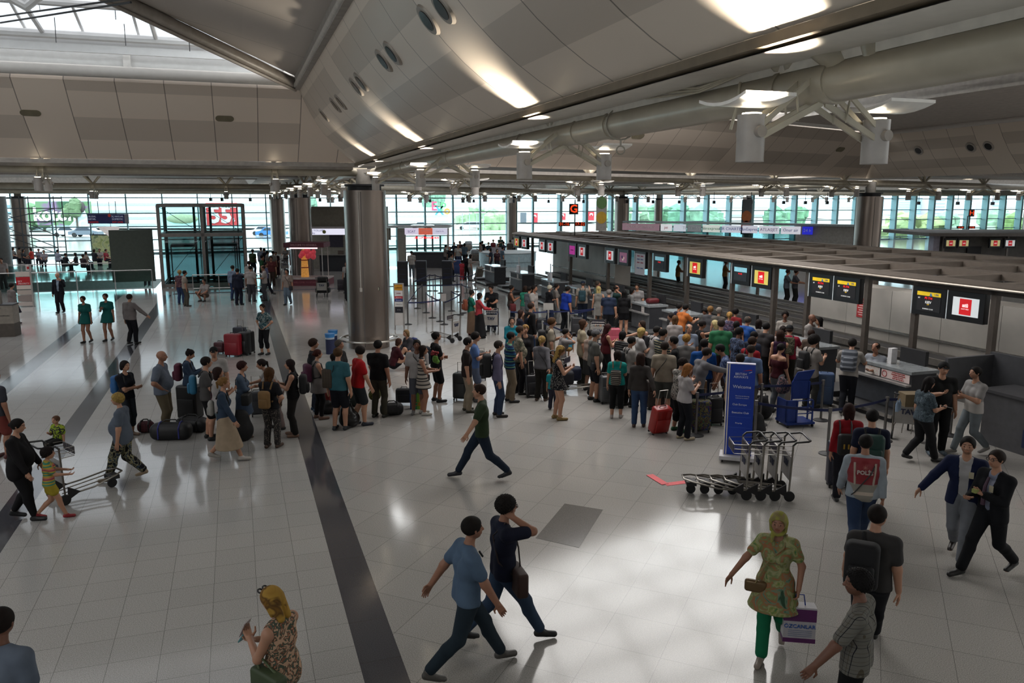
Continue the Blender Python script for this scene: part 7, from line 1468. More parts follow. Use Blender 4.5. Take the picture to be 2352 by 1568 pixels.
# desk agents
P('person in a white uniform shirt sitting behind the long desk',2012,787,235,'m',('hang','book'),('receding','#2a201b'),('shirt','#8f939c'),('pants','#1d2130'),'#222','m',1.76,res=.018,z0=-.2)
P('dark-skinned desk agent in a white shirt with a dark scarf behind the crowd',1804,715,200,'f',('hang','book'),('curly','#120d0c'),('shirt','#9c9690'),('pants','#1d2130'),'#222','d',1.72,res=.018)
P('bald desk agent in a white shirt behind the desks, facing right',1866,721,130,'m',('cross','hang'),('bald',''),('shirt','#97918e'),('pants','#15161c'),'#222','d',1.76,res=.018,fat=.3)
P('desk agent with very long black ponytail in a white shirt',1882,728,270,'f',('cross','hang'),('long','#0f0c0c',-3.0),('shirt','#97908e'),('pants','#15161c'),'#222','l',1.68,res=.018)
P('desk agent with messy black hair bent over the desk behind the orange shirt',1618,709,210,'f',('book','book'),('curly','#0f0b0b'),('shirt','#4a4a48'),('pants','#222'),'#222','m',1.56,res=.02,hp=25)
P('person in an orange t-shirt leaning on the check-in desk',1576,698,60,'m',('lean','lean'),('short','#120f0e'),('tee','#b0622c'),('jeans','#2c344a'),'#222','l',1.74,res=.018,lean=16)
q=P('person in dark blue with a black rucksack beside the orange t-shirt',1561,697,80,'m',('hang','hang'),('bun','#14100f'),('tee','#1a2038'),('pants','#222'),'#222','l',1.66,res=.02); backpack(q,'#101013','black rucksack between the orange t-shirt and the white blouse')
P('person with dark hair bowed behind the white blouse',1541,719,280,'f',('phone','phone'),('curly','#1a1312'),('tee','#777'),('pants','#222'),'#222','m',1.60,res=.022)
# row by the farther desks
q=P('person in a brown sleeveless top with a big red bag in the belt lane',1175,655,80,'f',('phone','phone'),('bun','#15110f'),('tank','#3a2c26'),('jeans','#1d2638'),'#222','t',1.66,res=.02); shoulder_bag(q,'#5c0f18','big crimson travel bag on the hip of the woman in brown',side=1,sz=(.5,.22,.28),drop=-.02,front=.02)
P('person with long brown hair in a mint green t-shirt',1207,656,40,'f',('hang','hang'),('long','#2a1c14',-1.4),('tee','#2f8a70'),('skirt','#777',.3),'#222','l',1.64,res=.02)
P('person in a white and navy checked shirt holding papers at the belt',1217,657,60,'m',('phone','hang'),('short','#15110f'),('shirt',pattern('plaid','#a0a3a8','#39425c','#8f949c',scale=12)),('shorts','#555'),'#222','l',1.74,res=.02)
P('person in a white t-shirt next to the checked shirt, pulling a case',1228,655,120,'m',('down','hang'),('short','#17110f'),('tee','#97928e'),('shorts','#6b6b6b'),'#222','m',1.78,res=.02)
P('white-haired person in a black t-shirt with folded arms at the belt',1263,655,70,'f',('cross','cross'),('curly','#b8b2a0'),('tee','#121218'),('jeans','#1c2740'),'#222','l',1.62,res=.02,fat=.4)
P('person in a grey t-shirt with a pink sling beside the white-haired one',1279,651,80,'f',('hang','hang'),('lowbun','#1f1613'),('tee','#77706c'),('pants','#777'),'#222','l',1.66,res=.02)
P('person in a royal blue t-shirt and black track trousers bending to the right',1305,657,60,'m',('hang','down'),('short','#15110f'),('tee','#12308c'),('pants','#0f1116'),'#222','m',1.78,res=.02,lean=8,fat=.3)
q=P('person with a dark teal rucksack and cap standing at the desk, back turned',1339,645,10,'m',('raise','hang'),('cap','#1a2433'),('tee','#8f867c'),('jeans','#1c2536'),'#222','l',1.78,res=.02); backpack(q,'#173a44','dark teal rucksack at the desk left of the long blonde hair')
P('person in a grey-green shirt behind the long blonde hair',1373,645,100,'m',('hang','hang'),('short','#3a302a'),('tee','#4a6058'),('pants','#333'),'#222','m',1.78,res=.02)
P('person with hip-length blonde hair in a tight light grey dress',1375,657,10,'f',('hip','hang'),('long','#b09c68',-3.2),('dress','#77746f',.33),('none',''),'#222','l',1.68,res=.018)
P('grey-haired person in a navy t-shirt and dark trousers seen from behind',1399,664,10,'m',('hang','fwd'),('receding','#6f6a66'),('tee','#1f2a40'),('pants','#15161c'),'#222','l',1.80,res=.018)
P('person in dark green rubbing his face near the navy t-shirt',1416,655,100,'m',('ear','hang'),('receding','#201814'),('tee','#16302e'),('pants','#222'),'#222','m',1.76,res=.02)
P('person with long black hair, black top and short white-edged shorts',1434,666,10,'f',('phone','hang'),('long','#0c0a0a',-2.6),('long','#0f0e11'),('minishorts','#15151a'),'#222','l',1.72,res=.018)
P('dark-haired person facing the raglan shirt at the desk',1452,661,80,'f',('hang','hang'),('bob','#120e0d',-1.),('tee','#777'),('pants','#222'),'#222','m',1.62,res=.022)
P('person in a white raglan t-shirt with black sleeves looking down',1463,651,200,'m',('book','hang'),('short','#17110f'),('tee','#8f8c8c'),('jeans','#1c2230'),'#222','l',1.76,res=.018,hp=15)
# near the grey belts
q=P('person in a green t-shirt and long beige skirt with an orange rucksack',1084,666,75,'f',('fwd','hang'),('bun','#15110f'),('tee','#1a6a58'),('long skirt','#7a6250',.05),'#8c1c20','l',1.68,res=.018); backpack(q,'#7a3c24','orange-brown rucksack on the person in the long beige skirt')
P('person in a coral top and long black skirt pushing a trolley',1102,672,70,'f',('push','push'),('long','#15100f',-1.),('long','#9a3038'),('long skirt','#0f0f12',.05),'#222','l',1.66,res=.018)
P('person in a black t-shirt and jeans looking at a phone next to the trolley',1127,655,200,'m',('phone','push'),('short','#0f0c0c'),('tee','#0f1014'),('jeans','#1c2638'),'#222','m',1.80,res=.018,hp=15)
# far queue and crowd
FC=(('person in a grey t-shirt pushing a blue case by the ticket office',1037,581,60,'m','#77756f','#1a1d28','short'),('person in a white shirt standing in the aisle towards the windows',1052,561,170,'m','#9a9690','#26304a','short'),('child in a coral dress in the far aisle',1061,597,20,'f','#b03a44','#b03a44','short'),('person in a black tank top in the far aisle',1072,583,20,'f','#15151a','#222','short'),('person with black hair and white flowered top in the far aisle',1081,584,70,'f','#a0938a','#888','long'))
for lab,px,py,dr,sx,t_,b_,hr_ in FC: P(lab,px,py,dr,sx,('hang','phone'),(hr_,'#15110f'),('tee',t_),('pants',b_),'#222',h=1.25 if 'child' in lab else None,res=.028)
P('person in a white shirt and grey trousers at the red LED ticket office',945,576,350,'m',('book','hang'),('short','#0f0c0c'),('shirt','#a09a94'),('pants','#5c6268'),'#15171f','m',1.74,res=.022,hy=-30)
rr=random.Random(11); cols=['#1c2230','#3a2228','#4a5a66','#77706a','#15161a','#26404a','#6b2c34','#8f8a84','#1f3a34','#2a3450','#5a5048','#94908c']
spots=[(1043,556,'left of the white shirt'),(1056,553,'behind the white shirt'),(1067,558,'by the first trolley'),(1103,556,'in pale cardigan colours'),(1108,553,'by the loaded trolleys'),(1122,556,'behind the heaped trolley'),(1133,550,'standing tall among the trolleys'),(1144,560,'seated look near the trolleys'),(1150,543,'highest head of the far crowd'),(1156,554,'right of the highest head'),(1172,551,'beside the white screen stand'),(1180,544,'at the column foot'),(1126,569,'in front of the heaped trolley'),(1142,572,'near the curved white desk'),(1155,566,'right behind the curved desk'),(1024,562,'just right of the ticket office'),(1033,566,'beside the ticket office corner')]
for k,(px,py,wh) in enumerate(spots):
    c1=cols[k%12]; nmc={'#1c2230':'navy','#3a2228':'dark plum','#4a5a66':'slate','#77706a':'grey','#15161a':'black','#26404a':'dark teal','#6b2c34':'wine red','#8f8a84':'pale grey','#1f3a34':'dark green','#2a3450':'blue','#5a5048':'brown-grey','#94908c':'off-white'}[c1]
    P('tiny far person in %s clothing, %s'%(nmc,wh),px,py,rr.choice((20,70,160,200,280)),rr.choice('mf'),rr.choice((('hang','hang'),('push','push'),('phone','hang'))),(rr.choice(('short','bob')),'#15110f'),('tee',c1),('pants',rr.choice(('#1a1c24','#22242c','#3a3a3c'))),'#222',skin=rr.choice('lmt'),res=.034)
# left background
P('bald person in a black suit and badge standing alone near the balustrade',131,626,175,'m',('hang','raise'),('bald',''),('open','#12141c',-.07,'#7a8a9a',.02),('pants','#12141c'),'#111','l',1.80,res=.018,step=.1)
P('person in a teal uniform dress with a strap bag, left of the pair',189,680,185,'f',('hang','hang'),('lowbun','#1a1210'),('teedress','#145a56',.42),('none',''),'#222','m',1.66,res=.018,step=.12,lean=4)
P('person in a teal uniform dress carrying papers, right of the pair',241,674,180,'f',('phone','hang'),('short','#1a1210'),('teedress','#145a56',.40),('none',''),'#222','m',1.70,res=.018,step=.12)
q=P('person in a pale shirt and dark trousers walking away with a shoulder strap',297,675,20,'m',('out','hang'),('short','#2a221d'),('long','#77706f'),('pants','#12131a'),'#222','l',1.76,res=.018,step=.1,fat=.3)
P('person seen from behind leaning at the balustrade by the dark panel',334,589,10,'m',('hang','hang'),('short','#1a1412'),('long','#4a484c'),('pants','#12131a'),'#222','m',1.74,res=.024)
q=P('person in a maroon flowered top and jeans left of the lift railing',412,620,5,'f',('hang','hang'),('curly','#9a8050'),('tee',pattern('print','#4a2a32','#7a5a5c','#2a2a3a',scale=16)),('jeans','#2c3c5c'),'#444','l',1.66,res=.02)
P('person in beige beside the maroon flowered top',424,621,60,'m',('hang','hang'),('short','#1a1412'),('tee','#8f8478'),('pants','#4a463e'),'#444','m',1.70,res=.022)
P('person in a pale top squatting in front of the lift railing',468,640,200,'m',('sit','sit'),('short','#1a1412'),('tee','#8f8884'),('shorts','#6a5c50'),'#333','m',1.72,res=.02,pose='squat')
P('person in a pale blue shirt and jeans pointing, in the group right of the lift',534,609,20,'m',('reach','hang'),('short','#2a221d'),('long','#6f7c90'),('jeans','#2c3c5c'),'#333','l',1.76,res=.02)
P('person in a dark navy suit seen from behind in the group right of the lift',545,616,15,'m',('hang','hang'),('short','#1a1412'),('jacket','#15192a'),('pants','#15192a'),'#111','m',1.76,res=.02)
P('person in white with black trousers in the group at the lift',572,599,20,'m',('hang','hang'),('short','#1a1412'),('shirt','#9a928c'),('pants','#15161c'),'#111','m',1.78,res=.022)
P('person in a white shirt and grey trousers seen from behind by the lift',575,610,10,'m',('hang','hang'),('short','#120f0e'),('shirt','#a39a96'),('pants','#45454a'),'#1a1512','m',1.78,res=.02)
P('person in a white shirt and tie with hand on hip facing left',604,609,250,'m',('hip','book'),('receding','#2a211c'),('shirt','#a39a96'),('pants','#45474c'),'#222','m',1.76,res=.02)
P('person in a lilac shirt and dark trousers stepping right behind the man with the tie',610,602,90,'m',('hang','hang'),('short','#1a1412'),('long','#676a8a'),('pants','#15161f'),'#111','m',1.74,res=.022,step=.4)
P('person in a flowered green top and black capris with both hands on hips',602,698,200,'f',('hip','hip'),('lowbun','#1c1311'),('tee',pattern('print','#2c5058','#8f9a98','#24343c',scale=12)),('capri','#101014'),'#15151a','l',1.66,res=R1)
q=P('person in a beige shirt with a diagonal strap and grey jeans walking forward',658,618,190,'m',('hang','hang'),('bob','#15110f',-.4),('shirt','#8f8078'),('jeans','#5c6a78'),'#222','m',1.72,res=.02,step=.15)
shoulder_bag(q,'#1d1a22','small dark pouch on the man in the beige shirt',side=-1,sz=(.2,.08,.2),drop=-.04,front=.05)
P('person in teal and navy shorts leaning at the second column',670,569,20,'f',('hang','hang'),('short','#1a1412'),('tee','#1a6a80'),('shorts','#15192a'),'#222','l',1.70,res=.024)
P('person with long hair in a patterned top pushing a trolley by the third column',655,566,180,'f',('push','push'),('long','#2a1c16',-1.5),('tee','#6f6a66'),('pants','#333'),'#222','l',1.68,res=.024)
for px,py,c1,c2,lab in ((580,572,'#3a4a2c','#1a1d28','person in black and lime leaning beside the lift tower'),(602,586,'#2c5a3c','#15161c','person in a green and black top in the far left group'),(614,576,'#94908c','#222','person in a white shirt in the far left group, left one'),(627,576,'#a09a94','#5a5038','person in a white shirt in the far left group, right one'),(622,589,'#5a2c2c','#3a2a24','person with a brown rucksack in the far left group'),(633,578,'#2c161c','#2c161c','person in a long dark wine dress in the far left group'),(606,570,'#15171f','#222','person in black at the back of the far left group'),(599,568,'#6a7280','#333','person in grey at the back of the far left group'),(673,549,'#101114','#101114','person silhouetted black against the light between the columns')):
    P(lab,px,py,rr.choice((20,170,80,280)),'m' if 'dress' not in lab else 'f',('hang','hang'),('short','#15110f'),('tee' if 'dress' not in lab else 'teedress',c1) if 'dress' not in lab else ('teedress',c1,.08),('pants',c2) if 'dress' not in lab else ('none',''),'#1a1a1c',res=.026)
P('person in a long black robe with a case left of the near column',799,613,60,'f',('hang','hang'),('scarf','#0f0f12'),('long','#0f0f12'),('long skirt','#0f0f12',.05),'#111','m',1.68,res=.02)
P('person in white behind the black robe left of the near column',795,601,200,'m',('hang','hang'),('short','#1a1412'),('tee','#a09a96'),('pants','#222'),'#222','m',1.70,res=.024)
P('person in a pale blouse and dark plum skirt beside the left podium',26,650,30,'f',('hang','hang'),('lowbun','#1a1412'),('blouse','#7a706e'),('long skirt','#1c1626',.28),'#2a1a18','l',1.66,res=.02)
P('person in a pale shirt at the desk cut by the left border',2,592,170,'m',('hang','hang'),('short','#1a1412'),('tee','#8f8582'),('pants','#222'),'#222','t',1.80,res=.022)
# seated crowd behind the stair void
sc=[(15,566,'#26304a'),(30,568,'#77706c'),(44,568,'#6a5c50'),(53,572,'#24262a'),(70,569,'#b03a30'),(88,571,'#77757f'),(100,574,'#8f8a90'),(132,573,'#8f95a5'),(150,581,'#1a1a20'),(172,580,'#2a2a30'),(190,584,'#3a3034'),(197,578,'#8f8478'),(216,572,'#22242a'),(228,571,'#9a9590'),(243,572,'#8c2c38'),(262,576,'#1c1e26'),(275,580,'#8f857c')]
for k,(px,py,c1) in enumerate(sc):
    w_=['first','second','third','fourth','fifth','sixth','seventh','eighth','ninth','tenth','eleventh','twelfth','thirteenth','fourteenth','fifteenth','sixteenth','seventeenth'][k]
    P('waiting person behind the stair void, %s head from the left'%w_,px,py,rr.choice((20,160,90,260)),rr.choice('mf'),('sit','sit'),(rr.choice(('short','bob')),rr.choice(('#15110f','#2a1c16'))),('tee',c1),('pants','#1c1e26'),'#222',skin=rr.choice('lmt'),res=.032,pose='chair',h=1.7)
# behind the island
for px,py,c1,lab in ((1560,590,'#a07a48','person in tan behind the island gap, left one'),(1668,596,'#9a7040','person in tan behind the island gap, right one'),(1810,629,'#5a6068','seated office person behind the desks, left one'),(1829,632,'#4a4a50','seated office person behind the desks, right one')):
    P(lab,px,py,100,'m',('push','push'),('short','#2a1c16'),('tee',c1),('pants','#222'),'#222',res=.03,depth=44 if px<1700 else 38)
DIM=.68
# ================================================================= luggage, trolleys, belts
def suitcase(px,py,c,lab,sz=(.44,.26,.66),rz=0,handle=0.0,tilt=0,rough=.45,ribs=False,group=None,z=0,cat='suitcase'):
    p=at(px,py,z); T=thing('suitcase',lab,cat,p,R(rz),group); T.rotation_euler=(R(tilt),0,R(rz)); w,d,h=sz
    m=MB(); m.rbox((0,0,.05+h/2),(w,d,h),.05,n=4); m.obj('shell',M(c,rough=rough,var=.06),T)
    m=MB(); m.rbox((0,-d/2-.012,.05+h*.36),(w*.8,.04,h*.5),.018,n=2); m.obj('front_pocket' if not ribs else 'front_shell',M(c,rough=rough,var=.06),T)
    if ribs:
        for k in range(4): m=MB(); m.box(-w*.38+w*.25*k-.008,-w*.38+w*.25*k+.008,-d/2-.012,-d/2,.12,h-.02); m.obj('rib',M(c,rough=rough),T)
    for x in (-1,1):
        for y in (-1,1): m=MB(); m.disc((x*w*.4,y*d*.36,.028),(1,0,0),.028,.025,10); m.obj('wheel','#121214',T)
    m=MB(); m.tube([(-.08,0,h+.05),(-.07,0,h+.085),(.07,0,h+.085),(.08,0,h+.05)],.010,6); m.obj('carry_handle','#151517',T)
    if handle:
        m=MB(); y=d*.32; m.tube([(-.10,y,h),(-.10,y,h+handle),(.10,y,h+handle),(.10,y,h)],.009,6); m.obj('pull_handle',alum,T)
    return T
def duffel(px,py,c,lab,L=.7,r=.17,rz=0,trim=None,z=0):
    p=at(px,py,z); T=thing('duffel_bag',lab,'bag',p,R(rz)); m=MB(); m.rbox((0,0,r*.95),(L,r*2,r*1.9),r*.75,n=5); m.obj('bag_body',M(c,rough=.6,var=.25,bump=.4,scale=9),T)
    for x in (-.25,.25): m=MB(); m.tube([(L*x,-r*1.02,r*.3),(L*x,-r*1.0,r*1.5),(L*x,-r*.3,r*2.0),(L*x,r*.3,r*2.0),(L*x,r*1.0,r*1.5),(L*x,r*1.02,r*.3)],.016,6); m.obj('strap',trim or '#1a1a1d',T)
    m=MB(); m.tube([(-L*.22,0,r*1.9),(-L*.12,0,r*2.25),(L*.12,0,r*2.25),(L*.22,0,r*1.9)],.014,6); m.obj('bag_handle','#141416',T); return T
def sack(px,py,c,lab,r=.24,h=.5,rough=.3,name='plastic_sack',handles=True,z=0):
    p=at(px,py,z); T=thing(name,lab,'bag',p,R(20)); rr=random.Random(px); f=Field((-r*1.6,-r*1.6,-.02),(r*1.6,r*1.6,h*1.25),.022)
    f.ell((0,0,h*.36),(r,r*.85,h*.42),.05); f.ell((rr.uniform(-.3,.3)*r,0,h*.75),(r*.6,r*.5,h*.33),.08); f.cap((0,0,h*.8),(rr.uniform(-.1,.1),0,h*1.05),r*.3,r*.12,.08); f.plane((0,0,-1),(0,0,0))
    link('bag_body',npmesh('bag_body',[f.mesh()],M(c,rough=rough,var=.3,bump=.6,scale=12)),T)
    if handles: m=MB(); m.tube([(-.05,0,h*.95),(-.04,0,h*1.18),(.04,0,h*1.18),(.05,0,h*.95)],.01,6); m.obj('bag_handle',M(c,rough=rough),T)
    return T
suitcase(537,818,'#8c1424','large red suitcase standing near the dark floor strip',(.52,.28,.70),-8)
suitcase(507,811,'#4a1622','small maroon suitcase behind the large red suitcase',(.36,.3,.34),-8)
suitcase(563,815,'#101114','black suitcase right of the large red suitcase',(.34,.3,.72),-12,.2)
suitcase(553,803,'#12142a','dark navy suitcase behind the red and black ones',(.42,.26,.74),-5,.28)
suitcase(574,811,'#0e0e10','black rucksack-like case at the right of the red suitcase group',(.26,.3,.70),-20,cat='bag')
suitcase(439,963,'#0e0e10','big black upright suitcase between the checked shirt and the denim jacket',(.50,.34,.78),-10)
suitcase(592,955,'#3f4247','grey pulled suitcase held by the smiling woman in white',(.30,.24,.55),20,.4)
duffel(395,1008,'#0f0f12','long black duffel bag with blue straps on the floor',.85,.19,4,trim='#2c2f78')
duffel(443,990,'#101013','second black duffel bag behind the one with blue straps',.7,.17,-6)
duffel(336,992,pattern('plaid','#8c5c64','#2a2a34','#7a4a52',scale=9),'pink and dark plaid holdall at the queue tail',.34,.13,8)
sack(556,1011,'#0d0d0f','big black round-backed bag standing behind the cream skirt',.25,.62,.7,'soft_bag',False)
sack(803,979,'#0f0f11','front shiny black plastic bag on the floor by the teal shirt')
sack(787,945,'#121214','rear shiny black plastic bag behind the front one',.22,.46)
sack(816,932,'#16201e','dark green-black bundle behind the black plastic bags',.2,.36,.6)
duffel(900,952,'#101012','black leather duffel bag with raised handles, centre of the queue gap',.55,.15,12)
suitcase(929,928,'#11131c','black soft laptop case standing left of the rainbow bag',(.42,.2,.36),0,cat='bag')
sack(861,918,pattern('print','#4a4a24','#7a7a3c','#25251a',scale=12),'camouflage bag hanging in the hand of the red t-shirt man',.15,.34,.7,'camouflage_bag',True,.30)
sack(752,930,'#6a1c18','dark red and white plastic bag by the grey dress',.12,.4,.4,'plastic_bag'); sack(752,948,'#101012','low black bag under the dark red plastic bag',.22,.26,.6)
p=at(958,938); T=thing('shopping_bag','rainbow striped shopping bag on the floor with orange lettering','shopping bag',p,R(8)); m=MB(); m.box(-.17,.17,-.08,.08,0,.42); 
cols6=['#14407a','#146a8c','#1c7a4a','#6a9a2c','#b0a02c','#b0602c']
for k,c_ in enumerate(cols6): mm=MB(); mm.box(-.17+.0567*k,-.17+.0567*(k+1),-.08,.08,0,.42); mm.obj('colour_stripe',c_,T)
text('C&A',.13,frame((.05,-.085,.13),(1,0,0),(0,0,1)),'#c85a24','lettering',T); m=MB(); m.tube([(-.06,0,.42),(0,0,.52),(.06,0,.42)],.01,5); m.obj('bag_handle','#b8501c',T)
suitcase(1058,918,'#2e3234','dark grey suitcase with a bag on top behind the brown polo',(.36,.26,.66),-15,.3)
suitcase(1104,872,'#0f0f12','black suitcase between the blue shirt and the rucksack man',(.34,.28,.75),0,.15)
suitcase(1192,897,'#141416','black suitcase left of the leaning grey case',(.36,.26,.58),-10)
suitcase(1228,911,'#26262b','dark grey soft case leaning on its pulled handle',(.44,.28,.52),12,.42,tilt=-14)
suitcase(1392,925,'#55575a','silver ribbed suitcase beside the grey cap man',(.36,.28,.66),14,.1,ribs=True,rough=.3)
suitcase(1416,935,'#141416','black case half behind the teal woman',(.34,.26,.5),0)
suitcase(1408,800,'#a8485a','pink ribbed suitcase behind the maroon top',(.46,.28,.66),0,ribs=True)
suitcase(1510,994,'#9c1f1c','bright red hard-shell suitcase tilted on its pulled handle',(.42,.25,.60),22,.42,tilt=16,rough=.3,ribs=True)
suitcase(1503,938,'#2a1e1a','dark brown suitcase between the jeans and the beige t-shirt',(.44,.28,.66),10)
suitcase(1608,990,pattern('multi','#222','#333',('#1c1c20','#6a3c34','#2c5a4a','#8a7a4c','#1c1c20','#34507a','#7a3440','#1c1c20'),scale=11),'suitcase covered with colourful sticker patches beside the first belt post',(.42,.28,.66),-6,.28)
suitcase(1640,975,'#101013','black suitcase behind the sticker-covered one',(.32,.26,.60),10,.35)
m=MB(); m.box(-.14,.14,-.1,.1,0,.32); m.obj('carton','#7a5a38',loc=at(1606,905,.75),label='brown carton standing on top of the sticker-covered suitcase',cat='box')
suitcase(1796,935,'#8a8078','cream grey ribbed suitcase with a flowered bag on top',(.34,.26,.62),-6,ribs=True)
sack(1797,903,pattern('print','#3a3a42','#8c6a6c','#5c5a60',scale=14),'grey and pink flowered soft bag on the cream suitcase',.17,.34,.8,'soft_bag',True,.66)
suitcase(1838,895,'#6f6a64','small silver-grey suitcase behind the wine red top',(.30,.24,.55),0,.25,ribs=True)
suitcase(1752,893,'#1c3454','dark blue suitcase under the reaching arm of the crimson t-shirt',(.40,.28,.66),0)
suitcase(1888,930,'#4c6288','large light blue hard-shell suitcase near the long desk',(.48,.32,.78),-18,ribs=True,rough=.3)
for q,(x,y) in enumerate(((1735,1005),(1752,960))): sack(x,y,'#0e0e11',['black rucksack on the floor right of the blue pylon','black bag heap behind the belt post'][q],.22,.5,.8,'soft_bag')
suitcase(1925,1117,'#14162c','tall dark navy suitcase beside the woman in red',(.42,.28,.78),-10)
t=thing('backpack','small black rucksack with yellow marks on the woman in red','backpack',at(1941,1018,1.05),R(-10)); m=MB(); m.rbox((0,-.06,.0),(.26,.13,.36),.05,n=4); m.obj('bag_body','#121214',t)
for x in (-.04,.03): m=MB(); m.box(x-.012,x+.012,-.135,-.125,-.06,.02); m.obj('tag','#a8842c',t)
for x in (-.09,.09): m=MB(); m.tube([(x,.0,.15),(x,.03,.30),(x,.10,.36)],.014,6); m.obj('strap','#121214',t)
sack(1946,1105,'#131214','small black handbag beside the navy suitcase',.13,.26,.6,'handbag')
suitcase(1325,768,'#2c2c30','dark grey suitcase behind the belts near the royal blue t-shirt',(.44,.3,.62),0)
suitcase(1331,722,'#1a1a1e','black case between the royal blue t-shirt and the teal rucksack',(.4,.3,.5),0)
suitcase(1248,845,'#17171b','black travel case on the floor behind the blonde ponytail',(.4,.3,.5),0); suitcase(1243,760,'#1a1c24','black suitcase behind the black jacket',(.4,.3,.45),0)
suitcase(785,668,'#1c1420','dark plum suitcase pulled by the person in the black robe',(.42,.28,.60),-8,.3)
suitcase(1049,630,'#1a2f5c','blue suitcase in the far aisle right of the kiosks',(.6,.35,.95),0)
suitcase(1098,640,'#5c564c','tilted beige-grey suitcase in the far aisle',(.45,.3,.8),30,.2,tilt=25)
suitcase(1062,836,'#111113','black bag on the grey case of the brown polo man',(.3,.2,.4),0,z=.0,cat='bag') if 0 else None
# trolleys
tube_=mat('#8f8a82',rough=.3,metal=.85)
def trolley(loc,rz,lab,group=None,plate='TAV',load=None,child=False):
    T=thing('luggage_trolley',lab,'luggage trolley',loc,rz,group)
    m=MB(); m.tube([(0,-.27,.16),(-.45,-.27,.19),(-.85,-.2,.27),(-1.0,-.1,.29),(-1.0,.1,.29),(-.85,.2,.27),(-.45,.27,.19),(0,.27,.16)],.016,8); m.obj('base_frame',tube_,T)
    for y in (-.09,.09): m=MB(); m.tube([(0,y,.15),(-.9,y,.24)],.010,6); m.obj('base_rail',tube_,T)
    m=MB(); m.box(-.95,-.78,-.12,.12,.17,.24); m.obj('front_bumper','#17171a',T)
    for y in (-.27,.27): 
        m=MB(); m.tube([(.02,y,.08),(.05,y,.98)],.017,8); m.obj('upright',tube_,T)
        m=MB(); m.poly([(-.02,y+.02,.08),(-.22,y+.02,.18),(-.03,y+.02,.30)],.04); m.obj('wheel_guard','#1a181a',T)
        m=MB(); m.disc((.03,y,.09),(0,1,0),.09,.035,18); m.obj('wheel','#141416',T)
    m=MB(); m.disc((-.86,0,.08),(0,1,0),.08,.035,18); m.tube([(-.86,0,.08),(-.86,0,.24)],.02,6); m.obj('wheel','#141416',T)
    m=MB(); m.poly([(.03,-.25,.36),(.03,.25,.36),(.045,.25,.76),(.045,-.25,.76)],.012); o=m.obj('advert_plate',mat('#a29e9a',rough=.4),T)
    text(plate,.15,frame((.012,0,.62),(0,-1,0),(0,0,1)),'#2f3550','plate_lettering',o,bold=.006); text(plate,.15,frame((.055,0,.62),(0,1,0),(0,0,1)),'#2f3550','plate_lettering',o,bold=.006)
    wr_=mat('#a5a19b',rough=.3,metal=.8); m=MB()
    for z in (.80,.88,.96): m.tube([(.04,-.25,z),(-.20,-.22,z),(-.20,.22,z),(.04,.25,z)],.006,5)
    for k in range(7): y=-.21+.07*k; m.tube([(-.2,y,.96),(-.2,y,.80),(.04,y,.80)],.004,4)
    m.obj('wire_basket',wr_,T)
    m=MB(); m.box(-.215,-.205,-.21,.21,.82,.95); m.obj('basket_plate','#3a3644',T)
    m=MB(); m.tube([(.04,-.27,.97),(.10,-.27,1.03),(.30,-.27,1.05),(.34,-.22,1.05),(.34,.22,1.05),(.30,.27,1.05),(.10,.27,1.03),(.04,.27,.97)],.017,8); m.obj('handle',mat('#17181b',rough=.35),T)
    return T
T0=None; b_=at(1712,1148)
for k in range(4):
    lab='luggage trolley in the nested row of four, %s'%['leftmost one at the front','second from the left','third from the left','rightmost one with the free handle'][k]
    loc=b_+Vector((.235*k,-.02*k+.27,0)); 
    if T0 is None: T0=trolley(loc,R(-4),lab,'nested luggage trolleys')
    else: c_=copy_tree(T0); c_.location=loc; c_['label']=lab
def tro2(r,f,lab,**k):
    p=at(*r); q=at(*f); return trolley(p,math.atan2(-(q.y-p.y),-(q.x-p.x)),lab,**k)
tro2((140,1150),(222,1128),'empty luggage trolley the woman in black leans on, left border')
tro2((1046,785),(1012,782),'empty luggage trolley standing right of the near column')
tro2((1372,800),(1376,770),'luggage trolley in the belt lane behind the grey cap'); tro2((1128,768),(1136,738),'luggage trolley with a union flag suitcase behind the belts')
tro2((1285,900),(1330,905),'loaded luggage trolley with the toddler on top in the queue'); T5=tro2((2080,1010),(2090,965),'luggage trolley with a carton and bottles by the corner desk')
tro2((655,628),(655,612),'small far luggage trolley by the third column'); tro2((740,682),(748,676),'loaded black luggage trolley left of the near column')
m=MB(); m.box(-.2,.2,-.16,.16,0,.26); m.obj('carton','#7a6a50',loc=at(2092,930,.85),label='beige carton on the trolley by the corner desk',cat='box')
for k,dx in enumerate((-.0,.09)): m=MB(); m.lathe([(.0,0),(.035,0),(.035,.16),(.012,.21),(.012,.24),(0,.24)],10); m.obj('water_bottle',mat('#8aa0b8',rough=.15),loc=at(2060,945,.8)+Vector((dx,.1*k,0)),label='clear water bottle beside the carton on the trolley',cat='bottle',group='water bottles on the trolley')
for k,(dz,c_) in enumerate(((.2,'#0f0f11'),(.5,'#131316'),(.78,'#0f1012'))): 
    p=at(738,682); m=MB(); m.rbox((0,0,.14),(.75-.1*k,.42,.27),.07,n=3); m.obj('travel_bag',mat(c_,rough=.7),loc=(p.x+.05,p.y+.25,dz),rz=R(8*k),label='black bag in the stack on the loaded trolley, %s'%['bottom one','middle one','top one'][k],cat='bag')
p=at(1136,762); T=thing('suitcase','union flag suitcase standing on the trolley behind the belts','suitcase',(p.x,p.y+.1,.2)); m=MB(); m.rbox((0,0,.3),(.34,.24,.6),.05); m.obj('shell','#17244c',T)
for a,b in (((-.15,.05),(.15,.55)),((.15,.05),(-.15,.55))): m=MB(); m.quad((a[0]-.02,-.125,a[1]),(a[0]+.02,-.125,a[1]),(b[0]+.02,-.125,b[1]),(b[0]-.02,-.125,b[1]),th=.005); m.obj('flag_band','#a8a0a4',T)
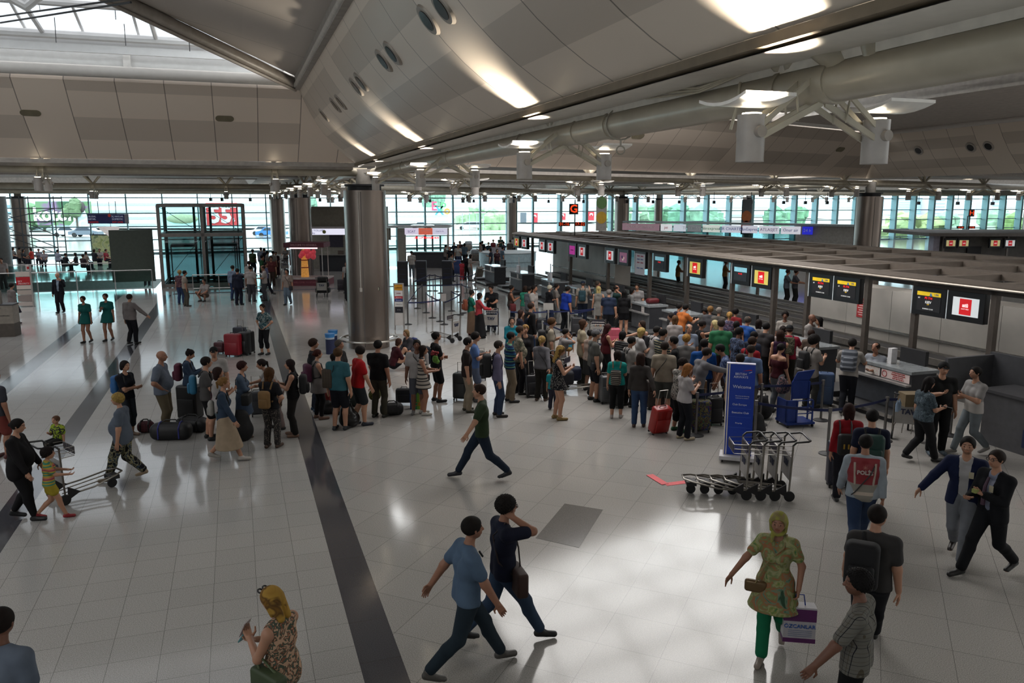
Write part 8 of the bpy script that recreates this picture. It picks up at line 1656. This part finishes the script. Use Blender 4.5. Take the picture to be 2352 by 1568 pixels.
m=MB(); m.box(-.03,.03,-.132,-.12,.03,.57); m.box(-.15,.15,-.132,-.12,.27,.33); m.obj('flag_cross','#a01c28',T)
for k,(x,y,z,c_,l_) in enumerate(((1300,905,.22,'#12141f','dark bag at the bottom of the loaded trolley in the queue'),(1318,895,.22,'#1c2440','navy bag at the front of the loaded trolley in the queue'),(1285,870,.3,'#151519','black bag leaning at the handle of the loaded trolley'))): m=MB(); m.rbox((0,0,.2),(.42,.34,.38),.09,n=4); p=at(x,y); m.obj('travel_bag',mat(c_,rough=.7),loc=(p.x,p.y+.15,z),label=l_,cat='bag')
# belt posts
post_m=mat('#7d7a78',rough=.28,metal=.9)
def stan(px,py,lab,c=None,grp='belt posts in the waiting area',hh=.95):
    p=at(px,py); T=thing('belt_post',lab,'barrier post',p,0,grp); m=MB(); m.lathe([(0,.0),(.17,0),(.17,.015),(.06,.04),(.03,.05)],22); m.obj('base_plate','#1b1b1d',T)
    m=MB(); m.cyl((0,0),.028,.04,hh,14); m.obj('pole',c or post_m,T); m=MB(); m.cyl((0,0),.036,hh-.1,hh+.01,14); m.obj('belt_head',c or mat('#8f8c8a',rough=.3,metal=.8),T); return p
def belt(p,q,lab,c='#17224e'):
    a=Vector((p.x,p.y,.90)); b=Vector((q.x,q.y,.90)); n=5; P=[a.lerp(b,k/n)-Vector((0,0,.03*4*(k/n)*(1-k/n))) for k in range(n+1)]
    m=MB()
    for k in range(n): m.quad(P[k]-Vector((0,0,.028)),P[k+1]-Vector((0,0,.028)),P[k+1]+Vector((0,0,.028)),P[k]+Vector((0,0,.028)),th=.004)
    m.obj('barrier_belt',c,label=lab,cat='barrier belt')
S_=[stan(px,py,'steel belt post '+l) for px,py,l in ((1598,1000,'in front of the sticker-covered suitcase'),(1745,975,'right of the blue pylon'),(1885,965,'in front of the light blue suitcase'),(1732,1022,'behind the nested trolleys'),(1900,1042,'left of the woman in red'),(2030,1012,'behind the navy t-shirt man'),(2182,1000,'behind the black cap man'),(2310,1015,'at the right border in front of the bins'))]
belt(S_[0],S_[1],'navy belt from the sticker-covered suitcase to the pylon'); belt(S_[1],S_[2],'navy belt behind the blue baggage gauge'); belt(S_[3],S_[4],'navy belt in front of the blue baggage gauge'); belt(S_[4],S_[5],'navy belt behind the woman in red'); belt(S_[5],S_[6],'navy belt towards the corner desk')
mz=[(937,745),(979,718),(993,730),(1011,738),(1037,714),(1057,723),(959,708),(970,697),(1020,745),(1059,694),(1080,703),(951,686),(987,668),(1000,668),(1012,673),(1050,670),(1072,673),(1092,665)]
Z=[stan(px,py,'steel belt post in the maze behind the near column, %s'%['at the airline pylon','in the inner lane, left','in the inner lane, middle','in the inner lane, right','by the middle lane','at the right lane corner','behind the airline pylon','behind the left lane','with a small white sign','at the lane exit','beside the orange-brown rucksack','left behind the kiosks','between the kiosks, left','between the kiosks, middle','between the kiosks, right','right of the kiosks','by the far coral dress','at the far aisle corner'][k]) for k,(px,py) in enumerate(mz)]
for k,(i,j) in enumerate(((1,2),(2,3),(0,3),(4,5),(8,5),(6,7),(7,9),(9,10),(11,12),(12,13),(13,14),(15,16),(14,15),(0,6),(11,15),(16,17))): belt(Z[i],Z[j],'navy belt in the barrier maze, stretch %s'%['one','two','three','four','five','six','seven','eight','nine','ten','eleven','twelve','thirteen','fourteen','fifteen','sixteen'][k])
m=MB(); m.box(-.1,.1,-.01,.01,0,.3); m.obj('barrier_sign','#b0aaa8',loc=Z[8]+Vector((0,0,.97)),label='small white sign on a belt post in the maze',cat='sign')
W=[stan(px,py,'pale belt post '+l,mat('#8f8d8a',rough=.4)) for px,py,l in ((1170,770,'at the red travel bag'),(1259,770,'below the white notice board'),(1305,775,'beside the dark grey suitcase'),(1246,800,'behind the blonde ponytail'),(1365,762,'at the lane trolley'),(1400,870,'in the middle of the thick queue'))]
belt(W[1],W[4],'navy belt in front of the royal blue t-shirt'); belt(W[2],W[4],'navy belt behind the lane trolley'); belt(W[0],W[1],'navy belt behind the teal hood'); belt(W[3],W[5],'navy belt through the middle of the queue')
m=MB(); m.box(-.19,.19,-.01,.01,0,.26); m.obj('barrier_sign','#a5a29e',loc=W[1]+Vector((0,0,.97)),label='white notice board on a belt post in the queue',cat='sign')
# odds and ends at the desks
m=MB(); m.rbox((0,0,.1),(.5,.3,.2),.08); m.obj('travel_bag','#5c1018',loc=hall(14.9,26.8,1.15),rz=.4,label='crimson bag lying on the charcoal check-in desk',cat='bag')
p=at(1130,612); T=thing('info_desk','curved white information desk at the far end of the canopy','information desk',(p.x+1.2,p.y+1.5,0)); m=MB(); m.lathe([(2.2,0),(2.2,.35),(2.25,.36),(2.25,1.0),(2.3,1.02)],40); m.obj('counter',mat('#a9c0c6',rough=.4),T); m=MB(); m.cyl((0,0),2.3,1.02,1.06,40); m.obj('desk_top','#c9cfd0',T)
for x in (-1.1,-.6): m=MB(); m.box(x-.2,x+.2,-2.0,-1.9,1.06,1.5); m.obj('leaflet_holder','#8f8c94',T)
for k,(px,py) in enumerate(((1090,598),(1115,590),(1135,585),(1075,575))):
    p=at(px,py); m=MB(); m.rbox((0,0,.3),(.9,.7,.6),.12); m.rbox((0.05,0,.75),(.75,.6,.45),.15,1); m.obj('wrapped_baggage',[mat('#6f6862',rough=.5,var=.3),mat('#9aa0a4',rough=.3,var=.3)],loc=(p.x,p.y,.0),label='heaped wrapped baggage on a far trolley, %s'%['nearest heap','middle heap','right heap','left heap'][k],cat='baggage')
# glossy notice poster of the left podium etc.
